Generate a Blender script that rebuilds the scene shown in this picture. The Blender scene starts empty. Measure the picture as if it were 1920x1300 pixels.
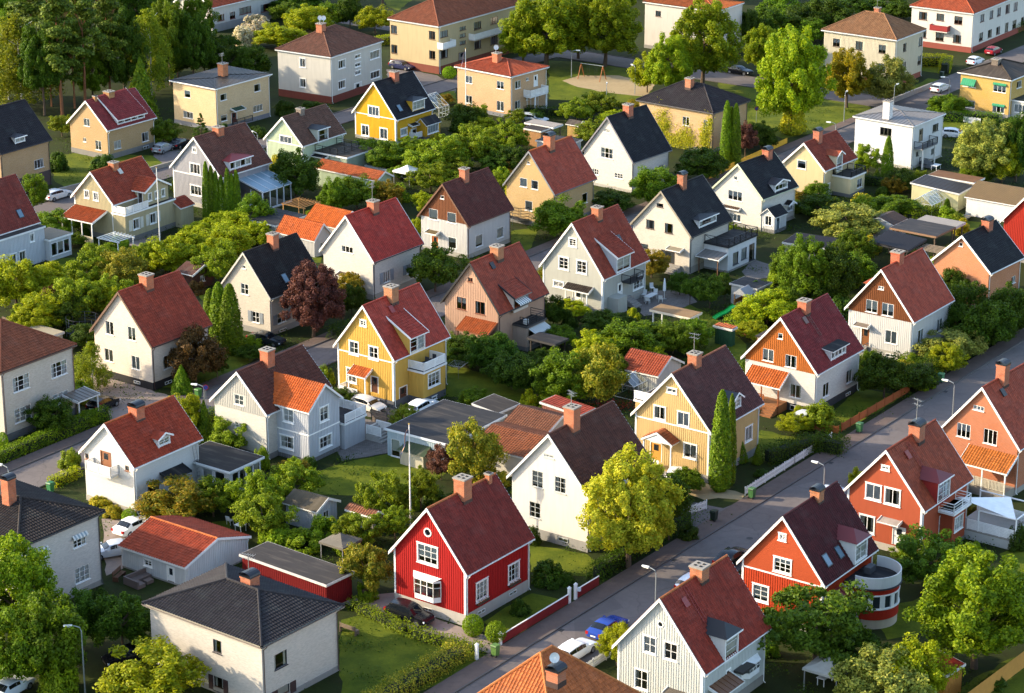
import bpy, bmesh, math, random
import numpy as np
from mathutils import Vector, Matrix
random.seed(7)
SC = bpy.context.scene
COL = SC.collection
R = math.radians

# ------------------------------------------------------------------ camera, sky, sun, exposure
cam_d = bpy.data.cameras.new('camera'); cam = bpy.data.objects.new('camera', cam_d); COL.objects.link(cam)
cam.location = (0, 0, 95.5); cam.rotation_euler = (R(90 - 19.21), 0, 0)
cam_d.sensor_width = 36.0; cam_d.lens = 4684 / 1920 * 36.0; cam_d.clip_start = 1.0; cam_d.clip_end = 4000.0
SC.camera = cam
SUN_TRAVEL = Vector((3.56, -0.35, -1.45)).normalized()
SUN_EL = math.asin(-SUN_TRAVEL.z); SUN_AZ = math.atan2(-SUN_TRAVEL.x, -SUN_TRAVEL.y)
world = bpy.data.worlds.new('World'); SC.world = world; world.use_nodes = True
wn = world.node_tree; wn.nodes.clear()
sky = wn.nodes.new('ShaderNodeTexSky'); sky.sky_type = 'NISHITA'; sky.sun_disc = False
sky.sun_elevation = SUN_EL; sky.sun_rotation = SUN_AZ; sky.altitude = 100; sky.air_density = 1.0; sky.dust_density = 1.5; sky.ozone_density = 1.0
bg = wn.nodes.new('ShaderNodeBackground'); bg.inputs['Strength'].default_value = 0.15
wo = wn.nodes.new('ShaderNodeOutputWorld'); wn.links.new(sky.outputs[0], bg.inputs[0]); wn.links.new(bg.outputs[0], wo.inputs[0])
sun_d = bpy.data.lights.new('sun', 'SUN'); sun_d.energy = 2.6; sun_d.angle = R(0.55); sun_d.color = (1.0, 0.84, 0.60)
sun = bpy.data.objects.new('sun', sun_d); COL.objects.link(sun)
sun.rotation_euler = SUN_TRAVEL.to_track_quat('-Z', 'Y').to_euler(); sun.location = (-200, 300, 150)
SC.view_settings.view_transform = 'Standard'; SC.view_settings.look = 'None'
SC.view_settings.gamma = 1.0; SC.view_settings.use_curve_mapping = False
SC.view_settings.exposure = 1.84
SC.render.engine = 'CYCLES'
SC.cycles.max_bounces = 6; SC.cycles.diffuse_bounces = 3; SC.cycles.glossy_bounces = 2
SC.cycles.transparent_max_bounces = 6; SC.cycles.transmission_bounces = 2
SC.cycles.caustics_reflective = False; SC.cycles.caustics_refractive = False

# ------------------------------------------------------------------ colour and material helpers
def lin(h):
    if not isinstance(h, str): return (h[0], h[1], h[2], 1.0)
    v = [int(h[i:i + 2], 16) / 255 for i in (0, 2, 4)]
    return tuple(c / 12.92 if c <= 0.04045 else ((c + 0.055) / 1.055) ** 2.4 for c in v) + (1.0,)
class NT:
    def __init__(s, name):
        s.m = bpy.data.materials.new(name); s.m.use_nodes = True; s.t = s.m.node_tree; s.t.nodes.clear()
        s.out = s.n('ShaderNodeOutputMaterial')
    def n(s, typ, **k):
        nd = s.t.nodes.new(typ)
        for a, v in k.items(): setattr(nd, a, v)
        return nd
    def link(s, a, b): s.t.links.new(a, b)
    def val(s, sock, v):
        if hasattr(v, 'node'): s.link(v, sock)
        else: sock.default_value = v
    def math(s, op, a, b=None, c=None):
        nd = s.n('ShaderNodeMath', operation=op); s.val(nd.inputs[0], a)
        if b is not None: s.val(nd.inputs[1], b)
        if c is not None: s.val(nd.inputs[2], c)
        return nd.outputs[0]
    def mix(s, f, a, b, blend='MIX'):
        nd = s.n('ShaderNodeMix', data_type='RGBA', blend_type=blend); s.val(nd.inputs[0], f); s.val(nd.inputs[6], a); s.val(nd.inputs[7], b)
        return nd.outputs[2]
    def noise(s, vec, scale, detail=4, rough=0.6):
        nd = s.n('ShaderNodeTexNoise'); s.link(vec, nd.inputs['Vector']); nd.inputs['Scale'].default_value = scale
        nd.inputs['Detail'].default_value = detail; nd.inputs['Roughness'].default_value = rough
        return nd.outputs['Fac']
    def ramp(s, f, a, b, lo=0.0, hi=1.0):
        nd = s.n('ShaderNodeMapRange'); s.link(f, nd.inputs[0]); nd.inputs[1].default_value = a; nd.inputs[2].default_value = b
        nd.inputs[3].default_value = lo; nd.inputs[4].default_value = hi
        return nd.outputs[0]
    def uv(s): return s.n('ShaderNodeUVMap').outputs[0]
    def pos(s): return s.n('ShaderNodeNewGeometry').outputs['Position']
    def obj(s): return s.n('ShaderNodeTexCoord').outputs['Object']
    def xyz(s, v):
        nd = s.n('ShaderNodeSeparateXYZ'); s.link(v, nd.inputs[0]); return nd.outputs
    def comb(s, x, y, z=0.0):
        nd = s.n('ShaderNodeCombineXYZ'); s.val(nd.inputs[0], x); s.val(nd.inputs[1], y); s.val(nd.inputs[2], z); return nd.outputs[0]
    def white(s, v, dim='3D'):
        nd = s.n('ShaderNodeTexWhiteNoise', noise_dimensions=dim); s.link(v, nd.inputs['Vector']); return nd.outputs['Value']
    def bump(s, h, strength=0.4, dist=0.02):
        nd = s.n('ShaderNodeBump'); s.link(h, nd.inputs['Height']); nd.inputs['Strength'].default_value = strength; nd.inputs['Distance'].default_value = dist
        return nd.outputs[0]
    def prin(s, col, rough=0.7, normal=None, metallic=0.0, spec=0.4, coat=0.0):
        p = s.n('ShaderNodeBsdfPrincipled'); s.val(p.inputs['Base Color'], col); s.val(p.inputs['Roughness'], rough)
        p.inputs['Metallic'].default_value = metallic; p.inputs['Specular IOR Level'].default_value = spec; p.inputs['Coat Weight'].default_value = coat
        if normal is not None: s.link(normal, p.inputs['Normal'])
        s.link(p.outputs[0], s.out.inputs[0]); return p
_mats = {}
def memo(fn):
    def w(*a):
        k = (fn.__name__,) + a
        if k not in _mats: _mats[k] = fn(*a)
        return _mats[k]
    return w
def scale(c, k): return (c[0] * k, c[1] * k, c[2] * k, 1.0)

@memo
def m_paint(h, rough=0.6):            # painted or plain thing with faint wear
    N = NT('paint_' + h); c = lin(h); n = N.noise(N.pos(), 1.7, 5)
    N.prin(N.mix(N.ramp(n, .35, .75), scale(c, .86), c), rough); return N.m
@memo
def m_gloss(h, rough=0.25, metal=0.0):
    N = NT('gloss_' + h); N.prin(lin(h), rough, metallic=metal, spec=0.5); return N.m
@memo
def m_wall(kind, h):
    N = NT('wall_%s_%s' % (kind, h)); c = lin(h); c = (c[0] * .70, c[1] * .72, c[2] * .86, 1) if c[0] > .5 and c[2] < .32 * c[0] else (c[0] * .72, c[1] * .75, c[2] * .76, 1) if c[0] > .5 and c[2] < .6 * c[0] else scale(c, .68) if min(c[:3]) > .42 else c; uv = N.uv(); x = N.xyz(uv)
    big = N.noise(uv, .55, 5); fine = N.noise(uv, 9, 3)
    stain = N.noise(N.comb(N.math('MULTIPLY', x[0], 2.2), N.math('MULTIPLY', x[1], .25)), 1.0, 4)
    if kind == 'brick':
        b = N.n('ShaderNodeTexBrick'); N.link(uv, b.inputs['Vector']); b.inputs['Scale'].default_value = 1.0
        b.inputs['Brick Width'].default_value = .26; b.inputs['Row Height'].default_value = .085; b.inputs['Mortar Size'].default_value = .012
        b.inputs['Color1'].default_value = scale(c, 1.06); b.inputs['Color2'].default_value = scale(c, .80)
        m = (c[0] * .6 + .22, c[1] * .6 + .2, c[2] * .6 + .18, 1); b.inputs['Mortar'].default_value = tuple(min(q, .75) for q in m)
        col = N.mix(N.ramp(big, .35, .7, 0, .35), b.outputs['Color'], scale(c, .8))
        nm = N.bump(b.outputs['Fac'], -.35, .012)
    elif kind == 'vboard':
        bd = N.math('FLOOR', N.math('DIVIDE', x[0], .22)); rnd = N.white(N.comb(bd, 3.0))
        col = N.mix(N.ramp(rnd, 0, 1, 0, .16), c, scale(c, .72)); col = N.mix(N.ramp(stain, .4, .72, 0, .5), col, scale(c, .72))
        nm = N.bump(fine, .12, .01)
    elif kind == 'hboard':
        f = N.math('FRACT', N.math('DIVIDE', x[1], .16)); bd = N.math('FLOOR', N.math('DIVIDE', x[1], .16)); rnd = N.white(N.comb(bd, N.math('FLOOR', N.math('DIVIDE', x[0], 3.1))))
        col = N.mix(N.ramp(rnd, 0, 1, 0, .14), c, scale(c, .75)); col = N.mix(N.ramp(stain, .45, .75, 0, .25), col, scale(c, .82))
        nm = N.bump(f, .8, .03)
    else:
        col = N.mix(N.ramp(big, .35, .75, 0, .5), c, scale(c, .88)); col = N.mix(N.ramp(stain, .45, .75, 0, .45), col, scale(c, .74))
        nm = N.bump(fine, .25, .02)
    N.prin(col, .85, nm, spec=.2); return N.m
def roof_albedo(c):
    if c[0] < c[1] * 1.5: k = (.37, .33, .30)
    elif c[0] > .36: k = (.74, .7, .55)
    elif c[1] > c[0] * .3: k = (.92, .8, .62)
    else: k = (.93, .74, .52)
    return (c[0] * k[0], c[1] * k[1], c[2] * k[2], 1)
@memo
def m_roof(kind, h):
    N = NT('roof_%s_%s' % (kind, h)); c = lin(h); c = roof_albedo(c); uv = N.uv(); x = N.xyz(uv)
    big = N.noise(uv, .5, 6); str_ = N.noise(N.comb(N.math('MULTIPLY', x[0], 1.6), N.math('MULTIPLY', x[1], .22)), 1.0, 5)
    if kind == 'tile':
        cell = N.comb(N.math('FLOOR', N.math('DIVIDE', x[0], .30)), N.math('FLOOR', N.math('DIVIDE', x[1], .36)))
        rnd = N.white(cell)
        col = N.mix(N.ramp(rnd, 0, 1, 0, .7), scale(c, 1.25), scale(c, .6))
        col = N.mix(N.ramp(str_, .45, .75, 0, .65), col, scale(c, .55)); col = N.mix(N.ramp(big, .5, .72, 0, .5), col, (c[0] * .9 + .03, c[1] * .95 + .035, c[2] * .95 + .03, 1))
        lich = N.noise(uv, 2.3, 6, .7); col = N.mix(N.ramp(lich, .6, .78, 0, .4), col, (c[0] * .7 + .05, c[1] * .7 + .05, c[2] * .7 + .035, 1))
        N.prin(col, .7, N.bump(N.noise(uv, 30, 2), .15, .01), spec=.2)
    elif kind == 'metal':
        col = N.mix(N.ramp(big, .35, .75, 0, .6), c, scale(c, .72)); N.prin(col, .45, spec=.5, metallic=.15)
    else:
        col = N.mix(N.ramp(big, .4, .7, 0, .7), scale(c, 1.1), scale(c, .65)); col = N.mix(N.ramp(str_, .5, .8, 0, .5), col, (.16, .13, .1, 1))
        N.prin(col, .8, N.bump(N.noise(uv, 14, 4), .2, .02), spec=.3)
    return N.m
@memo
def m_chimney(h):
    N = NT('chimney_' + h); c = lin(h); c = (c[0] * .92, c[1] * .68, c[2] * .42, 1) if c[0] > c[2] * 1.5 else c; uv = N.uv()
    b = N.n('ShaderNodeTexBrick'); N.link(uv, b.inputs['Vector']); b.inputs['Scale'].default_value = 1.0
    b.inputs['Brick Width'].default_value = .26; b.inputs['Row Height'].default_value = .085; b.inputs['Mortar Size'].default_value = .014
    b.inputs['Color1'].default_value = scale(c, 1.1); b.inputs['Color2'].default_value = scale(c, .7); b.inputs['Mortar'].default_value = (.27, .2, .14, 1)
    s = N.noise(uv, 1.4, 5)
    N.prin(N.mix(N.ramp(s, .5, .75, 0, .6), b.outputs['Color'], scale(c, .45)), .85, N.bump(b.outputs['Fac'], -.4, .015)); return N.m
@memo
def m_glass():
    N = NT('window_glass'); g = N.n('ShaderNodeBsdfGlossy'); g.inputs['Roughness'].default_value = .03; g.inputs['Color'].default_value = (1, 1, 1, 1)
    t = N.n('ShaderNodeBsdfTransparent'); t.inputs['Color'].default_value = (.82, .86, .86, 1)
    lw = N.n('ShaderNodeFresnel'); lw.inputs['IOR'].default_value = 1.6
    nb = N.bump(N.noise(N.pos(), 1.1, 2), .25, .02); N.link(nb, g.inputs['Normal'])
    mx = N.n('ShaderNodeMixShader'); N.link(N.math('ADD', N.math('MULTIPLY', lw.outputs[0], 1.1), .06), mx.inputs[0]); N.link(t.outputs[0], mx.inputs[1]); N.link(g.outputs[0], mx.inputs[2])
    N.link(mx.outputs[0], N.out.inputs[0]); return N.m
@memo
def m_leaf(h, h2, tr=.4, sat=1.0):
    N = NT('leaf_' + h); ge = N.n('ShaderNodeNewGeometry'); oi = N.n('ShaderNodeObjectInfo')
    a, b = lin(h), lin(h2)
    col = N.mix(ge.outputs['Random Per Island'], a, b)
    col = N.mix(1.0, col, (1.2 + .46 * sat, .96 + .27 * sat, 1 - .72 * sat, 1), 'MULTIPLY'); cl = N.noise(N.obj(), 1.3, 3); col = N.mix(N.ramp(cl, .38, .66, 0, .5), col, scale(a, .5))
    hs = N.n('ShaderNodeHueSaturation'); N.link(col, hs.inputs['Color']); N.link(N.ramp(oi.outputs['Random'], 0, 1, .482, .502), hs.inputs['Hue'])
    N.link(N.ramp(oi.outputs['Random'], 0, 1, .8, 1.18), hs.inputs['Value'])
    d = N.n('ShaderNodeBsdfPrincipled'); N.link(hs.outputs[0], d.inputs['Base Color']); d.inputs['Roughness'].default_value = .6; d.inputs['Specular IOR Level'].default_value = .18
    t = N.n('ShaderNodeBsdfTranslucent'); N.link(N.mix(1.0, hs.outputs[0], (1.0, .95, .45, 1), 'MULTIPLY'), t.inputs['Color'])
    mx = N.n('ShaderNodeMixShader'); mx.inputs[0].default_value = tr; N.link(d.outputs[0], mx.inputs[1]); N.link(t.outputs[0], mx.inputs[2]); N.link(mx.outputs[0], N.out.inputs[0]); return N.m
@memo
def m_bark(h):
    N = NT('bark_' + h); c = lin(h); n = N.noise(N.obj(), 6, 5); N.prin(N.mix(n, scale(c, .5), scale(c, 1.3)), .9, N.bump(n, .6, .04)); return N.m
def m_ground(name, stops, sc, rough=.95, bumpd=.04, fine=6.0, crack=0.0):
    N = NT(name); p = N.pos(); n1 = N.noise(p, sc, 6, .62); n2 = N.noise(p, fine, 5, .7); n3 = N.noise(p, sc * 5, 4)
    col = N.mix(N.ramp(n1, .36, .66), lin(stops[0]), lin(stops[1])); col = N.mix(N.ramp(n3, .45, .7, 0, .6), col, lin(stops[2])); col = N.mix(N.ramp(n2, .3, .75, 0, .55), col, lin(stops[3]))
    if crack:
        v = N.n('ShaderNodeTexVoronoi', feature='DISTANCE_TO_EDGE'); v.inputs['Scale'].default_value = .16; wp = N.n('ShaderNodeVectorMath', operation='ADD'); N.link(p, wp.inputs[0]); nz = N.n('ShaderNodeTexNoise'); N.link(p, nz.inputs['Vector']); nz.inputs['Scale'].default_value = .7; N.link(nz.outputs['Color'], wp.inputs[1]); N.link(wp.outputs[0], v.inputs['Vector'])
        col = N.mix(N.ramp(v.outputs['Distance'], 0, .012, crack, 0), col, lin('1e1d1e')); pt = N.n('ShaderNodeTexVoronoi'); pt.inputs['Scale'].default_value = .12; N.link(p, pt.inputs['Vector']); col = N.mix(N.ramp(N.xyz(pt.outputs['Color'])[0], .55, .6, 0, .4), col, lin(stops[2]))
    N.prin(col, rough, N.bump(n2, .5, bumpd), spec=.15); return N.m

# ------------------------------------------------------------------ mesh helpers
class MB:
    def __init__(s): s.v = []; s.f = []; s.uv = []
    def poly(s, pts, out=None):
        p = [Vector(q) for q in pts]; n = Vector((0, 0, 0))
        for i in range(len(p)):
            a, b = p[i], p[(i + 1) % len(p)]; n += a.cross(b)
        if n.length < 1e-9: return
        n.normalize()
        if out is not None and n.dot(Vector(out)) < 0: p.reverse(); n = -n
        h = Vector((0, 0, 1)).cross(n)
        h = h.normalized() if h.length > 1e-3 else Vector((1, 0, 0))
        w = n.cross(h); i0 = len(s.v); s.v += [tuple(q) for q in p]; s.f.append(tuple(range(i0, i0 + len(p)))); s.uv += [(q.dot(h), q.dot(w)) for q in p]
    def hexa(s, c):     # 8 corners: bottom 0-3, top 4-7
        m = sum((Vector(q) for q in c), Vector()) / 8
        for idx in ((0, 1, 2, 3), (4, 5, 6, 7), (0, 1, 5, 4), (1, 2, 6, 5), (2, 3, 7, 6), (3, 0, 4, 7)):
            q = [Vector(c[i]) for i in idx]; s.poly(q, sum(q, Vector()) / 4 - m)
    def box(s, x0, x1, y0, y1, z0, z1):
        s.hexa([(x0, y0, z0), (x1, y0, z0), (x1, y1, z0), (x0, y1, z0), (x0, y0, z1), (x1, y0, z1), (x1, y1, z1), (x0, y1, z1)])
    def bar(s, a, b, w, h=None):      # square bar from a to b
        a, b = Vector(a), Vector(b); d = (b - a); h = h or w
        if d.length < 1e-6: return
        d.normalize(); u = d.cross(Vector((0, 0, 1))); u = u.normalized() if u.length > 1e-3 else Vector((1, 0, 0)); v = u.cross(d)
        u = u * w / 2; v = v * h / 2
        s.hexa([a - u - v, a + u - v, b + u - v, b - u - v, a - u + v, a + u + v, b + u + v, b - u + v])
    def tube(s, pts, radii, n=8, cap=True):
        rings = []
        for i, p in enumerate(pts):
            p = Vector(p); d = (Vector(pts[min(i + 1, len(pts) - 1)]) - Vector(pts[max(i - 1, 0)])).normalized()
            u = d.cross(Vector((0.13, 0.07, 1))); u = u.normalized() if u.length > 1e-2 else Vector((1, 0, 0)); v = d.cross(u); r = radii[i] if hasattr(radii, '__len__') else radii
            rings.append([p + (u * math.cos(2 * math.pi * k / n) + v * math.sin(2 * math.pi * k / n)) * r for k in range(n)])
        for a, b in zip(rings, rings[1:]):
            ca = sum(a, Vector()) / n
            for k in range(n):
                q = [a[k], a[(k + 1) % n], b[(k + 1) % n], b[k]]; s.poly(q, (a[k] + a[(k + 1) % n]) / 2 - ca)
        if cap: s.poly(rings[0]); s.poly(rings[-1])
    def lathe(s, c, prof, n=16, a0=0, a1=2 * math.pi):
        c = Vector(c); full = abs(a1 - a0 - 2 * math.pi) < 1e-6; m = n if full else n
        for (r0, z0), (r1, z1) in zip(prof, prof[1:]):
            for k in range(m):
                t0 = a0 + (a1 - a0) * k / m; t1 = a0 + (a1 - a0) * (k + 1) / m
                P = lambda r, t, z: c + Vector((r * math.cos(t), r * math.sin(t), z))
                q = [P(r0, t0, z0), P(r0, t1, z0), P(r1, t1, z1), P(r1, t0, z1)]
                if r0 < 1e-6: q = q[1:]
                elif r1 < 1e-6: q = q[:3]
                s.poly(q)
    def add(s, verts, faces, uvs):
        i0 = len(s.v); s.v += verts; s.f += [tuple(i + i0 for i in f) for f in faces]; s.uv += uvs
    def mesh(s, name, mat=None, smooth=False):
        me = bpy.data.meshes.new(name); me.from_pydata(s.v, [], s.f)
        if s.uv:
            l = me.uv_layers.new(name='UVMap'); l.data.foreach_set('uv', np.array(s.uv, dtype=np.float32).ravel())
        if mat: me.materials.append(mat)
        if smooth: me.shade_smooth()
        return me
    def build(s, name, mat, parent=None, loc=None, rz=0.0, smooth=False, **props):
        if not s.f: return None
        return link(bpy.data.objects.new(name, s.mesh(name, mat, smooth)), parent, loc, rz, **props)
def link(o, parent=None, loc=None, rz=0.0, **props):
    COL.objects.link(o)
    if parent is not None: o.parent = parent
    if loc is not None: o.location = loc
    if rz: o.rotation_euler = (0, 0, rz)
    for k, v in props.items():
        if v is not None: o[k] = v
    return o
def root(name, loc, rz, label, category, group=None):
    return link(bpy.data.objects.new(name, None), None, loc, rz, label=label, category=category, group=group)
def copy_tree(o, parent=None):
    c = o.copy(); COL.objects.link(c)
    if parent is not None: c.parent = parent
    for ch in o.children: copy_tree(ch, c)
    return c
def clip(poly, a, b, c):              # keep a*x+b*y<=c ; 2D convex clip
    out = []
    for i in range(len(poly)):
        p, q = poly[i], poly[(i + 1) % len(poly)]; dp = a * p[0] + b * p[1] - c; dq = a * q[0] + b * q[1] - c
        if dp <= 0: out.append(p)
        if (dp < 0 < dq) or (dq < 0 < dp):
            t = dp / (dp - dq); out.append((p[0] + (q[0] - p[0]) * t, p[1] + (q[1] - p[1]) * t))
    return out
def clip_conv(poly, conv):            # conv: CCW convex polygon
    for i in range(len(conv)):
        p, q = conv[i], conv[(i + 1) % len(conv)]; a, b = q[1] - p[1], -(q[0] - p[0])
        poly = clip(poly, a, b, a * p[0] + b * p[1] + 1e-9)
        if len(poly) < 3: return []
    return poly
def ccw(poly):
    A = sum(poly[i][0] * poly[(i + 1) % len(poly)][1] - poly[(i + 1) % len(poly)][0] * poly[i][1] for i in range(len(poly)))
    return poly if A > 0 else poly[::-1]
TH0 = R(35.8)
def st(b, a, z=0.0):                  # street grid: b along the streets, a across them
    return (b * math.sin(TH0) - a * math.cos(TH0), b * math.cos(TH0) + a * math.sin(TH0), z)
RZ0 = math.pi / 2 - TH0               # rotation that lays local x along the streets
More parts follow.
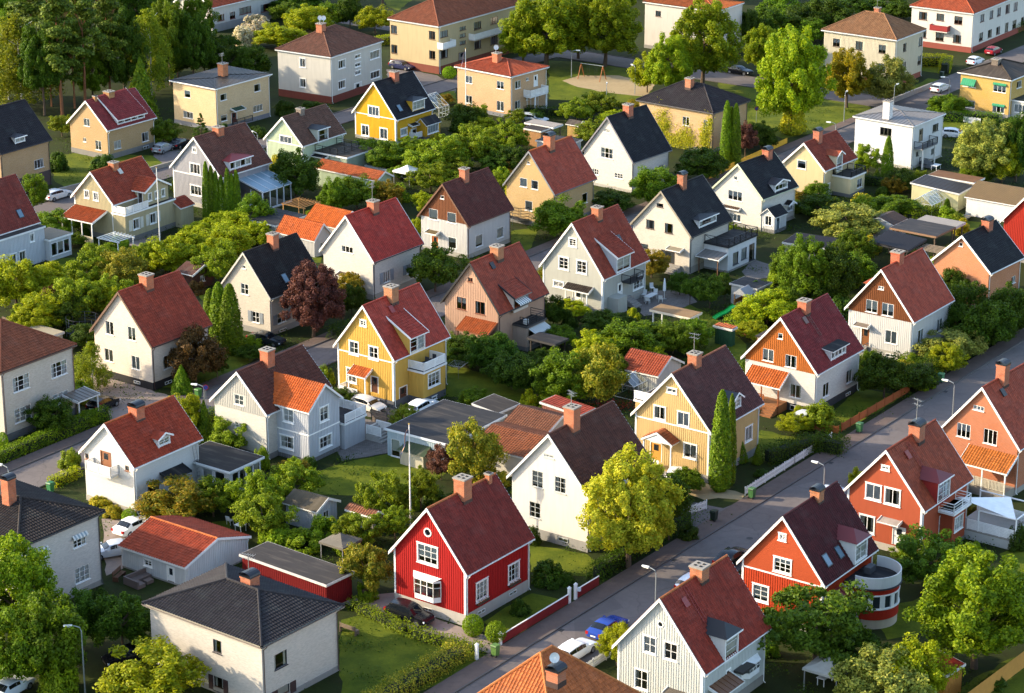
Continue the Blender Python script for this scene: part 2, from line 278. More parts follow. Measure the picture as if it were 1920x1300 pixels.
# ------------------------------------------------------------------ measured data (metres; th = heading of the ridge; windows: u along the face, z height)
HOUSES = {
 'H36': {'kind': 'gable', 'x': -4.071, 'y': 199.299, 'th': 0.631, 'w': 7.916, 'l': 9.469, 'ze': 5.049, 'zp': 10.289, 'og': 0.3, 'oe': 0.4, 'F': [{'u': 2.98, 'z': 4.85, 'w': 2.36, 'h': 1.91}, {'u': 2.96, 'z': 1.56, 'w': 2.49, 'h': 2.07, 'bay': 1}, {'u': 3.63, 'z': 0.36, 'w': 0.94, 'h': 0.26, 'base': 1}], 'S': [{'u': 1.49, 'z': 1.67, 'w': 1.8, 'h': 1.92}, {'u': 6.27, 'z': 1.67, 'w': 1.76, 'h': 1.87}, {'u': 1.66, 'z': 0.45, 'w': 1.08, 'h': 0.32, 'base': 1}, {'u': 6.4, 'z': 0.52, 'w': 1.09, 'h': 0.24, 'base': 1}], 'chim': [{'u': 4.58, 'v': 3.96, 's': 1.19, 'top': 11.68}, {'u': 8.42, 'v': 3.96, 's': 0.46, 'top': 10.8}], 'round': [(4.12, 7.93, 0.43)]},
 'H37': {'kind': 'gable', 'x': 7.097, 'y': 215.271, 'th': 0.62, 'w': 8.711, 'l': 10.401, 'ze': 5.588, 'zp': 10.942, 'og': 0.3, 'oe': 0.4, 'F': [{'u': 5.14, 'z': 5.23, 'w': 1.22, 'h': 1.65}, {'u': 2.53, 'z': 5.3, 'w': 1.23, 'h': 1.56}, {'u': 5.43, 'z': 2.06, 'w': 1.24, 'h': 1.56}, {'u': 2.18, 'z': 0.44, 'w': 1.08, 'h': 0.37, 'base': 1}, {'u': 3.91, 'z': 8.54, 'w': 1.12, 'h': 0.32, 'lun': 1}], 'S': [], 'chim': [{'u': 3.29, 'v': 4.36, 's': 1.13, 'top': 12.7}]},
 'H30': {'kind': 'gable', 'x': 19.665, 'y': 232.412, 'th': 0.612, 'w': 8.666, 'l': 9.927, 'ze': 5.494, 'zp': 10.799, 'og': 0.3, 'oe': 0.4, 'F': [{'u': 3.84, 'z': 8.65, 'w': 1.21, 'h': 0.6}, {'u': 5.09, 'z': 5.52, 'w': 1.45, 'h': 1.51}, {'u': 2.3, 'z': 5.4, 'w': 1.46, 'h': 1.59}, {'u': 1.33, 'z': 2.13, 'w': 1.61, 'h': 1.65}, {'u': 5.45, 'z': 0.99, 'w': 1.43, 'h': 2.01, 'door': 1}], 'S': [{'u': 7.21, 'z': 1.94, 'w': 1.53, 'h': 1.7}], 'dorm': [{'u': 4.64, 'v': 0.15, 'z': 6.11, 'w': 1.83, 'h': 1.07}], 'chim': [{'u': 3.94, 'v': 4.33, 's': 1.05, 'top': 11.81}]},
 'H29': {'kind': 'gable', 'x': 32.464, 'y': 251.403, 'th': 0.625, 'w': 8.664, 'l': 9.681, 'ze': 4.827, 'zp': 10.305, 'og': 0.3, 'oe': 0.4, 'F': [{'u': 4.14, 'z': 7.87, 'w': 0.58, 'h': 0.65}, {'u': 5.18, 'z': 5.05, 'w': 1.34, 'h': 1.36}, {'u': 2.35, 'z': 4.89, 'w': 1.38, 'h': 1.4}, {'u': 1.66, 'z': 1.57, 'w': 1.38, 'h': 1.5}, {'u': 1.76, 'z': -0.3, 'w': 1.13, 'h': 0.57, 'base': 1}], 'S': [{'u': 1.88, 'z': 1.47, 'w': 1.29, 'h': 1.56}, {'u': 7.1, 'z': 1.52, 'w': 1.24, 'h': 1.48}, {'u': 1.74, 'z': -0.14, 'w': 0.96, 'h': 0.32, 'base': 1}, {'u': 7.01, 'z': -0.19, 'w': 1.03, 'h': 0.32, 'base': 1}], 'dorm': [{'u': 3.22, 'v': -0.06, 'z': 5.22, 'w': 3.33, 'h': 1.05}], 'chim': [{'u': 4.33, 'v': 4.33, 's': 1.07, 'top': 11.13}]},
 'H28': {'kind': 'gable', 'x': 45.349, 'y': 268.419, 'th': 0.623, 'w': 8.07, 'l': 9.643, 'ze': 4.961, 'zp': 10.416, 'og': 0.3, 'oe': 0.4, 'F': [{'u': 3.73, 'z': 8.04, 'w': 0.7, 'h': 0.38}, {'u': 4.41, 'z': 5.07, 'w': 1.47, 'h': 1.48}, {'u': 2.36, 'z': 5.04, 'w': 1.47, 'h': 1.49}, {'u': 1.8, 'z': 1.82, 'w': 1.45, 'h': 1.54}, {'u': 5.17, 'z': 0.92, 'w': 1.19, 'h': 2.14, 'door': 1}, {'u': 1.93, 'z': 0.24, 'w': 1.09, 'h': 0.36, 'base': 1}], 'S': [{'u': 1.79, 'z': 1.79, 'w': 1.28, 'h': 1.58}, {'u': 6.6, 'z': 1.81, 'w': 1.32, 'h': 1.53}], 'chim': [{'u': 3.99, 'v': 4.04, 's': 1.18, 'top': 11.49}]},
 'H31': {'kind': 'gable', 'x': 49.804, 'y': 229.17, 'th': 0.662, 'w': 8.178, 'l': 9.4, 'ze': 4.988, 'zp': 10.519, 'og': 0.3, 'oe': 0.4, 'F': [{'u': 3.87, 'z': 7.97, 'w': 1.19, 'h': 0.48}, {'u': 5.21, 'z': 4.75, 'w': 1.49, 'h': 1.46}, {'u': 2.26, 'z': 4.74, 'w': 1.48, 'h': 1.54}], 'S': [], 'chim': [{'u': 3.46, 'v': 4.09, 's': 1.0, 'top': 12.05}]},
 'H32': {'kind': 'gable', 'x': 38.021, 'y': 213.677, 'th': 0.63, 'w': 7.766, 'l': 9.406, 'ze': 4.999, 'zp': 10.059, 'og': 0.3, 'oe': 0.4, 'F': [{'u': 3.56, 'z': 8.0, 'w': 0.87, 'h': 0.51}, {'u': 4.25, 'z': 4.72, 'w': 1.72, 'h': 1.67}, {'u': 2.26, 'z': 4.69, 'w': 1.72, 'h': 1.72}, {'u': 4.78, 'z': 1.28, 'w': 1.7, 'h': 1.79}, {'u': 1.55, 'z': 0.84, 'w': 1.37, 'h': 1.82, 'door': 1}], 'S': [{'u': 3.69, 'z': 1.21, 'w': 0.9, 'h': 1.6, 'door': 1}], 'dorm': [{'u': 2.07, 'v': -0.46, 'z': 4.97, 'w': 2.55, 'h': 2.06}], 'chim': [{'u': 5.33, 'v': 3.88, 's': 1.15, 'top': 11.04}]},
 'H33': {'kind': 'gable', 'x': 26.839, 'y': 197.182, 'th': 0.618, 'w': 7.967, 'l': 9.204, 'ze': 4.993, 'zp': 10.425, 'og': 0.3, 'oe': 0.4, 'F': [{'u': 3.68, 'z': 8.09, 'w': 0.79, 'h': 0.73}, {'u': 3.04, 'z': 5.04, 'w': 1.84, 'h': 1.47}, {'u': 5.21, 'z': 1.73, 'w': 1.7, 'h': 1.66}], 'S': [], 'sky': [(1.86, 0.73), (4.06, 0.71)], 'dorm': [{'u': 4.96, 'v': -0.46, 'z': 5.24, 'w': 2.31, 'h': 1.9}], 'chim': [{'u': 5.64, 'v': 3.98, 's': 0.91, 'top': 11.05}]},
 'H34': {'kind': 'gable', 'x': 15.281, 'y': 180.379, 'th': 0.618, 'w': 8.053, 'l': 9.934, 'ze': 4.994, 'zp': 10.445, 'og': 0.3, 'oe': 0.4, 'F': [{'u': 4.42, 'z': 5.25, 'w': 1.25, 'h': 1.53}, {'u': 2.38, 'z': 5.21, 'w': 1.32, 'h': 1.56}, {'u': 5.13, 'z': 1.79, 'w': 1.31, 'h': 1.75}], 'S': [{'u': 6.5, 'z': 1.83, 'w': 1.96, 'h': 1.16, 'bay': 1}, {'u': 3.7, 'z': 1.77, 'w': 0.78, 'h': 1.29, 'door': 1}], 'round': [(4.06, 8.13, 0.3)], 'dorm': [{'u': 2.62, 'v': -0.46, 'z': 5.0, 'w': 2.14, 'h': 2.02}], 'chim': [{'u': 5.69, 'v': 4.03, 's': 1.26, 'top': 11.2}]},
 'H38': {'kind': 'gable', 'x': -12.811, 'y': 253.557, 'th': 0.623, 'w': 7.674, 'l': 9.393, 'ze': 5.631, 'zp': 11.035, 'og': 0.3, 'oe': 0.4, 'F': [{'u': 3.57, 'z': 8.63, 'w': 0.94, 'h': 0.77}, {'u': 4.7, 'z': 5.07, 'w': 1.4, 'h': 1.62}, {'u': 1.98, 'z': 5.08, 'w': 1.37, 'h': 1.56}, {'u': 5.09, 'z': 1.75, 'w': 1.46, 'h': 1.74}, {'u': 2.07, 'z': 1.3, 'w': 1.08, 'h': 1.52, 'door': 1}], 'S': [{'u': 0.95, 'z': 0.22, 'w': 1.45, 'h': 1.77, 'door': 1}], 'dorm': [{'u': 2.36, 'v': -0.46, 'z': 5.66, 'w': 2.72, 'h': 1.83}], 'chim': [{'u': 4.37, 'v': 3.84, 's': 1.17, 'top': 12.12}]},
 'H39': {'kind': 'gable', 'x': -1.575, 'y': 271.076, 'th': 0.609, 'w': 7.555, 'l': 9.412, 'ze': 4.996, 'zp': 10.444, 'og': 0.3, 'oe': 0.4, 'F': [{'u': 3.57, 'z': 8.12, 'w': 0.7, 'h': 0.52}, {'u': 4.51, 'z': 4.55, 'w': 1.36, 'h': 1.48}, {'u': 1.83, 'z': 4.47, 'w': 1.4, 'h': 1.52}], 'S': [], 'chim': [{'u': 4.76, 'v': 3.78, 's': 1.16, 'top': 11.29}], 'dorm': [{'u': 2.43, 'v': -0.46, 'z': 4.78, 'w': 2.96, 'h': 1.47}]},
 'H40': {'kind': 'gable', 'x': 10.848, 'y': 285.497, 'th': 0.624, 'w': 8.663, 'l': 9.432, 'ze': 4.612, 'zp': 10.819, 'og': 0.3, 'oe': 0.4, 'F': [{'u': 3.77, 'z': 7.84, 'w': 1.18, 'h': 1.13}, {'u': 4.91, 'z': 4.72, 'w': 1.51, 'h': 1.64}, {'u': 2.23, 'z': 4.69, 'w': 1.57, 'h': 1.69}, {'u': 5.6, 'z': 2.32, 'w': 1.59, 'h': 0.84}, {'u': 2.76, 'z': 0.6, 'w': 1.53, 'h': 1.64, 'door': 1}], 'S': [{'u': 6.74, 'z': 1.27, 'w': 2.35, 'h': 1.68}, {'u': 3.32, 'z': 0.81, 'w': 1.12, 'h': 2.32, 'door': 1}], 'dorm': [{'u': 2.33, 'v': -0.46, 'z': 4.77, 'w': 3.08, 'h': 1.92}], 'chim': [{'u': 4.81, 'v': 4.33, 's': 1.01, 'top': 11.73}]},
 'H44': {'kind': 'gable', 'x': -25.148, 'y': 238.501, 'th': 0.617, 'w': 6.95, 'l': 9.831, 'ze': 5.106, 'zp': 8.955, 'og': 0.3, 'oe': 0.4, 'F': [{'u': 2.91, 'z': 5.33, 'w': 1.21, 'h': 1.11}, {'u': 3.22, 'z': 2.77, 'w': 0.99, 'h': 0.61}], 'S': [], 'chim': [{'u': 4.24, 'v': 3.47, 's': 1.09, 'top': 10.2}]},
 'H42': {'kind': 'gable', 'x': -39.665, 'y': 259.286, 'th': 0.634, 'w': 8.793, 'l': 9.075, 'ze': 5.17, 'zp': 10.637, 'og': 0.3, 'oe': 0.4, 'F': [{'u': 5.7, 'z': 5.24, 'w': 1.21, 'h': 1.58}, {'u': 2.32, 'z': 5.26, 'w': 1.15, 'h': 1.58}, {'u': 6.02, 'z': 2.02, 'w': 1.28, 'h': 1.48}, {'u': 1.89, 'z': 1.95, 'w': 1.23, 'h': 1.56}, {'u': 1.92, 'z': 0.32, 'w': 0.94, 'h': 0.3, 'base': 1}], 'S': [{'u': 1.78, 'z': 1.9, 'w': 1.43, 'h': 1.56}, {'u': 1.81, 'z': 0.14, 'w': 1.02, 'h': 0.33, 'base': 1}], 'chim': [{'u': 3.93, 'v': 4.4, 's': 1.14, 'top': 11.65}]},
 'H41': {'kind': 'gable', 'x': -28.343, 'y': 277.568, 'th': 0.613, 'w': 7.211, 'l': 9.161, 'ze': 4.774, 'zp': 9.722, 'og': 0.3, 'oe': 0.4, 'F': [{'u': 3.52, 'z': 7.7, 'w': 0.5, 'h': 0.39}, {'u': 3.2, 'z': 4.53, 'w': 1.18, 'h': 1.32}, {'u': 1.69, 'z': 1.33, 'w': 1.1, 'h': 1.34, 'shut': 1}], 'S': [{'u': 1.32, 'z': 1.18, 'w': 1.52, 'h': 1.24, 'shut': 1}, {'u': 1.57, 'z': -0.5, 'w': 1.15, 'h': 0.3, 'base': 1}], 'sky': [(3.6, 0.68)], 'chim': [{'u': 4.82, 'v': 3.61, 's': 1.0, 'top': 10.84}]},
 'H45': {'kind': 'gable', 'x': -36.613, 'y': 224.191, 'th': 0.625, 'w': 6.629, 'l': 9.134, 'ze': 5.056, 'zp': 8.787, 'og': 0.3, 'oe': 0.4, 'F': [{'u': 6.13, 'z': 4.39, 'w': 0.49, 'h': 0.6}, {'u': 2.95, 'z': 3.92, 'w': 1.43, 'h': 1.87, 'door': 1}, {'u': 0.59, 'z': 4.44, 'w': 0.51, 'h': 0.53}], 'S': [{'u': 1.82, 'z': 1.08, 'w': 1.61, 'h': 1.57}], 'dorm': [{'u': 3.78, 'v': 0.21, 'z': 5.67, 'w': 1.7, 'h': 0.87}], 'chim': [{'u': 3.91, 'v': 3.31, 's': 1.13, 'top': 9.53}]},
 'H17': {'kind': 'gable', 'x': -17.006, 'y': 291.34, 'th': 0.623, 'w': 7.809, 'l': 9.399, 'ze': 4.937, 'zp': 10.115, 'og': 0.3, 'oe': 0.4, 'F': [{'u': 3.07, 'z': 5.39, 'w': 1.78, 'h': 0.82}, {'u': 2.12, 'z': 1.72, 'w': 1.26, 'h': 1.33}], 'S': [{'u': 2.04, 'z': 1.65, 'w': 1.31, 'h': 1.43, 'shut': 1}, {'u': 6.63, 'z': 1.62, 'w': 1.25, 'h': 1.24, 'shut': 1}], 'chim': [{'u': 4.79, 'v': 3.9, 's': 1.08, 'top': 10.92}]},
 'H16': {'kind': 'gable', 'x': -5.771, 'y': 308.31, 'th': 0.624, 'w': 7.452, 'l': 9.399, 'ze': 4.524, 'zp': 9.458, 'og': 0.3, 'oe': 0.4, 'F': [{'u': 3.65, 'z': 7.44, 'w': 0.6, 'h': 0.45}, {'u': 4.73, 'z': 4.39, 'w': 1.43, 'h': 1.44}, {'u': 1.76, 'z': 4.46, 'w': 1.37, 'h': 1.39}, {'u': 1.79, 'z': 1.05, 'w': 1.28, 'h': 1.46}, {'u': 4.61, 'z': 0.38, 'w': 1.24, 'h': 1.47, 'door': 1}], 'S': [{'u': 1.84, 'z': 1.11, 'w': 1.49, 'h': 1.56}, {'u': 6.54, 'z': 1.12, 'w': 1.39, 'h': 1.41}], 'chim': [{'u': 4.09, 'v': 3.73, 's': 0.95, 'top': 10.64}]},
 'H15': {'kind': 'gable', 'x': 5.527, 'y': 321.555, 'th': 0.622, 'w': 7.703, 'l': 9.515, 'ze': 4.997, 'zp': 10.327, 'og': 0.3, 'oe': 0.4, 'F': [{'u': 3.82, 'z': 8.48, 'w': 0.5, 'h': 0.34}, {'u': 4.31, 'z': 5.19, 'w': 1.18, 'h': 1.25}, {'u': 2.5, 'z': 5.16, 'w': 1.11, 'h': 1.25}, {'u': 3.42, 'z': 2.03, 'w': 1.18, 'h': 1.37}], 'S': [{'u': 6.91, 'z': 2.02, 'w': 1.23, 'h': 1.4}], 'chim': [{'u': 4.15, 'v': 3.85, 's': 1.17, 'top': 11.7}]},
 'H14': {'kind': 'gable', 'x': 16.881, 'y': 339.88, 'th': 0.687, 'w': 8.55, 'l': 8.627, 'ze': 4.492, 'zp': 10.337, 'og': 0.3, 'oe': 0.4, 'F': [{'u': 4.0, 'z': 8.06, 'w': 1.05, 'h': 0.5}, {'u': 3.4, 'z': 4.3, 'w': 2.14, 'h': 1.51}, {'u': 5.89, 'z': 1.58, 'w': 1.13, 'h': 0.85}, {'u': 1.62, 'z': 1.72, 'w': 1.43, 'h': 0.74}], 'S': [{'u': 6.37, 'z': 1.78, 'w': 1.09, 'h': 0.9}], 'chim': [{'u': 4.25, 'v': 4.28, 's': 1.07, 'top': 11.35}]},
 'H10': {'kind': 'gable', 'x': -17.551, 'y': 366.666, 'th': 0.641, 'w': 7.924, 'l': 8.858, 'ze': 3.921, 'zp': 9.126, 'og': 0.3, 'oe': 0.4, 'F': [{'u': 3.11, 'z': 3.77, 'w': 2.24, 'h': 1.66}, {'u': 5.19, 'z': 0.46, 'w': 1.58, 'h': 1.8}, {'u': 1.54, 'z': 0.46, 'w': 1.6, 'h': 1.84}], 'S': [{'u': 1.11, 'z': 1.03, 'w': 1.65, 'h': 1.24}, {'u': 3.57, 'z': -0.18, 'w': 1.85, 'h': 1.71, 'door': 1}], 'dorm': [{'u': 4.02, 'v': -0.06, 'z': 4.33, 'w': 2.97, 'h': 1.5}], 'sky': [(1.75, 0.69)], 'chim': [{'u': 4.37, 'v': 3.96, 's': 1.05, 'top': 10.01}]},
 'H20': {'kind': 'gable', 'x': 43.445, 'y': 337.103, 'th': 0.647, 'w': 6.293, 'l': 8.447, 'ze': 4.014, 'zp': 7.478, 'og': 0.3, 'oe': 0.4, 'F': [{'u': 2.8, 'z': 3.67, 'w': 1.44, 'h': 1.26}], 'S': [{'u': 0.72, 'z': 0.62, 'w': 1.23, 'h': 1.23}], 'dorm': [{'u': 2.76, 'v': -0.46, 'z': 3.35, 'w': 1.7, 'h': 2.14}], 'chim': [{'u': 3.06, 'v': 3.15, 's': 0.99, 'top': 8.73}]},
 'H19': {'kind': 'gable', 'x': 33.293, 'y': 320.984, 'th': 0.693, 'w': 7.657, 'l': 7.933, 'ze': 4.498, 'zp': 8.647, 'og': 0.3, 'oe': 0.4, 'F': [{'u': 4.01, 'z': 6.32, 'w': 0.57, 'h': 0.57}, {'u': 3.16, 'z': 3.5, 'w': 2.26, 'h': 1.33}, {'u': 3.28, 'z': 0.62, 'w': 1.87, 'h': 1.02}], 'S': [{'u': 6.32, 'z': 1.31, 'w': 1.25, 'h': 0.73}], 'dorm': [{'u': 2.82, 'v': -0.16, 'z': 4.73, 'w': 3.06, 'h': 0.96}], 'chim': [{'u': 6.32, 'v': 3.83, 's': 1.04, 'top': 9.45}]},
 'H18': {'kind': 'gable', 'x': 22.423, 'y': 301.867, 'th': 0.644, 'w': 8.639, 'l': 9.124, 'ze': 4.999, 'zp': 10.196, 'og': 0.3, 'oe': 0.4, 'F': [{'u': 4.1, 'z': 8.05, 'w': 0.99, 'h': 0.49}, {'u': 5.39, 'z': 4.96, 'w': 1.25, 'h': 1.15}, {'u': 2.57, 'z': 4.87, 'w': 1.22, 'h': 1.26}, {'u': 2.24, 'z': 0.64, 'w': 2.03, 'h': 1.88, 'door': 1}, {'u': 6.28, 'z': 2.14, 'w': 1.11, 'h': 0.63}], 'S': [], 'dorm': [{'u': 2.12, 'v': 0.07, 'z': 5.52, 'w': 4.14, 'h': 0.91}], 'chim': [{'u': 4.18, 'v': 4.32, 's': 0.9, 'top': 11.56}]},
 'H26': {'kind': 'gable', 'x': 57.41, 'y': 286.875, 'th': 0.674, 'w': 7.523, 'l': 7.981, 'ze': 4.932, 'zp': 8.903, 'og': 0.3, 'oe': 0.4, 'F': [{'u': 3.72, 'z': 7.5, 'w': 0.52, 'h': 0.46}], 'S': [{'u': 6.02, 'z': 1.99, 'w': 1.02, 'h': 0.89}], 'chim': [{'u': 5.54, 'v': 3.76, 's': 1.05, 'top': 9.68}]},
 'H2': {'kind': 'gable', 'x': -59.641, 'y': 357.81, 'th': 0.638, 'w': 7.741, 'l': 9.68, 'ze': 4.517, 'zp': 8.411, 'og': 0.3, 'oe': 0.4, 'F': [{'u': 3.54, 'z': 4.54, 'w': 1.21, 'h': 1.17}, {'u': 4.48, 'z': 2.03, 'w': 0.62, 'h': 0.64}, {'u': 1.38, 'z': 1.23, 'w': 1.19, 'h': 1.42}], 'S': [{'u': 1.28, 'z': 1.31, 'w': 1.42, 'h': 1.25}, {'u': 7.09, 'z': 1.24, 'w': 1.42, 'h': 1.41}, {'u': 7.23, 'z': -0.57, 'w': 1.17, 'h': 0.44, 'base': 1}], 'dorm': [{'u': 2.17, 'v': -0.03, 'z': 4.85, 'w': 5.71, 'h': 0.76}], 'chim': [{'u': 4.33, 'v': 3.87, 's': 1.34, 'top': 9.04}, {'u': 1.43, 'v': 3.87, 's': 0.42, 'top': 8.0}]},
 'H1': {'kind': 'gable', 'x': -71.19, 'y': 336.77, 'th': 0.61, 'w': 9.073, 'l': 9.4, 'ze': 6.549, 'zp': 11.666, 'og': 0.3, 'oe': 0.4, 'F': [], 'S': [{'u': 6.39, 'z': 2.88, 'w': 1.79, 'h': 1.27}], 'dorm': [{'u': 3.16, 'v': 0.2, 'z': 7.17, 'w': 1.96, 'h': 0.79}]},
 'H6': {'kind': 'gable', 'x': -39.88, 'y': 330.032, 'th': 0.643, 'w': 8.891, 'l': 9.793, 'ze': 4.992, 'zp': 9.914, 'og': 0.3, 'oe': 0.4, 'F': [{'u': 4.25, 'z': 7.7, 'w': 0.79, 'h': 0.81}, {'u': 3.65, 'z': 4.62, 'w': 2.03, 'h': 1.6}, {'u': 3.58, 'z': 1.58, 'w': 2.18, 'h': 1.5}], 'S': [], 'dorm': [{'u': 1.9, 'v': -0.02, 'z': 5.38, 'w': 4.38, 'h': 1.21}], 'chim': [{'u': 4.36, 'v': 4.45, 's': 1.15, 'top': 10.54}]},
 'H9': {'kind': 'gable', 'x': -30.379, 'y': 350.678, 'th': 0.624, 'w': 6.707, 'l': 9.247, 'ze': 4.036, 'zp': 7.793, 'og': 0.3, 'oe': 0.4, 'F': [{'u': 1.88, 'z': 3.89, 'w': 2.33, 'h': 1.19}], 'S': [], 'dorm': [{'u': 3.05, 'v': -0.44, 'z': 4.0, 'w': 2.41, 'h': 1.69}], 'chim': [{'u': 3.65, 'v': 3.35, 's': 0.88, 'top': 8.36}]},
 'H7': {'kind': 'gable', 'x': -52.548, 'y': 316.47, 'th': 0.599, 'w': 6.811, 'l': 9.313, 'ze': 5.009, 'zp': 8.911, 'og': 0.3, 'oe': 0.4, 'F': [{'u': 4.1, 'z': 5.12, 'w': 0.91, 'h': 1.15}, {'u': 2.44, 'z': 5.04, 'w': 0.96, 'h': 1.19}], 'S': [], 'chim': [{'u': 3.88, 'v': 3.41, 's': 0.97, 'top': 9.39}]},
 'H8': {'kind': 'gable', 'x': -66.779, 'y': 301.366, 'th': 0.631, 'w': 7.205, 'l': 9.4, 'ze': 4.775, 'zp': 10.468, 'og': 0.3, 'oe': 0.4, 'F': [], 'S': [], 'sky': [(7.25, 0.67)]},
 'H27': {'kind': 'gable', 'x': 69.583, 'y': 304.018, 'th': 0.625, 'w': 7.8, 'l': 9.4, 'ze': 5.0, 'zp': 10.0, 'og': 0.3, 'oe': 0.4, 'F': [], 'S': []},
 'H47': {'kind': 'hip', 'x': -20.333, 'y': 183.397, 'th': 0.659, 'w': 12.806, 'l': 9.203, 'ze': 6.023, 'zp': 7.816, 'og': 0.45, 'oe': 0.45, 'F': [{'u': 4.56, 'z': 3.72, 'w': 0.95, 'h': 1.18}, {'u': 4.55, 'z': 0.18, 'w': 1.05, 'h': 1.31, 'shut': 1}], 'S': [{'u': 1.46, 'z': 3.09, 'w': 1.5, 'h': 1.35}, {'u': 1.74, 'z': 0.25, 'w': 1.41, 'h': 1.02, 'shut': 1}], 'chim': [{'u': 5.52, 'v': 6.4, 's': 1.13, 'top': 8.38}]},
 'H46': {'kind': 'hip', 'x': -43.22, 'y': 200.6, 'th': 0.654, 'w': 11.0, 'l': 9.582, 'ze': 7.178, 'zp': 8.849, 'og': 0.45, 'oe': 0.45, 'F': [], 'S': [{'u': 1.72, 'z': 4.96, 'w': 1.55, 'h': 0.91}, {'u': 6.36, 'z': 4.61, 'w': 1.56, 'h': 1.11}, {'u': 6.37, 'z': 1.11, 'w': 1.75, 'h': 1.48}], 'chim': [{'u': 3.86, 'v': 5.5, 's': 0.92, 'top': 10.96}]},
 'H43': {'kind': 'hip', 'x': -52.989, 'y': 243.546, 'th': 0.622, 'w': 10.239, 'l': 10.332, 'ze': 7.89, 'zp': 11.121, 'og': 0.35, 'oe': 0.35, 'F': [], 'S': [{'u': 1.55, 'z': 5.02, 'w': 2.36, 'h': 1.64}, {'u': 7.07, 'z': 4.99, 'w': 2.31, 'h': 1.62}, {'u': 1.5, 'z': 1.61, 'w': 2.39, 'h': 1.57}, {'u': 7.08, 'z': 1.9, 'w': 2.29, 'h': 1.24}]},
 'H35': {'kind': 'hip', 'x': 3.131, 'y': 166.173, 'th': 0.642, 'w': 9.337, 'l': 10.794, 'ze': 5.764, 'zp': 10.444, 'og': 0.4, 'oe': 0.4, 'F': [], 'S': [], 'chim': [{'u': 2.53, 'v': 1.67, 's': 1.08, 'top': 10.47}]},
 'H3': {'kind': 'hip', 'x': -45.48, 'y': 374.663, 'th': 0.646, 'w': 9.036, 'l': 12.09, 'ze': 6.885, 'zp': 7.0, 'og': 0.4, 'oe': 0.4, 'F': [{'u': 5.38, 'z': 4.52, 'w': 1.26, 'h': 1.17}, {'u': 5.0, 'z': 1.27, 'w': 2.04, 'h': 1.06}], 'S': [{'u': 0.97, 'z': 4.64, 'w': 1.45, 'h': 1.04}, {'u': 8.67, 'z': 4.58, 'w': 1.45, 'h': 1.21}, {'u': 0.99, 'z': 1.4, 'w': 1.37, 'h': 1.0}, {'u': 8.3, 'z': 1.37, 'w': 2.11, 'h': 1.07}, {'u': 3.26, 'z': 0.38, 'w': 1.32, 'h': 2.01, 'door': 1}], 'chim': [{'u': 6.55, 'v': 4.52, 's': 1.38, 'top': 8.93}]},
 'H4': {'kind': 'hip', 'x': -29.071, 'y': 392.812, 'th': 0.558, 'w': 10.538, 'l': 14.117, 'ze': 7.708, 'zp': 10.68, 'og': 0.3, 'oe': 0.3, 'F': [{'u': 4.97, 'z': 5.3, 'w': 1.19, 'h': 1.55}, {'u': 4.97, 'z': 2.01, 'w': 1.27, 'h': 1.52}], 'S': [{'u': 2.03, 'z': 5.24, 'w': 2.02, 'h': 1.43}, {'u': 1.9, 'z': 1.9, 'w': 2.03, 'h': 1.42}, {'u': 6.65, 'z': 6.03, 'w': 1.68, 'h': 0.71}, {'u': 6.6, 'z': 4.65, 'w': 1.68, 'h': 0.71}, {'u': 6.56, 'z': 3.33, 'w': 1.68, 'h': 0.77}, {'u': 10.89, 'z': 5.07, 'w': 2.85, 'h': 1.4}, {'u': 10.94, 'z': 1.78, 'w': 2.7, 'h': 1.27}, {'u': 6.33, 'z': -0.27, 'w': 2.19, 'h': 2.38, 'door': 1}], 'chim': [{'u': 4.82, 'v': 5.27, 's': 1.48, 'top': 11.67}]},
 'H11': {'kind': 'hip', 'x': -12.344, 'y': 414.025, 'th': 0.631, 'w': 10.485, 'l': 24.0, 'ze': 8.21, 'zp': 11.385, 'og': 0.3, 'oe': 0.3, 'F': [{'u': 8.95, 'z': 5.73, 'w': 1.33, 'h': 1.46}, {'u': 0.71, 'z': 5.8, 'w': 1.35, 'h': 1.41}, {'u': 8.94, 'z': 2.34, 'w': 1.33, 'h': 1.47}, {'u': 0.75, 'z': 2.43, 'w': 1.31, 'h': 1.42}], 'S': [{'u': 0.51, 'z': 6.1, 'w': 2.03, 'h': 1.11}, {'u': 0.46, 'z': 2.51, 'w': 2.04, 'h': 1.41}, {'u': 5.87, 'z': 6.4, 'w': 1.66, 'h': 0.64}, {'u': 5.85, 'z': 5.17, 'w': 1.66, 'h': 0.64}, {'u': 5.84, 'z': 3.94, 'w': 1.66, 'h': 0.63}, {'u': 9.89, 'z': 5.8, 'w': 2.05, 'h': 1.35}, {'u': 14.65, 'z': 5.98, 'w': 2.08, 'h': 1.21}, {'u': 9.96, 'z': 2.44, 'w': 1.95, 'h': 1.37}, {'u': 14.63, 'z': 2.39, 'w': 2.08, 'h': 1.42}, {'u': 5.45, 'z': 0.77, 'w': 2.13, 'h': 1.63, 'door': 1}]},
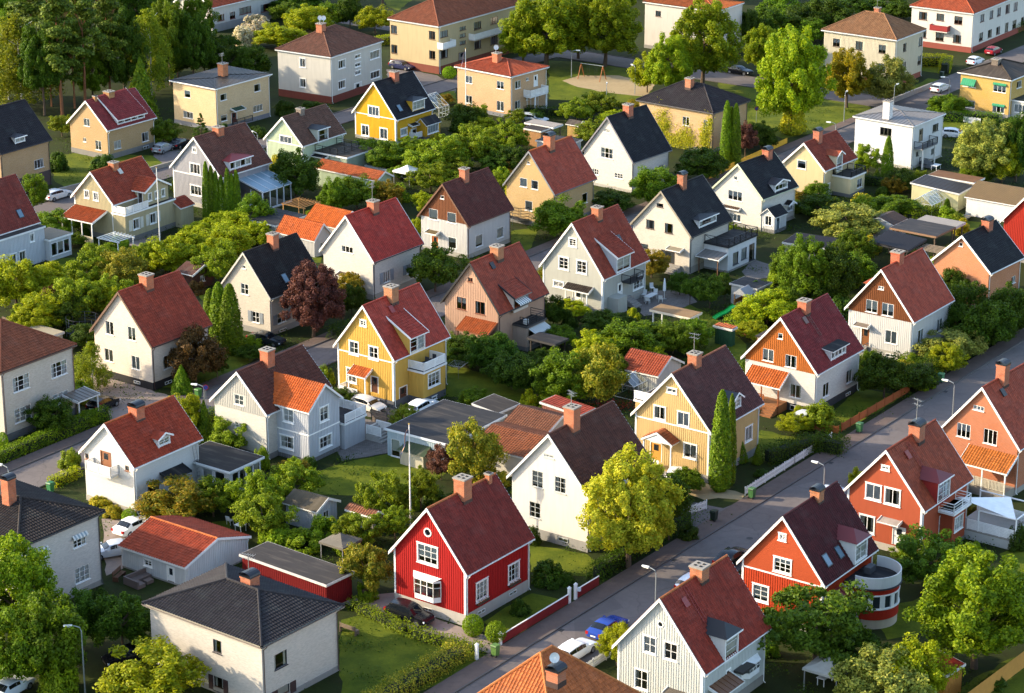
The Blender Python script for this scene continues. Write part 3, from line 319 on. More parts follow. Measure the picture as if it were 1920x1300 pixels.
 'H12': {'kind': 'hip', 'x': -0.21, 'y': 383.011, 'th': 0.696, 'w': 11.066, 'l': 8.778, 'ze': 6.811, 'zp': 8.106, 'og': 0.35, 'oe': 0.35, 'F': [{'u': 7.96, 'z': 4.38, 'w': 1.37, 'h': 1.24}, {'u': 1.38, 'z': 4.45, 'w': 1.46, 'h': 1.27}, {'u': 7.98, 'z': 1.13, 'w': 1.41, 'h': 1.29}, {'u': 1.39, 'z': 0.92, 'w': 1.47, 'h': 1.58}], 'S': [{'u': 1.05, 'z': 4.53, 'w': 1.4, 'h': 1.26}, {'u': 1.05, 'z': 1.26, 'w': 1.31, 'h': 1.34}, {'u': 3.77, 'z': 5.41, 'w': 0.66, 'h': 0.46}, {'u': 3.78, 'z': 2.25, 'w': 0.66, 'h': 0.45}, {'u': 5.68, 'z': 4.06, 'w': 1.02, 'h': 1.6, 'door': 1}], 'chim': [{'u': 3.21, 'v': 5.53, 's': 1.08, 'top': 9.17}]},
 'H13': {'kind': 'hip', 'x': 29.752, 'y': 361.498, 'th': 0.653, 'w': 13.124, 'l': 9.539, 'ze': 6.311, 'zp': 9.0, 'og': 0.4, 'oe': 0.4, 'F': [{'u': 4.05, 'z': 3.6, 'w': 1.22, 'h': 1.37}, {'u': 0.15, 'z': 3.51, 'w': 1.4, 'h': 1.5}, {'u': 4.12, 'z': 0.29, 'w': 1.06, 'h': 1.35}, {'u': 0.11, 'z': 0.38, 'w': 0.93, 'h': 1.36}], 'S': [{'u': 6.88, 'z': 3.53, 'w': 0.77, 'h': 1.36}], 'chim': [{'u': 3.63, 'v': 6.56, 's': 1.0, 'top': 9.88}]},
 'H21': {'kind': 'hip', 'x': 58.098, 'y': 352.398, 'th': 0.652, 'w': 9.5, 'l': 9.14, 'ze': 6.604, 'zp': 7.2, 'og': 0.3, 'oe': 0.3, 'F': [{'u': 3.42, 'z': 4.44, 'w': 1.9, 'h': 1.18}], 'S': [{'u': 6.11, 'z': 4.35, 'w': 1.78, 'h': 1.12}, {'u': 6.11, 'z': 1.03, 'w': 1.17, 'h': 0.79}, {'u': 1.44, 'z': 1.69, 'w': 0.73, 'h': 0.65}, {'u': 2.02, 'z': 3.71, 'w': 1.15, 'h': 1.77, 'door': 1}], 'chim': [{'u': 0.97, 'v': 4.75, 's': 1.07, 'top': 9.47}]},
 'H22': {'kind': 'hip', 'x': 63.105, 'y': 404.505, 'th': 0.621, 'w': 13.304, 'l': 9.833, 'ze': 7.992, 'zp': 10.85, 'og': 0.4, 'oe': 0.4, 'F': [{'u': 10.29, 'z': 5.44, 'w': 1.31, 'h': 1.35}, {'u': 6.01, 'z': 5.39, 'w': 1.34, 'h': 1.48}, {'u': 1.72, 'z': 5.4, 'w': 1.33, 'h': 1.42}, {'u': 10.2, 'z': 2.27, 'w': 1.41, 'h': 1.33}, {'u': 5.92, 'z': 2.39, 'w': 1.4, 'h': 1.33}, {'u': 1.61, 'z': 2.21, 'w': 1.33, 'h': 1.48}], 'S': [{'u': 2.83, 'z': 5.41, 'w': 1.19, 'h': 1.38}, {'u': 8.52, 'z': 5.33, 'w': 1.26, 'h': 1.5}, {'u': 3.05, 'z': 2.3, 'w': 1.14, 'h': 1.3}, {'u': 8.44, 'z': 2.15, 'w': 1.26, 'h': 1.5}], 'chim': [{'u': 5.96, 'v': 6.65, 's': 0.86, 'top': 11.51}], 'sky': [(5.88, 3.49)]},
 'H23': {'kind': 'hip', 'x': 80.412, 'y': 430.398, 'th': 0.598, 'w': 11.695, 'l': 32.0, 'ze': 7.034, 'zp': 10.5, 'og': 0.3, 'oe': 0.3, 'F': [{'u': 8.68, 'z': 4.8, 'w': 1.6, 'h': 1.41}, {'u': 5.41, 'z': 5.02, 'w': 1.48, 'h': 1.25}, {'u': 1.94, 'z': 4.8, 'w': 1.54, 'h': 1.4}, {'u': 5.29, 'z': 1.44, 'w': 1.56, 'h': 1.5}, {'u': 1.96, 'z': 1.47, 'w': 1.55, 'h': 1.4}, {'u': 8.63, 'z': 1.61, 'w': 1.57, 'h': 1.41}], 'S': [{'u': 3.17, 'z': 4.86, 'w': 1.68, 'h': 1.33}, {'u': 7.12, 'z': 4.75, 'w': 1.54, 'h': 1.43}, {'u': 10.42, 'z': 4.66, 'w': 1.54, 'h': 1.5}, {'u': 14.09, 'z': 4.52, 'w': 1.78, 'h': 1.57}, {'u': 17.64, 'z': 4.4, 'w': 1.74, 'h': 1.5}, {'u': 3.14, 'z': 1.46, 'w': 1.67, 'h': 1.46}, {'u': 6.93, 'z': 1.42, 'w': 1.62, 'h': 1.38}, {'u': 10.55, 'z': 1.36, 'w': 1.57, 'h': 1.34}, {'u': 14.31, 'z': 1.15, 'w': 1.47, 'h': 1.63}, {'u': 17.63, 'z': 1.08, 'w': 1.73, 'h': 1.56}, {'u': 21.47, 'z': 0.97, 'w': 1.66, 'h': 1.62}]},
 'H24': {'kind': 'hip', 'x': 78.109, 'y': 383.409, 'th': 0.654, 'w': 8.62, 'l': 10.0, 'ze': 6.205, 'zp': 7.8, 'og': 0.4, 'oe': 0.4, 'F': [{'u': 5.93, 'z': 4.0, 'w': 2.28, 'h': 1.26}, {'u': 0.64, 'z': 3.91, 'w': 2.2, 'h': 1.4}, {'u': 5.86, 'z': 0.63, 'w': 1.81, 'h': 1.24}, {'u': 0.71, 'z': 0.59, 'w': 2.05, 'h': 1.34}], 'S': [{'u': 2.35, 'z': 4.27, 'w': 1.68, 'h': 1.12}], 'chim': [{'u': 3.4, 'v': 4.31, 's': 1.12, 'top': 7.73}]},
 'H25': {'kind': 'hip', 'x': 35.156, 'y': 426.491, 'th': 0.612, 'w': 14.355, 'l': 9.005, 'ze': 8.223, 'zp': 9.0, 'og': 0.3, 'oe': 0.3, 'F': [{'u': 11.03, 'z': 5.94, 'w': 1.12, 'h': 0.97}], 'S': []},
 'H5': {'kind': 'gable', 'x': -54.383, 'y': 447.245, 'th': 0.646, 'w': 9.0, 'l': 17.897, 'ze': 4.553, 'zp': 7.6, 'og': 0.3, 'oe': 0.3, 'F': [], 'S': [{'u': 1.32, 'z': 1.85, 'w': 1.85, 'h': 1.14}, {'u': 4.7, 'z': 1.69, 'w': 1.4, 'h': 1.25}, {'u': 7.25, 'z': 2.09, 'w': 3.18, 'h': 1.24}, {'u': 13.01, 'z': 1.58, 'w': 3.74, 'h': 1.4}]},
 'H48': {'kind': 'cross', 'x': -29.592, 'y': 207.235, 'th': 0.632, 'w': 8.036, 'l': 8.317, 'ze': 2.143, 'zp': 3.487, 'og': 0.3, 'oe': 0.2, 'F': [{'u': 4.19, 'z': 0.91, 'w': 1.08, 'h': 0.73}, {'u': 1.4, 'z': -0.26, 'w': 0.99, 'h': 1.96, 'door': 1}], 'S': []},
}
SHEDS = {
 'orangeA': ['cross', -25.52, 309.06, 0.672, 6.42, 3.22, 2.4, 4.18],
 'orangeB': ['cross', -22.53, 312.33, 0.661, 5.82, 4.76, 3.0, 4.75],
 'darkflat': ['flat', -31.02, 314.66, 0.635, 6.7, 5.95, 2.7, 3.6],
 'h9long': ['cross', -18.9, 337.08, 0.656, 11.3, 3.16, 2.6, 3.55],
 'metalshed': ['flat', 61.26, 330.48, 0.584, 6.99, 4.68, 2.6, 3.6],
 'mossflat': ['flat', 64.17, 335.37, 0.634, 6.84, 2.94, 2.8, 3.6],
 'tanroof': ['cross', 70.18, 322.92, 0.626, 10.0, 7.39, 2.6, 4.06],
 'greenhouse': ['cross', 58.24, 328.7, 0.632, 3.02, 6.87, 1.8, 1.92],
 'brownshed': ['gable', 49.99, 315.22, 0.656, 3.78, 3.66, 2.6, 3.31],
 'carport': ['flat', 54.67, 309.26, 0.651, 6.41, 5.1, 2.6, 3.6],
 'whiteflat': ['flat', 58.08, 314.14, 0.639, 5.48, 2.4, 2.4, 3.6],
 'corrug': ['flat', 50.15, 303.27, 0.554, 4.99, 5.67, 2.5, 3.6],
 'flatgarage': ['flat', -6.44, 235.6, 0.606, 7.79, 9.97, 3.0, 3.6],
 'feltroof': ['flat', -1.49, 246.09, 0.671, 3.22, 3.38, 2.4, 3.6],
 'tileX': ['cross', 3.43, 238.77, 0.637, 5.13, 5.38, 2.8, 3.96],
 'tileY': ['cross', 1.22, 233.26, 0.58, 6.15, 7.78, 2.4, 3.44],
 'redZ': ['flat', 7.09, 243.84, 0.664, 4.98, 2.37, 3.0, 3.6],
 'redflatshed': ['flat', -16.51, 202.55, 0.675, 10.42, 3.38, 2.6, 3.6],
 'gardenshed': ['cross', -18.7, 220.03, 0.612, 3.78, 3.13, 2.2, 3.03],
 'tinyshed': ['cross', -13.27, 219.18, 0.627, 3.0, 1.11, 2.0, 2.37],
 'redroofshed': ['cross', 15.9, 257.47, 0.589, 4.69, 5.23, 2.4, 3.86],
 'pavilion': ['flat', 20.76, 276.47, 0.614, 5.26, 2.29, 2.5, 3.6],
 'deckroof': ['flat', 16.73, 278.03, 0.638, 3.42, 3.08, 0.8, 3.6],
 'whiteshed12': ['flat', 29.63, 287.99, 0.65, 3.61, 3.09, 2.6, 3.6],
 'brown7': ['flat', 40.0, 304.67, 0.504, 5.78, 4.58, 2.6, 3.6],
 'barn22': ['flat', 35.61, 184.82, 0.725, 2.67, 2.6, 2.6, 3.6],
 'carE': ['flat', 6.21, 366.71, 0.625, 5.06, 2.21, 2.5, 3.6],
 'boxE': ['flat', 4.32, 365.05, 0.647, 3.24, 2.94, 2.6, 3.6],
 'darkE': ['flat', 8.12, 356.75, 0.585, 5.3, 3.83, 2.6, 3.6],
 'hutE': ['cross', 10.12, 371.11, 0.626, 2.0, 1.75, 1.9, 2.43],
 'shed19': ['flat', -52.75, 271.74, 0.646, 4.12, 1.4, 2.2, 3.6],
 'porch39': ['flat', 4.83, 266.85, 0.661, 3.65, 2.25, 2.6, 3.6],
 'shed21': ['cross', -39.53, 294.68, 0.633, 2.51, 3.91, 2.2, 3.01],
 'gate12': ['flat', 25.42, 273.91, 0.619, 2.22, 0.88, 2.2, 3.6],
 'h7low': ['flat', -51.08, 316.74, 0.629, 2.21, 10.0, 3.56, 3.6],
}
TREES = [
 ('grey',30.4,182.7,5.8,6.2),('light',-29.2,184.3,5.4,7.1),('light',33.3,184.9,5.7,4.8),('bush',-38.0,186.2,3.1,2.5),('round',-41.7,186.5,7.5,5.0),
 ('bush',-37.5,186.5,4.6,3.5),('round',-38.8,187.8,8.2,5.6),('bushd',40.3,187.8,1.2,2.2),('dark',29.5,190.5,3.3,3.6),('appled',25.6,190.8,7.8,8.5),
 ('maple',39.2,191.1,10.5,9.6),('light',8.9,191.5,4.1,2.9),('maple',-42.6,193.8,10.6,7.9),('dark',-33.4,193.8,6.2,5.0),('dark',-36.9,194.5,5.7,3.7),
 ('ball',-1.4,196.1,2.0,1.7),('maple',43.6,196.6,6.4,3.1),('ball',-3.4,197.5,2.0,1.7),('dark',22.8,199.5,2.1,1.7),('bushd',0.7,202.0,1.6,1.9),
 ('bushd',-37.0,203.9,1.9,2.1),('bush',-13.0,205.0,3.0,1.9),('lilac',-13.2,206.2,5.3,4.0),('appled',37.7,206.2,6.0,5.9),('bushd',3.3,208.5,2.5,3.1),
 ('bushd',4.7,208.5,1.4,2.0),('gold',10.8,212.0,11.3,8.2),('bush',43.5,214.4,1.8,1.3),('bush',-19.7,216.1,2.2,4.2),('bushd',47.6,216.1,2.9,2.2),
 ('apple',-13.9,216.5,3.5,3.5),('apple',-15.4,216.5,3.3,2.9),('bush',-22.2,216.9,2.4,3.9),('bushd',2.0,217.3,2.2,1.5),('dark',14.9,218.2,6.6,3.4),
 ('apple',-11.1,218.2,3.4,2.7),('bush',-17.9,218.2,2.9,3.4),('apple',-23.7,218.6,4.6,5.1),('bushd',16.8,218.6,1.8,2.0),('ball',-36.9,222.0,1.6,1.4),
 ('apple',-12.5,222.5,5.2,4.3),('rowan',-32.1,222.5,4.3,6.4),('apple',-24.7,222.5,5.2,4.6),('apple',-10.5,222.9,3.9,2.6),('apple',-29.0,223.8,3.9,3.8),
 ('flower',-38.7,223.8,1.5,2.1),('apple',-8.9,225.5,4.3,3.0),('flower',-40.4,226.0,1.5,2.6),('appled',-7.7,226.9,2.3,2.1),('apple',-21.3,226.9,4.5,4.7),
 ('thuja',20.7,230.4,10.6,1.9),('thuja',21.8,231.8,9.7,1.1),('elder',-3.8,232.3,7.0,4.8),('lightb',34.5,232.4,1.9,1.6),('purple',-7.1,233.2,3.8,2.5),
 ('bushd',25.2,234.3,0.8,1.6),('bush',-25.5,236.1,2.9,1.8),('apple',-45.1,236.6,2.3,2.5),('cone',25.1,237.5,2.2,1.1),('cone',23.5,238.0,2.4,1.5),
 ('apple',-28.9,241.0,3.8,4.6),('ball',-52.9,241.7,1.9,1.1),('bushd',32.2,242.0,1.8,2.8),('cone',-32.1,243.5,4.7,2.0),('light',-34.3,244.0,5.6,3.7),
 ('dark',-48.4,246.1,3.8,4.1),('ball',-45.2,249.2,1.4,2.5),('elder',9.3,254.1,7.2,5.0),('lightb',1.8,254.1,2.3,2.1),('round',6.0,254.6,6.0,5.8),
 ('flower',-46.2,255.8,1.9,2.3),('round',7.6,255.8,4.1,3.1),('dark',40.8,256.9,5.2,5.1),('lilacd',2.8,257.4,5.0,4.3),('cone',-36.4,258.6,3.2,2.5),
 ('lilacd',1.6,259.1,3.3,3.5),('dark',44.7,259.4,2.8,3.9),('birch',-46.4,259.7,5.6,4.1),('lilacd',0.0,259.7,4.2,4.7),('bush',45.9,259.7,2.1,2.4),
 ('round',11.3,260.3,4.0,2.6),('bush',-20.7,260.8,2.8,2.2),('rust',-35.2,261.4,6.5,5.1),('dark',-33.0,263.2,3.8,2.4),('lilacd',-1.2,263.8,4.2,3.6),
 ('round',40.4,264.3,3.0,2.6),('lilacd',-2.6,264.9,5.2,4.8),('flower',44.3,264.9,1.7,3.0),('flower',47.3,264.9,1.9,2.6),('light',48.9,264.9,3.4,3.6),
 ('dark',3.5,266.1,2.8,3.0),('lilacd',-6.0,266.1,3.0,3.2),('lilacd',-5.2,267.3,3.8,4.4),('light',9.6,267.9,4.1,4.9),('dark',-30.0,269.1,1.9,2.6),
 ('round',13.1,269.1,4.5,5.7),('grey',50.2,269.1,3.4,6.5),('round',19.8,271.0,3.5,3.1),('grey',52.8,271.0,3.0,3.1),('thuja',-32.3,271.6,8.4,2.5),
 ('round',16.2,271.6,3.9,5.3),('round',18.5,271.6,3.7,3.9),('thuja',-33.7,272.8,8.2,2.3),('dark',54.6,272.8,6.3,5.1),('thuja',-34.9,274.1,7.0,1.9),
 ('bush',-30.5,274.1,1.7,2.9),('round',21.1,274.1,3.7,3.9),('dark',56.0,274.1,3.7,3.7),('bushd',-58.4,274.7,1.8,3.1),('light',-56.7,276.0,3.7,4.2),
 ('dark',51.8,276.0,4.4,3.3),('purple',-23.3,277.3,9.0,6.9),('dark',58.4,277.9,6.2,4.8),('dark',10.7,278.5,2.9,4.2),('light',-55.6,279.2,4.6,5.2),
 ('dark',12.7,279.2,2.2,3.4),('dark',53.8,279.2,6.0,5.5),('dark',59.7,279.2,3.3,2.7),('appled',-52.6,279.8,4.4,3.8),('dark',4.9,281.2,3.9,2.7),
 ('dark',6.8,281.2,2.5,2.1),('light',27.9,281.2,2.7,3.6),('apple',-51.9,281.8,6.2,5.1),('rust',-54.7,282.5,4.9,3.4),('light',30.4,282.5,4.0,5.5),
 ('light',-47.6,283.1,4.5,2.8),('apple',-49.8,283.8,4.7,3.8),('lightb',14.6,284.1,1.7,1.7),('apple',-48.2,284.5,5.4,4.7),('round',32.5,284.5,4.0,3.4),
 ('dark',-19.3,285.8,3.8,2.8),('dark',35.9,287.9,4.3,4.7),('appled',24.0,288.2,4.0,3.0),('light',-60.3,288.6,6.1,6.5),('dark',53.3,288.6,4.8,3.2),
 ('round',35.8,289.3,8.6,6.9),('dark',39.3,289.3,7.5,5.4),('appled',21.7,289.6,3.5,2.4),('light',-57.1,290.0,5.4,5.6),('round',30.3,290.6,2.7,2.6),
 ('appled',26.1,291.3,2.8,2.0),('dark',20.7,293.5,2.8,2.6),('rust',-39.1,294.2,2.1,2.4),('appled',-9.5,294.5,5.9,5.7),('apple',-52.7,294.9,4.8,4.4),
 ('lilac',-48.1,294.9,5.3,5.1),('round',55.6,294.9,4.4,2.9),('round',53.5,295.6,4.4,3.3),('round',42.6,296.3,4.4,4.4),('round',34.1,296.3,5.3,3.3),
 ('apple',-36.7,297.8,5.4,4.9),('apple',-51.9,300.0,4.9,4.3),('apple',-46.1,301.5,4.5,3.4),('light',-43.9,302.2,4.7,5.9),('light',-40.5,305.2,4.7,6.4),
 ('round',43.7,305.2,5.0,4.5),('light',-36.5,309.1,4.1,5.1),('light',-33.3,313.8,3.4,3.3),('light',-40.6,316.0,3.2,4.7),('light',-37.1,316.8,3.9,5.9),
 ('round',6.6,317.7,5.6,6.4),('grey',44.6,317.7,4.4,7.8),('round',-60.0,318.5,3.7,5.7),('round',-34.6,320.1,5.3,4.5),('light',-12.8,321.0,2.2,1.9),
 ('bush',59.1,323.9,1.9,2.6),('thuja',-38.3,324.5,7.7,1.2),('thuja',-37.7,324.5,7.0,1.1),('thuja',-37.1,324.5,7.5,1.2),('thuja',-41.2,324.8,8.6,1.2),
 ('thuja',-40.5,324.8,8.0,1.2),('thuja',-39.9,324.8,7.3,1.2),('thuja',-39.2,324.8,6.7,1.2),('purple',-44.4,327.3,2.1,1.1),('dark',41.8,327.8,3.0,5.3),
 ('round',52.0,327.8,3.3,6.1),('round',-24.3,328.6,5.3,3.6),('round',-65.4,328.6,5.7,3.6),('light',-11.9,329.5,3.3,2.9),('flower',48.1,329.5,3.3,4.6),
 ('thuja',59.7,330.0,2.0,1.0),('round',-21.3,330.4,5.1,5.4),('dark',13.7,330.4,2.8,5.4),('rust2',-17.4,331.3,4.1,4.4),('bush',44.5,332.2,1.9,2.3),
 ('round',19.8,333.1,5.4,5.7),('dark',-30.3,337.6,6.7,6.2),('rust2',53.7,339.0,2.5,2.9),('apple',-8.5,339.4,3.4,3.8),('apple',-1.7,339.4,3.4,2.8),
 ('apple',-11.5,340.3,4.2,5.0),('dark',54.9,341.3,3.1,4.5),('thuja',53.5,344.6,7.0,1.6),('light',70.0,345.0,6.6,5.1),('dark',27.0,346.0,4.7,6.1),
 ('grey',67.6,346.0,8.9,8.6),('dark',72.2,346.0,9.9,5.3),('spruce',-72.6,347.0,5.8,2.6),('apple',-13.0,347.0,4.5,5.6),('cone',52.5,347.4,1.5,1.3),
 ('apple',-8.2,347.9,3.2,4.6),('apple',51.5,349.4,4.6,3.9),('appled',-2.5,349.9,3.2,4.1),('apple',-10.3,350.9,5.6,6.7),('dark',-0.2,350.9,3.7,4.4),
 ('bushd',-58.9,351.3,3.1,4.7),('bushd',-66.1,352.3,3.1,3.1),('round',-18.7,352.8,4.3,6.0),('apple',-6.7,353.8,5.9,6.2),('thuja',31.3,354.3,9.8,1.6),
 ('thuja',32.6,354.3,9.4,1.6),('apple',-3.6,354.8,4.3,5.2),('thuja',32.0,354.8,8.8,1.3),('apple',-15.2,357.9,3.5,3.9),('purple',34.5,358.9,5.4,3.2),
 ('dark',-16.6,359.9,1.6,3.2),('apple',-0.8,360.9,5.2,5.8),('dark',37.4,364.1,4.1,4.5),('round',-52.7,367.2,3.9,4.3),('apple',-5.9,367.2,3.3,3.8),
 ('apple',12.2,367.2,3.6,5.1),('light',24.1,368.3,6.6,4.0),('spruce',-47.5,371.0,3.9,3.0),('bushd',-38.8,371.5,2.0,3.8),('apple',-68.8,371.5,3.6,3.8),
 ('dark',76.2,372.6,3.1,3.3),('linden',42.7,373.7,16.4,10.9),('ivy',43.2,373.7,9.2,4.1),('bushd',-44.3,374.3,1.7,2.5),('dark',-7.1,376.5,4.1,4.7),
 ('apple',-66.7,377.1,2.3,3.3),('light',15.8,378.2,2.8,4.1),('apple',-5.2,380.5,2.9,2.8),('apple',10.1,380.5,3.7,5.3),('bushd',3.7,381.0,2.4,3.3),
 ('cone',-58.1,382.8,9.7,5.3),('apple',14.1,383.9,4.0,5.3),('round',68.5,383.9,4.0,5.9),('pine',-71.1,385.1,20.2,7.8),('dark',-73.9,385.1,14.8,7.0),
 ('bushd',-36.0,385.7,3.0,3.4),('bushd',-31.9,387.4,2.0,4.2),('birch',-78.2,389.8,15.6,11.9),('pine',-69.9,389.8,11.8,5.1),('lindeno',53.6,390.4,9.4,7.1),
 ('pine',-68.4,391.0,19.9,6.8),('pine',-73.8,391.0,15.6,4.3),('grey',60.6,391.6,8.0,6.8),('round',-67.8,394.6,9.4,5.7),('pine',-65.1,395.8,18.1,6.0),
 ('birch',-81.6,395.8,13.7,7.2),('linden',25.2,395.8,10.8,7.5),('dark',-63.0,397.1,13.8,7.5),('birch',-59.0,399.5,14.4,8.1),('light',22.2,400.8,6.5,4.7),
 ('linden',31.4,403.3,15.1,11.7),('round',-56.6,405.9,14.6,7.3),('dark',-52.8,405.9,12.6,6.5),('dark',-55.9,409.7,7.6,5.9),('dark',-43.4,409.7,5.8,5.4),
 ('ball',-10.5,410.8,2.1,2.2),('dark',-47.1,411.1,6.1,6.0),('dark',-51.8,412.4,7.6,6.0),('linden',41.9,412.4,8.8,6.0),('pine',-80.8,413.7,17.3,9.0),
 ('pine',-69.7,413.7,18.2,9.0),('dark',-63.6,413.7,17.3,7.8),('linden',5.8,418.4,13.0,13.6),('pine',-65.0,419.1,14.4,7.9),('linden',15.9,419.8,13.4,11.2),
 ('linden',1.9,420.4,9.6,7.3),('dark',-50.1,424.6,4.7,5.2),('pine',-60.9,424.6,14.3,7.4),('round',-87.0,426.0,12.2,7.7),('round',-54.3,426.0,11.5,6.2),
 ('dark',-76.5,426.0,14.9,8.0),('linden',11.5,426.0,12.2,7.7),('pine',-87.2,430.2,15.7,8.1),('light',-41.1,434.6,4.5,7.9),('dark',41.8,434.6,6.7,4.1),
 ('white',-47.6,436.0,4.3,4.7),('dark',44.8,439.0,6.7,7.0),('round',53.4,439.0,4.2,5.4),('dark',51.6,443.5,5.5,8.3),('light',-36.6,445.0,5.5,7.1),
 ('white',-46.4,446.5,3.9,6.4),('light',-24.8,446.5,5.2,5.8),('dark',57.4,446.5,6.8,8.4),('round',49.2,448.1,6.9,7.1),('round',-33.4,451.2,4.6,4.9),
 ('dark',-29.6,451.2,6.3,4.6),('round',-40.1,452.7,4.8,6.5),('dark',72.5,459.1,3.0,4.0),('dark',-42.4,460.7,3.4,5.6),('dark',-39.1,460.7,6.0,8.3),
 ('dark',70.3,462.4,4.0,6.7),('dark',63.7,462.4,3.7,6.0),
]
PATCHES = [
 ('gravel',[(-15.3,204.3),(-13.6,205.4),(-10.6,206.3),(-10.6,205.0),(-7.6,201.7),(-4.2,198.9),(-0.9,196.3),(-1.4,193.8),(-3.0,194.5),(-7.4,198.0),(-9.8,199.1),(-13.3,202.4)]),
 ('gravel',[(-48.5,263.8),(-45.4,265.5),(-39.4,258.8),(-35.1,256.0),(-35.5,254.1),(-38.1,253.0),(-40.3,249.5),(-43.0,250.0),(-44.3,255.8),(-47.1,257.4)]),
 ('sand',[(16.8,235.2),(19.3,232.6),(23.1,229.4),(22.7,228.0),(20.4,228.5),(19.0,228.0),(16.0,231.5)]),
 ('asph',[(15.8,228.7),(20.7,225.9),(22.6,227.6),(23.8,227.6),(17.9,218.6),(14.5,222.9)]),
 ('pavers',[(-18.9,253.5),(-17.2,251.4),(-13.1,249.2),(-12.4,240.7),(-17.5,238.3),(-18.9,243.0)]),
 ('pavers',[(-17.5,256.6),(-12.8,256.6),(-8.5,255.5),(-11.1,250.6),(-15.5,251.1)]),
 ('gravel',[(-39.8,223.3),(-38.6,223.3),(-35.5,222.2),(-36.8,216.9),(-36.0,211.6),(-37.3,210.0),(-38.9,219.0)]),
 ('asph',[(-21.4,417.7),(-16.9,417.0),(-12.6,413.0),(-8.9,404.6),(-9.3,400.8),(-12.1,397.7),(-18.5,403.3),(-20.9,411.1)]),
 ('asph',[(-54.5,366.7),(-49.1,364.1),(-49.0,354.8),(-50.8,354.8),(-53.3,359.9)]),
 ('sand',[(8.4,409.1),(11.2,413.0),(18.1,413.0),(23.8,407.1),(22.1,397.7),(15.2,400.8),(10.9,404.6)]),
 ('pavers',[(14.6,294.5),(21.2,295.6),(22.7,290.6),(21.0,288.6),(15.9,285.2)]),
 ('pavers',[(29.2,303.0),(31.2,308.3),(33.7,305.2),(32.3,300.4),(30.0,299.6)]),
 ('gravel',[(-55.4,322.1),(-47.5,323.7),(-46.5,316.3),(-49.4,313.8),(-53.5,316.3)]),
 ('lawn',[(-15.1,200.6),(-13.4,201.7),(-7.5,195.9),(-1.8,193.5),(-3.9,189.8),(-8.5,186.2),(-14.2,186.2)]),
 ('lawn',[(-7.3,267.3),(-5.2,266.7),(4.7,257.4),(2.7,254.1),(-1.9,257.4),(-7.4,257.4)]),
 ('lawn',[(26.4,247.1),(33.6,242.7),(28.5,238.3),(22.4,238.0),(23.0,243.0)]),
 ('lawn',[(33.4,250.3),(38.7,260.3),(43.1,257.4),(34.7,246.6)]),
 ('lawn',[(-2.5,200.2),(1.8,206.2),(5.2,204.3),(-0.4,197.2)]),
 ('lawn',[(1.7,217.3),(7.0,214.9),(9.2,211.2),(8.0,209.6),(1.7,210.8)]),
 ('lawn',[(-17.8,237.5),(-12.5,240.5),(-5.8,236.6),(-9.8,228.6),(-20.5,229.5),(-21.3,233.2)]),
 ('lawn',[(34.4,408.4),(42.5,405.9),(57.6,391.0),(53.2,378.0),(41.3,370.5),(37.2,377.1),(33.6,386.2)]),
 ('lawn',[(6.2,424.6),(23.9,420.4),(22.4,393.4),(6.1,395.8)]),
 ('lawn',[(-68.4,359.9),(-65.3,362.0),(-50.7,359.9),(-50.2,353.8),(-55.8,347.9),(-61.6,339.4),(-65.9,347.0)]),
 ('lawn',[(31.9,201.7),(36.9,205.4),(35.9,198.0),(32.6,196.6)]),
 ('lawn',[(45.7,214.9),(48.4,216.9),(47.8,210.0),(45.6,212.4)]),
 ('lawn',[(37.4,187.5),(44.1,194.5),(43.6,186.5),(36.3,185.9)]),
 ('lawn',[(20.9,290.6),(23.3,287.2),(25.3,282.5),(27.3,274.7),(26.1,267.3),(22.6,269.7),(19.9,274.7)]),
 ('lawn',[(71.1,426.0),(75.1,422.5),(72.3,414.4),(69.4,417.0)]),
 ('lawn',[(65.3,403.3),(69.9,411.1),(72.1,409.7),(65.7,400.5)]),
 ('lawn',[(67.8,385.1),(74.0,381.6),(71.8,374.3),(66.5,378.0)]),
 ('lawn',[(-12.8,400.8),(-9.3,402.0),(-8.9,393.4),(-11.4,392.2)]),
 ('lawn',[(-24.7,477.5),(-19.2,477.5),(-21.5,467.3),(-23.7,470.7)]),
 ('lawn',[(-39.0,294.9),(-36.5,296.3),(-35.5,289.3),(-37.1,287.9)]),
 ('lawn',[(-39.0,260.3),(-33.4,271.6),(-29.5,269.7),(-34.1,260.3)]),
 ('lawn',[(-25.8,309.9),(-24.6,309.1),(-24.6,306.8),(-26.0,306.8)]),
 ('lawn',[(-59.4,308.3),(-56.6,309.1),(-55.2,300.7),(-57.6,301.5)]),
 ('lawn',[(-29.0,222.5),(-27.3,222.9),(-26.8,219.9),(-28.5,219.9)]),
 ('lawn',[(0.0,321.2),(3.4,322.9),(2.4,311.5),(-0.2,312.3)]),
 ('lawn',[(61.2,326.0),(63.7,325.2),(62.0,321.0),(60.3,321.0)]),
]
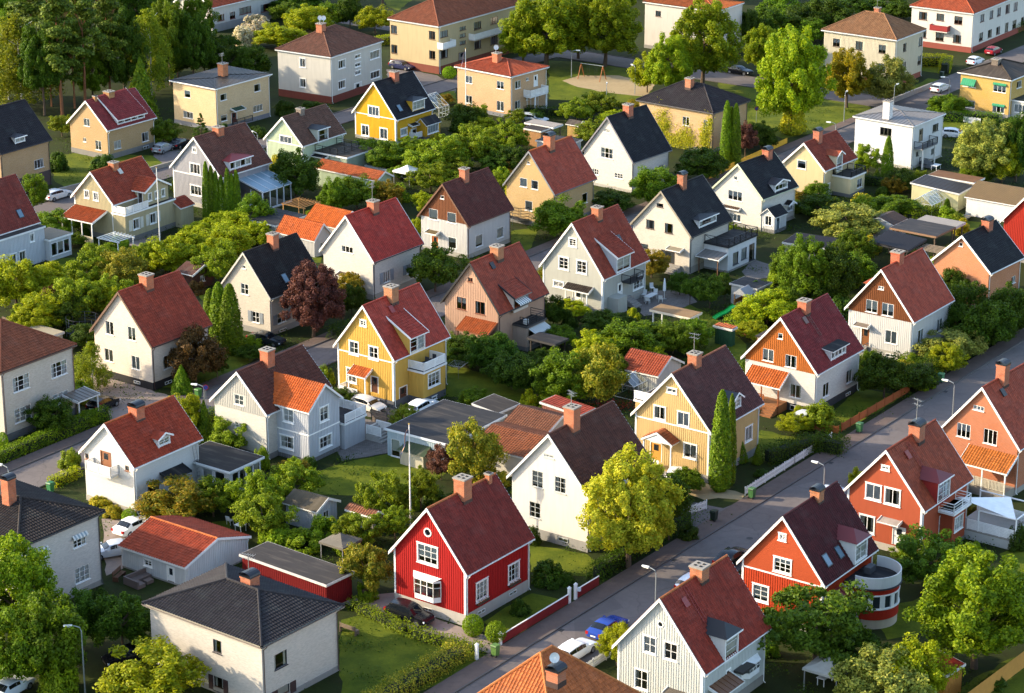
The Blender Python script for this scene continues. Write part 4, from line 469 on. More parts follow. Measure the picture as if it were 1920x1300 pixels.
# ------------------------------------------------------------------ house kit
class Face:
    def __init__(s, O, U, N): s.O = Vector(O); s.U = Vector(U); s.N = Vector(N)
    def P(s, u, z, d=0.0): return s.O + s.U * u + Vector((0, 0, z)) + s.N * d
    def box(s, mb, u0, u1, z0, z1, d0, d1):
        mb.hexa([s.P(u0, z0, d0), s.P(u1, z0, d0), s.P(u1, z0, d1), s.P(u0, z0, d1), s.P(u0, z1, d0), s.P(u1, z1, d0), s.P(u1, z1, d1), s.P(u0, z1, d1)])
def wall(mb, F, poly, holes, depth=.14):
    poly = ccw(poly); us = sorted({min(p[0] for p in poly), max(p[0] for p in poly)} | {h[0] for h in holes} | {h[1] for h in holes})
    zs = sorted({min(p[1] for p in poly), max(p[1] for p in poly)} | {h[2] for h in holes} | {h[3] for h in holes})
    for u0, u1 in zip(us, us[1:]):
        for z0, z1 in zip(zs, zs[1:]):
            uc, zc = (u0 + u1) / 2, (z0 + z1) / 2
            if any(h[0] < uc < h[1] and h[2] < zc < h[3] for h in holes): continue
            q = clip_conv([(u0, z0), (u1, z0), (u1, z1), (u0, z1)], poly)
            if len(q) >= 3: mb.poly([F.P(a, b) for a, b in q], F.N)
    for u0, u1, z0, z1 in holes:
        for a, b in (((u0, z0), (u1, z0)), ((u1, z0), (u1, z1)), ((u1, z1), (u0, z1)), ((u0, z1), (u0, z0))):
            mb.poly([F.P(*a), F.P(*b), F.P(*b, -depth), F.P(*a, -depth)])
def battens(mb, F, poly, holes, pitch=.24, off=.12, wd=.05, th=.03, z_lo=None):
    poly = ccw(poly); u = min(p[0] for p in poly) + off; um = max(p[0] for p in poly)
    while u < um - .05:
        seg = clip_conv([(u - .001, -50), (u + .001, -50), (u + .001, 50), (u - .001, 50)], poly)
        if len(seg) >= 3:
            spans = [(min(p[1] for p in seg), max(p[1] for p in seg) - .03)]
            for h in holes:
                if h[0] - wd - .1 < u < h[1] + wd + .1:
                    spans = [q for a, b in spans for q in ((a, min(b, h[2] - .12)), (max(a, h[3] + .12), b)) if q[1] - q[0] > .1]
            for a, b in spans: F.box(mb, u - wd / 2, u + wd / 2, a, b, .002, th)
        u += pitch
def tile_sheet(mb, O, U, V, poly, tw=.30, course=.36, sub=4, amp=.045, step=.06):
    O, U, V = Vector(O), Vector(U), Vector(V); Nn = U.cross(V)
    if Nn.z < 0: Nn = -Nn
    poly = ccw(poly); u0, u1 = min(p[0] for p in poly), max(p[0] for p in poly); v0, v1 = min(p[1] for p in poly), max(p[1] for p in poly)
    nt = max(1, round((u1 - u0) / tw)); tw = (u1 - u0) / nt; nc = max(1, round((v1 - v0) / course)); cr = (v1 - v0) / nc
    us = np.linspace(u0, u1, nt * sub + 1); k = np.arange(nt * sub + 1) / sub; wv = amp * np.maximum(np.cos(2 * np.pi * k), -.45)
    rows = []
    for j in range(nc): rows += [(v0 + j * cr, step), (v0 + (j + 1) * cr, .004)]
    vs = np.array([r[0] for r in rows]); off = np.array([r[1] for r in rows])
    UU, VV = np.meshgrid(us, vs); HH = off[:, None] + wv[None, :] + amp
    o, u, v, n = (np.array(q) for q in (O, U, V, Nn))
    P = o + UU[..., None] * u + VV[..., None] * v + HH[..., None] * n
    nr, ncol = UU.shape; full = len(poly) == 4 and all(min(abs(p[0] - u0), abs(p[0] - u1)) < 1e-6 and min(abs(p[1] - v0), abs(p[1] - v1)) < 1e-6 for p in poly)
    inside = np.ones(UU.shape, bool)
    if not full:
        for i in range(len(poly)):
            p, q = poly[i], poly[(i + 1) % len(poly)]; a, b = q[1] - p[1], -(q[0] - p[0]); inside &= (a * UU + b * VV <= a * p[0] + b * p[1] + 1e-6)
    idx = np.arange(nr * ncol).reshape(nr, ncol); q4 = np.stack([idx[:-1, :-1], idx[:-1, 1:], idx[1:, 1:], idx[1:, :-1]], -1).reshape(-1, 4)
    cnt = inside.reshape(-1)[q4].sum(1); keep = q4[cnt == 4]; base = len(mb.v)
    fl = P.reshape(-1, 3); uvf = np.stack([UU, VV], -1).reshape(-1, 2)
    vids = np.unique(keep); remap = -np.ones(nr * ncol, int); remap[vids] = np.arange(len(vids)) + base
    mb.v += [tuple(x) for x in fl[vids].tolist()]
    mb.f += [tuple(x) for x in remap[keep].tolist()]; mb.uv += [tuple(x) for x in uvf[keep.reshape(-1)].tolist()]
    if not full:
        h = HH.reshape(-1)
        for qd in q4[(cnt > 0) & (cnt < 4)]:
            c = uvf[qd]
            if abs(c[0][1] - c[2][1]) < 1e-6: continue
            pl = clip_conv([tuple(x) for x in c], poly)
            if len(pl) < 3: continue
            i0 = len(mb.v)
            for a, b in pl:
                ta = (a - c[0][0]) / (c[1][0] - c[0][0]); tb = (b - c[0][1]) / (c[2][1] - c[0][1])
                hh = (h[qd[0]] * (1 - ta) + h[qd[1]] * ta) * (1 - tb) + (h[qd[3]] * (1 - ta) + h[qd[2]] * ta) * tb
                mb.v.append(tuple(O + U * a + V * b + Nn * hh)); mb.uv.append((a, b))
            mb.f.append(tuple(range(i0, i0 + len(pl))))
def seam_sheet(mb, O, U, V, poly, pitch=.6):
    O, U, V = Vector(O), Vector(U), Vector(V); Nn = U.cross(V)
    if Nn.z < 0: Nn = -Nn
    poly = ccw(poly); mb.poly([O + U * a + V * b + Nn * .02 for a, b in poly], Nn)
    u = min(p[0] for p in poly) + pitch / 2; um = max(p[0] for p in poly)
    while u < um:
        sg = clip_conv([(u - .001, -50), (u + .001, -50), (u + .001, 50), (u - .001, 50)], poly)
        if len(sg) >= 3:
            a, b = min(p[1] for p in sg), max(p[1] for p in sg)
            if b - a > .1: mb.hexa([O + U * (u + du) + V * vv + Nn * hh for hh in (.02, .07) for du, vv in ((-.02, a), (.02, a), (.02, b), (-.02, b))])
        u += pitch
def flat_sheet(mb, O, U, V, poly):
    O, U, V = Vector(O), Vector(U), Vector(V); Nn = U.cross(V)
    if Nn.z < 0: Nn = -Nn
    mb.poly([O + U * a + V * b + Nn * .02 for a, b in poly], Nn)
def roof_cover(parent, kind, color, slopes, name='roof_tiles'):
    mb = MB()
    for O, U, V, poly in slopes:
        if kind == 'tile': tile_sheet(mb, O, U, V, poly)
        elif kind == 'tile2': tile_sheet(mb, O, U, V, poly, amp=.018, step=.05, sub=3)
        elif kind == 'metal': seam_sheet(mb, O, U, V, poly)
        elif kind == 'wave': tile_sheet(mb, O, U, V, poly, tw=.2, course=50, amp=.03, step=.004)
        else: flat_sheet(mb, O, U, V, poly)
    nm = {'metal': 'roof_sheet', 'felt': 'roof_felt', 'wave': 'roof_sheet'}.get(kind, name)
    return mb.build(nm, m_roof('tile' if kind.startswith('tile') else ('metal' if kind in ('metal', 'wave') else 'felt'), color), parent, kind='stuff' if kind.startswith('tile') else None)
def window(parent, F, u, z, w, h, frame='e6e4de', casing=0.0, grid=(2, 1), sill=True, shutters=None, curtain=None, base=False, rng=random, flat=False, fdepth=0.0):
    m = m_paint(frame, .5); mb = MB(); c = casing
    a0, a1, b0, b1 = u + c, u + w - c, z + c, z + h - c
    o = fdepth
    if c:
        F.box(mb, u, a0, z, z + h, o + .003, o + .05); F.box(mb, a1, u + w, z, z + h, o + .003, o + .05); F.box(mb, a0, a1, b1, z + h, o + .003, o + .055); F.box(mb, a0, a1, z, b0, o + .003, o + .055)
        F.box(mb, u - .05, u + w + .05, z + h, z + h + .05, o + .003, o + .09)
    f = .055 if not base else .04
    F.box(mb, a0, a0 + f, b0, b1, o - .09, o - .03); F.box(mb, a1 - f, a1, b0, b1, o - .09, o - .03); F.box(mb, a0 + f, a1 - f, b0, b0 + f, o - .09, o - .03); F.box(mb, a0 + f, a1 - f, b1 - f, b1, o - .09, o - .03)
    cols, rows = grid; iw, ih = a1 - a0, b1 - b0
    for k in range(1, cols): F.box(mb, a0 + iw * k / cols - .03, a0 + iw * k / cols + .03, b0 + f, b1 - f, o - .088, o - .032)
    for k in range(1, rows): F.box(mb, a0 + f, a1 - f, b0 + ih * k / rows - .018, b0 + ih * k / rows + .018, o - .082, o - .04)
    ob = mb.build('window', m, parent)
    g = MB(); g.poly([F.P(a0 + .02, b0 + .02, o - .062), F.P(a1 - .02, b0 + .02, o - .062), F.P(a1 - .02, b1 - .02, o - .062), F.P(a0 + .02, b1 - .02, o - .062)], F.N)
    tgt = parent if flat else ob
    g.build('pane', m_glass(), tgt)
    if base: return ob
    if sill and not flat:
        sl = MB(); F.box(sl, u - .06, u + w + .06, z - .05, z - .002, o - .02, o + .11); sl.build('sill', m, ob)
    r = rng.random() if curtain is None else curtain
    if r < .93:
        cm = MB(); n = 3
        if r < .42:
            wd = iw * rng.uniform(.14, .3)
            for x0, x1 in ((a0 + .02, a0 + wd), (a1 - wd, a1 - .02)):
                for k in range(n):
                    p, q = x0 + (x1 - x0) * k / n, x0 + (x1 - x0) * (k + 1) / n; mm = (p + q) / 2
                    cm.poly([F.P(p, b0, o - .17), F.P(mm, b0, o - .13), F.P(mm, b1, o - .13), F.P(p, b1, o - .17)], F.N); cm.poly([F.P(mm, b0, o - .13), F.P(q, b0, o - .17), F.P(q, b1, o - .17), F.P(mm, b1, o - .13)], F.N)
        else:
            zz = b1 - ih * rng.uniform(.3, 1.0) if r < .68 else b0 + .02
            cm.poly([F.P(a0 + .02, zz, o - .14), F.P(a1 - .02, zz, o - .14), F.P(a1 - .02, b1, o - .14), F.P(a0 + .02, b1, o - .14)], F.N)
        cm.build('curtain', m_paint(rng.choice(['f3efe6', 'efefef', 'e6dccb', 'e6e6e6']), .8), tgt)
    if shutters:
        for x0 in (u - w * .5 - .06, u + w + .06):
            sh = MB(); F.box(sh, x0, x0 + w * .5, z, z + h, o + .005, o + .05)
            for k in range(8): F.box(sh, x0 + .05, x0 + w * .5 - .05, z + .08 + (h - .16) * k / 8, z + .08 + (h - .16) * (k + .7) / 8, o + .05, o + .065)
            sh.build('shutter', m_paint(shutters), ob)
    return ob
def door(parent, F, u, z, w, h, color='6b4a30', frame='e6e4de', fdepth=0.0):
    mb = MB(); F.box(mb, u + .08, u + w - .08, z, z + h - .08, -.1, -.04); ob = mb.build('door', m_paint(color, .5), parent)
    fr = MB(); F.box(fr, u, u + .08, z, z + h, -.1, .03); F.box(fr, u + w - .08, u + w, z, z + h, -.1, .03); F.box(fr, u + .08, u + w - .08, z + h - .08, z + h, -.1, .03); fr.build('door_frame', m_paint(frame), ob)
    g = MB(); F.box(g, u + w * .3, u + w * .7, z + h * .55, z + h * .88, -.045, -.034); g.build('door_pane', m_gloss('20262a', .1), ob)
    hd = MB(); F.box(hd, u + w * .78, u + w * .86, z + h * .45, z + h * .48, -.04, .02); hd.build('door_handle', m_gloss('b8b8b8', .3, 1.0), ob)
    return ob
def chimney(parent, cx, cy, s, zb, top, kind='flat', color='b5633c', sy=None):
    sy = sy or s; mb = MB(); mb.box(cx - s / 2, cx + s / 2, cy - sy / 2, cy + sy / 2, zb, top - .16); mb.box(cx - s / 2 - .05, cx + s / 2 + .05, cy - sy / 2 - .05, cy + sy / 2 + .05, top - .32, top - .16)
    ob = mb.build('chimney', m_chimney(color), parent)
    c = MB()
    if kind == 'arch':
        n = 8; r = s / 2 + .1
        for k in range(n):
            t0, t1 = math.pi * k / n, math.pi * (k + 1) / n; P = lambda t, x: (cx + x, cy + r * math.cos(t) * (sy / s), top - .05 + r * .55 * math.sin(t))
            c.poly([P(t0, -s / 2 - .08), P(t0, s / 2 + .08), P(t1, s / 2 + .08), P(t1, -s / 2 - .08)], (0, math.cos((t0 + t1) / 2), math.sin((t0 + t1) / 2)))
        c.box(cx - s / 2 - .07, cx + s / 2 + .07, cy - sy / 2 - .07, cy + sy / 2 + .07, top - .16, top - .06)
        c.build('chimney_cap', m_gloss('23252a' if color != 'arch_red' else '8a2f26', .4, .3), ob)
    else:
        c.box(cx - s / 2 - .1, cx + s / 2 + .1, cy - sy / 2 - .1, cy + sy / 2 + .1, top - .16, top - .04); c.build('chimney_cap', m_paint('8f887e', .9), ob)
        for i in range(2):
            for j in range(2):
                p = MB(); x, y = cx + (i - .5) * s * .45, cy + (j - .5) * sy * .45; p.box(x - .1, x + .1, y - .1, y + .1, top - .04, top + .015); p.build('flue', m_paint('141312', .9), ob)
    fl = MB(); fl.box(cx - s / 2 - .03, cx + s / 2 + .03, cy - sy / 2 - .03, cy + sy / 2 + .03, zb, zb + .45); fl.build('flashing', m_gloss('4a3a36', .5, .3), ob)
    return ob
def antenna(parent, x, y, z, h=1.6, rot=.4):
    mb = MB(); mb.tube([(x, y, z), (x, y, z + h)], .03, 6); c, s = math.cos(rot), math.sin(rot)
    for k, (hh, L, m) in enumerate(((.95, 1.1, 6), (.75, .9, 4))):
        zz = z + h * hh; mb.bar((x - c * L / 2, y - s * L / 2, zz), (x + c * L / 2, y + s * L / 2, zz), .025)
        for i in range(m):
            t = -L / 2 + L * i / (m - 1); e = .35 - .04 * i; mb.bar((x + c * t - s * e, y + s * t + c * e, zz), (x + c * t + s * e, y + s * t - c * e, zz), .018)
    return mb.build('antenna', m_gloss('a9a9a6', .4, .6), parent)
def dish(parent, x, y, z, r=.42, az=-2.2):
    mb = MB(); mb.tube([(x, y, z), (x, y, z + .6)], .03, 6)
    c = Vector((x, y, z + .75)); d = Vector((math.cos(az), math.sin(az), .35)).normalized(); u = d.cross(Vector((0, 0, 1))).normalized(); v = u.cross(d)
    P = lambda rr, t, k: c + (u * math.cos(t) + v * math.sin(t)) * rr + d * k
    for i in range(3):
        r0, r1 = r * i / 3, r * (i + 1) / 3
        for k in range(14):
            t0, t1 = 2 * math.pi * k / 14, 2 * math.pi * (k + 1) / 14; q = [P(r0, t0, .35 * r0 * r0 / r), P(r1, t0, .35 * r1 * r1 / r), P(r1, t1, .35 * r1 * r1 / r), P(r0, t1, .35 * r0 * r0 / r)]
            mb.poly(q if i else q[1:] if False else [q[0], q[1], q[2]])
    mb.bar(tuple(c - v * r), tuple(c + d * r * .9), .02); mb.tube([tuple(c + d * r * .85), tuple(c + d * r * 1.05)], .05, 6)
    return mb.build('satellite_dish', m_gloss('cfcfcc', .4), parent)
def railing(parent, pts, z, h=.95, style='slat', color='e9e7e1', name='balcony_railing'):
    mb = MB()
    for (x0, y0), (x1, y1) in zip(pts, pts[1:]):
        L = math.hypot(x1 - x0, y1 - y0); dx, dy = (x1 - x0) / L, (y1 - y0) / L
        if style == 'solid': mb.bar((x0, y0, z + h / 2), (x1, y1, z + h / 2), .05, h * .92); mb.bar((x0, y0, z + h), (x1, y1, z + h), .1, .05)
        else:
            mb.bar((x0, y0, z + h), (x1, y1, z + h), .07, .06); mb.bar((x0, y0, z + .1), (x1, y1, z + .1), .05, .05)
            n = max(1, int(L / 1.3)); [mb.box(x0 + dx * L * k / n - .04, x0 + dx * L * k / n + .04, y0 + dy * L * k / n - .04, y0 + dy * L * k / n + .04, z, z + h + .03) for k in range(n + 1)]
            if style == 'slat':
                m = max(2, int(L / .15))
                for k in range(m): t = L * (k + .5) / m; mb.bar((x0 + dx * t, y0 + dy * t, z + .1), (x0 + dx * t, y0 + dy * t, z + h), .03, .1) if False else mb.hexa([(x0 + dx * (t + a) - dy * b, y0 + dy * (t + a) + dx * b, zz) for zz in (z + .1, z + h - .03) for a, b in ((-.05, -.012), (.05, -.012), (.05, .012), (-.05, .012))])
            elif style == 'bars':
                m = max(2, int(L / .14))
                for k in range(m): t = L * (k + .5) / m; mb.box(x0 + dx * t - .012, x0 + dx * t + .012, y0 + dy * t - .012, y0 + dy * t + .012, z + .1, z + h)
            elif style == 'rails':
                for q in (.35, .68): mb.bar((x0, y0, z + h * q), (x1, y1, z + h * q), .04)
            elif style == 'planks':
                for k in range(6): mb.bar((x0, y0, z + h * (.12 + .15 * k)), (x1, y1, z + h * (.12 + .15 * k)), .03, h * .12)
            elif style == 'cross':
                for k in range(n):
                    a = (x0 + dx * L * k / n, y0 + dy * L * k / n); b = (x0 + dx * L * (k + 1) / n, y0 + dy * L * (k + 1) / n)
                    mb.bar((*a, z + .1), (*b, z + h), .05); mb.bar((*a, z + h), (*b, z + .1), .05)
    return mb.build(name, m_paint(color, .5) if color != '17181b' else m_gloss('17181b', .5), parent)
def wing(parent, x0, x1, y0, y1, z1, wallm, roof=('felt', '2e2d30'), wins=(), trim='e6e4de', found=('6f6d6a', .5), over=.15, frame='e6e4de', casing=0.0, grid=(2, 1), ridge=None, rcol=None, slope=0.0, fascia=None, z0=-.2, batten=False, rng=random, tl=None):
    # extension box; ridge='y' puts a gable towards -y, ridge='x' towards -x, else flat / shed (slope rises towards +y)
    Ff = Face((x0, 0, 0), (0, 1, 0), (-1, 0, 0)); Fs = Face((0, y0, 0), (1, 0, 0), (0, -1, 0)); Fb = Face((x1, 0, 0), (0, 1, 0), (1, 0, 0)); Fl = Face((0, y1, 0), (1, 0, 0), (0, 1, 0))
    H = {'F': [], 'S': []}
    for w in wins:
        c = casing if not w.get('door') else 0; H[w['f']].append((w['u'] + c, w['u'] + w['w'] - c, w['z'] + c, w['z'] + w['h'] - c))
    mx, my = (x0 + x1) / 2, (y0 + y1) / 2; pk = ridge and z1 + (rcol or 1.5)
    rectF = [(y0, z0), (y1, z0), (y1, z1), (y0, z1)]; rectS = [(x0, z0), (x1, z0), (x1, z1), (x0, z1)]
    if slope: rectF = [(y0, z0), (y1, z0), (y1, z1 + slope), (y0, z1)]
    if ridge == 'y': rectS = [(x0, z0), (x1, z0), (x1, z1), (mx, pk), (x0, z1)]
    if ridge == 'x': rectF = [(y0, z0), (y1, z0), (y1, z1), (my, pk), (y0, z1)]
    for F, rc, hs in ((Ff, rectF, H['F']), (Fs, rectS, H['S']), (Fb, rectF, []), (Fl, rectS, [])):
        mb = MB(); wall(mb, F, rc, hs); mb.build('wing_wall', m_wall(*wallm), parent)
    if wallm[0] == 'vboard':
        mb = MB(); battens(mb, Ff, rectF, H['F']); battens(mb, Fs, rectS, H['S']); mb.build('battens', m_wall(*wallm), parent, kind='stuff')
    fl = MB(); fl.poly([(x0, y0, .3), (x1, y0, .3), (x1, y1, .3), (x0, y1, .3)]); fl.build('floor_slab', m_paint('5a4632'), parent)
    if found:
        mb = MB(); mb.box(x0 - .03, x1 + .03, y0 - .03, y1 + .03, -.3, found[1]); mb.build('foundation', m_wall('stucco', found[0]), parent)
    o = over
    if ridge == 'y':
        L = y1 - y0 + 2 * o; hw = (x1 - x0) / 2 + o; k = (pk - z1) / ((x1 - x0) / 2); ze = z1 - k * o; sl = math.hypot(hw, pk - ze); c, s_ = hw / sl, (pk - ze) / sl
        sls = [((x0 - o, y1 + o, ze), (0, -1, 0), (c, 0, s_), [(0, 0), (L, 0), (L, sl), (0, sl)]), ((x1 + o, y0 - o, ze), (0, 1, 0), (-c, 0, s_), [(0, 0), (L, 0), (L, sl), (0, sl)])]
        mb = MB()
        for sg in (-1, 1):
            e = mx + sg * hw; mb.hexa([(e, y0 - o, ze - .12), (e, y1 + o, ze - .12), (mx, y1 + o, pk - .12), (mx, y0 - o, pk - .12), (e, y0 - o, ze), (e, y1 + o, ze), (mx, y1 + o, pk), (mx, y0 - o, pk)])
        mb.build('wing_roof', m_paint(trim), parent); roof_cover(parent, roof[0], roof[1], sls, 'wing_roof_tiles')
        bb = MB()
        for sg in (-1, 1): e = mx + sg * (hw + .03); bb.hexa([(e, y0 - o - .06, ze - .2), (e, y0 - o - .01, ze - .2), (mx, y0 - o - .01, pk - .17), (mx, y0 - o - .06, pk - .17), (e, y0 - o - .06, ze + .06), (e, y0 - o - .01, ze + .06), (mx, y0 - o - .01, pk + .09), (mx, y0 - o - .06, pk + .09)])
        bb.build('bargeboard', m_paint(trim), parent)
    elif ridge == 'x':
        L = x1 - x0 + o; hw = (y1 - y0) / 2 + o; k = (pk - z1) / ((y1 - y0) / 2); ze = z1 - k * o; sl = math.hypot(hw, pk - ze); c, s_ = hw / sl, (pk - ze) / sl
        sls = [((x0 - o, y0 - o, ze), (1, 0, 0), (0, c, s_), [(0, 0), (L, 0), (L, sl), (0, sl)]), ((x1, y1 + o, ze), (-1, 0, 0), (0, -c, s_), [(0, 0), (L, 0), (L, sl), (0, sl)])]
        mb = MB()
        for sg in (-1, 1):
            e = my + sg * hw; mb.hexa([(x0 - o, e, ze - .1), (x1, e, ze - .1), (x1, my, pk - .1), (x0 - o, my, pk - .1), (x0 - o, e, ze), (x1, e, ze), (x1, my, pk), (x0 - o, my, pk)])
        mb.build('wing_roof', m_paint(trim), parent); roof_cover(parent, roof[0], roof[1], sls, 'wing_roof_tiles')
    else:
        t = .22; mb = MB(); za, zb = z1, z1 + slope
        mb.hexa([(x0 - o, y0 - o, za), (x1 + o, y0 - o, za), (x1 + o, y1 + o, zb), (x0 - o, y1 + o, zb), (x0 - o, y0 - o, za + t), (x1 + o, y0 - o, za + t), (x1 + o, y1 + o, zb + t), (x0 - o, y1 + o, zb + t)])
        mb.build('roof_edge', m_paint(fascia or trim), parent)
        L = x1 - x0 + 2 * o; W = math.hypot(y1 - y0 + 2 * o, slope); V = Vector((0, (y1 - y0 + 2 * o) / W, slope / W))
        roof_cover(parent, roof[0], roof[1], [((x0 - o + .06, y0 - o + .06, za + t), (1, 0, 0), V, [(0, 0), (L - .12, 0), (L - .12, W - .12), (0, W - .12)])], 'wing_roof_tiles')
    for w in wins:
        F = Ff if w['f'] == 'F' else Fs
        if w.get('door'): door(parent, F, w['u'], w['z'], w['w'], w['h'], w.get('color', 'e0e0dc'), frame)
        else: window(parent, F, w['u'], w['z'], w['w'], w['h'], frame, casing, w.get('grid', grid), rng=rng)
def canopy(parent, F, u0, u1, zi, zo, depth, kind='tile', color='a8522e', posts=None, trim='e6e4de', pz=0.3, gable=False):
    if gable:
        mu = (u0 + u1) / 2; mb = MB(); rise = zi - zo
        for a in (u0, u1): mb.hexa([F.P(a, zo - .08, 0), F.P(a, zo - .08, depth), F.P(mu, zi - .08, depth), F.P(mu, zi - .08, 0), F.P(a, zo, 0), F.P(a, zo, depth), F.P(mu, zi, depth), F.P(mu, zi, 0)])
        mb.build('porch_roof', m_paint(trim), parent); hw = (u1 - u0) / 2; sl = math.hypot(hw, rise); sls = []
        for a, sg in ((u0, 1), (u1, -1)):
            V = (F.U * sg * hw + Vector((0, 0, rise))) / sl; sls.append((F.P(a, zo), F.N, V, [(0, 0), (depth, 0), (depth, sl), (0, sl)]))
        roof_cover(parent, kind, color, sls, 'porch_tiles')
        bb = MB()
        for a in (u0 - .04, u1 + .04): bb.hexa([F.P(a, zo - .16, depth), F.P(a, zo - .16, depth + .05), F.P(mu, zi - .14, depth + .05), F.P(mu, zi - .14, depth), F.P(a, zo + .05, depth), F.P(a, zo + .05, depth + .05), F.P(mu, zi + .08, depth + .05), F.P(mu, zi + .08, depth)])
        bb.poly([F.P(u0, zo, depth - .05), F.P(u1, zo, depth - .05), F.P(mu, zi, depth - .05)], F.N); bb.build('porch_gable', m_paint(trim), parent)
    else:
        mb = MB(); mb.hexa([F.P(u0, zi - .12, .01), F.P(u1, zi - .12, .01), F.P(u1, zo - .12, depth), F.P(u0, zo - .12, depth), F.P(u0, zi, .01), F.P(u1, zi, .01), F.P(u1, zo, depth), F.P(u0, zo, depth)])
        mb.build('porch_roof', m_paint(trim), parent); sl = math.hypot(depth, zi - zo); V = (-F.N * depth + Vector((0, 0, zi - zo))) / sl
        roof_cover(parent, kind, color, [(F.P(u0, zo, depth), F.U, V, [(0, 0), (u1 - u0, 0), (u1 - u0, sl), (0, sl)])], 'porch_tiles')
        bb = MB()
        for a in (u0 - .06, u1 + .0): bb.hexa([F.P(a, zi - .18, .01), F.P(a + .06, zi - .18, .01), F.P(a + .06, zo - .18, depth + .02), F.P(a, zo - .18, depth + .02), F.P(a, zi + .1, .01), F.P(a + .06, zi + .1, .01), F.P(a + .06, zo + .1, depth + .02), F.P(a, zo + .1, depth + .02)])
        bb.build('verge_board', m_paint(trim), parent)
    if posts:
        for a in posts[1]:
            p = MB(); F.box(p, a - .06, a + .06, pz, zo - .1, depth - .2, depth - .08); p.build('post', m_paint(posts[0]), parent)
def steps(parent, F, u0, u1, d0, z, n=5, run=.28, color='8f8a83'):
    for k in range(n):
        mb = MB(); zz = z * (n - k) / n; F.box(mb, u0, u1, -.05 if k > -1 else 0, zz, d0 + run * k, d0 + run * (k + 1)); mb.build('step', m_paint(color, .9), parent)
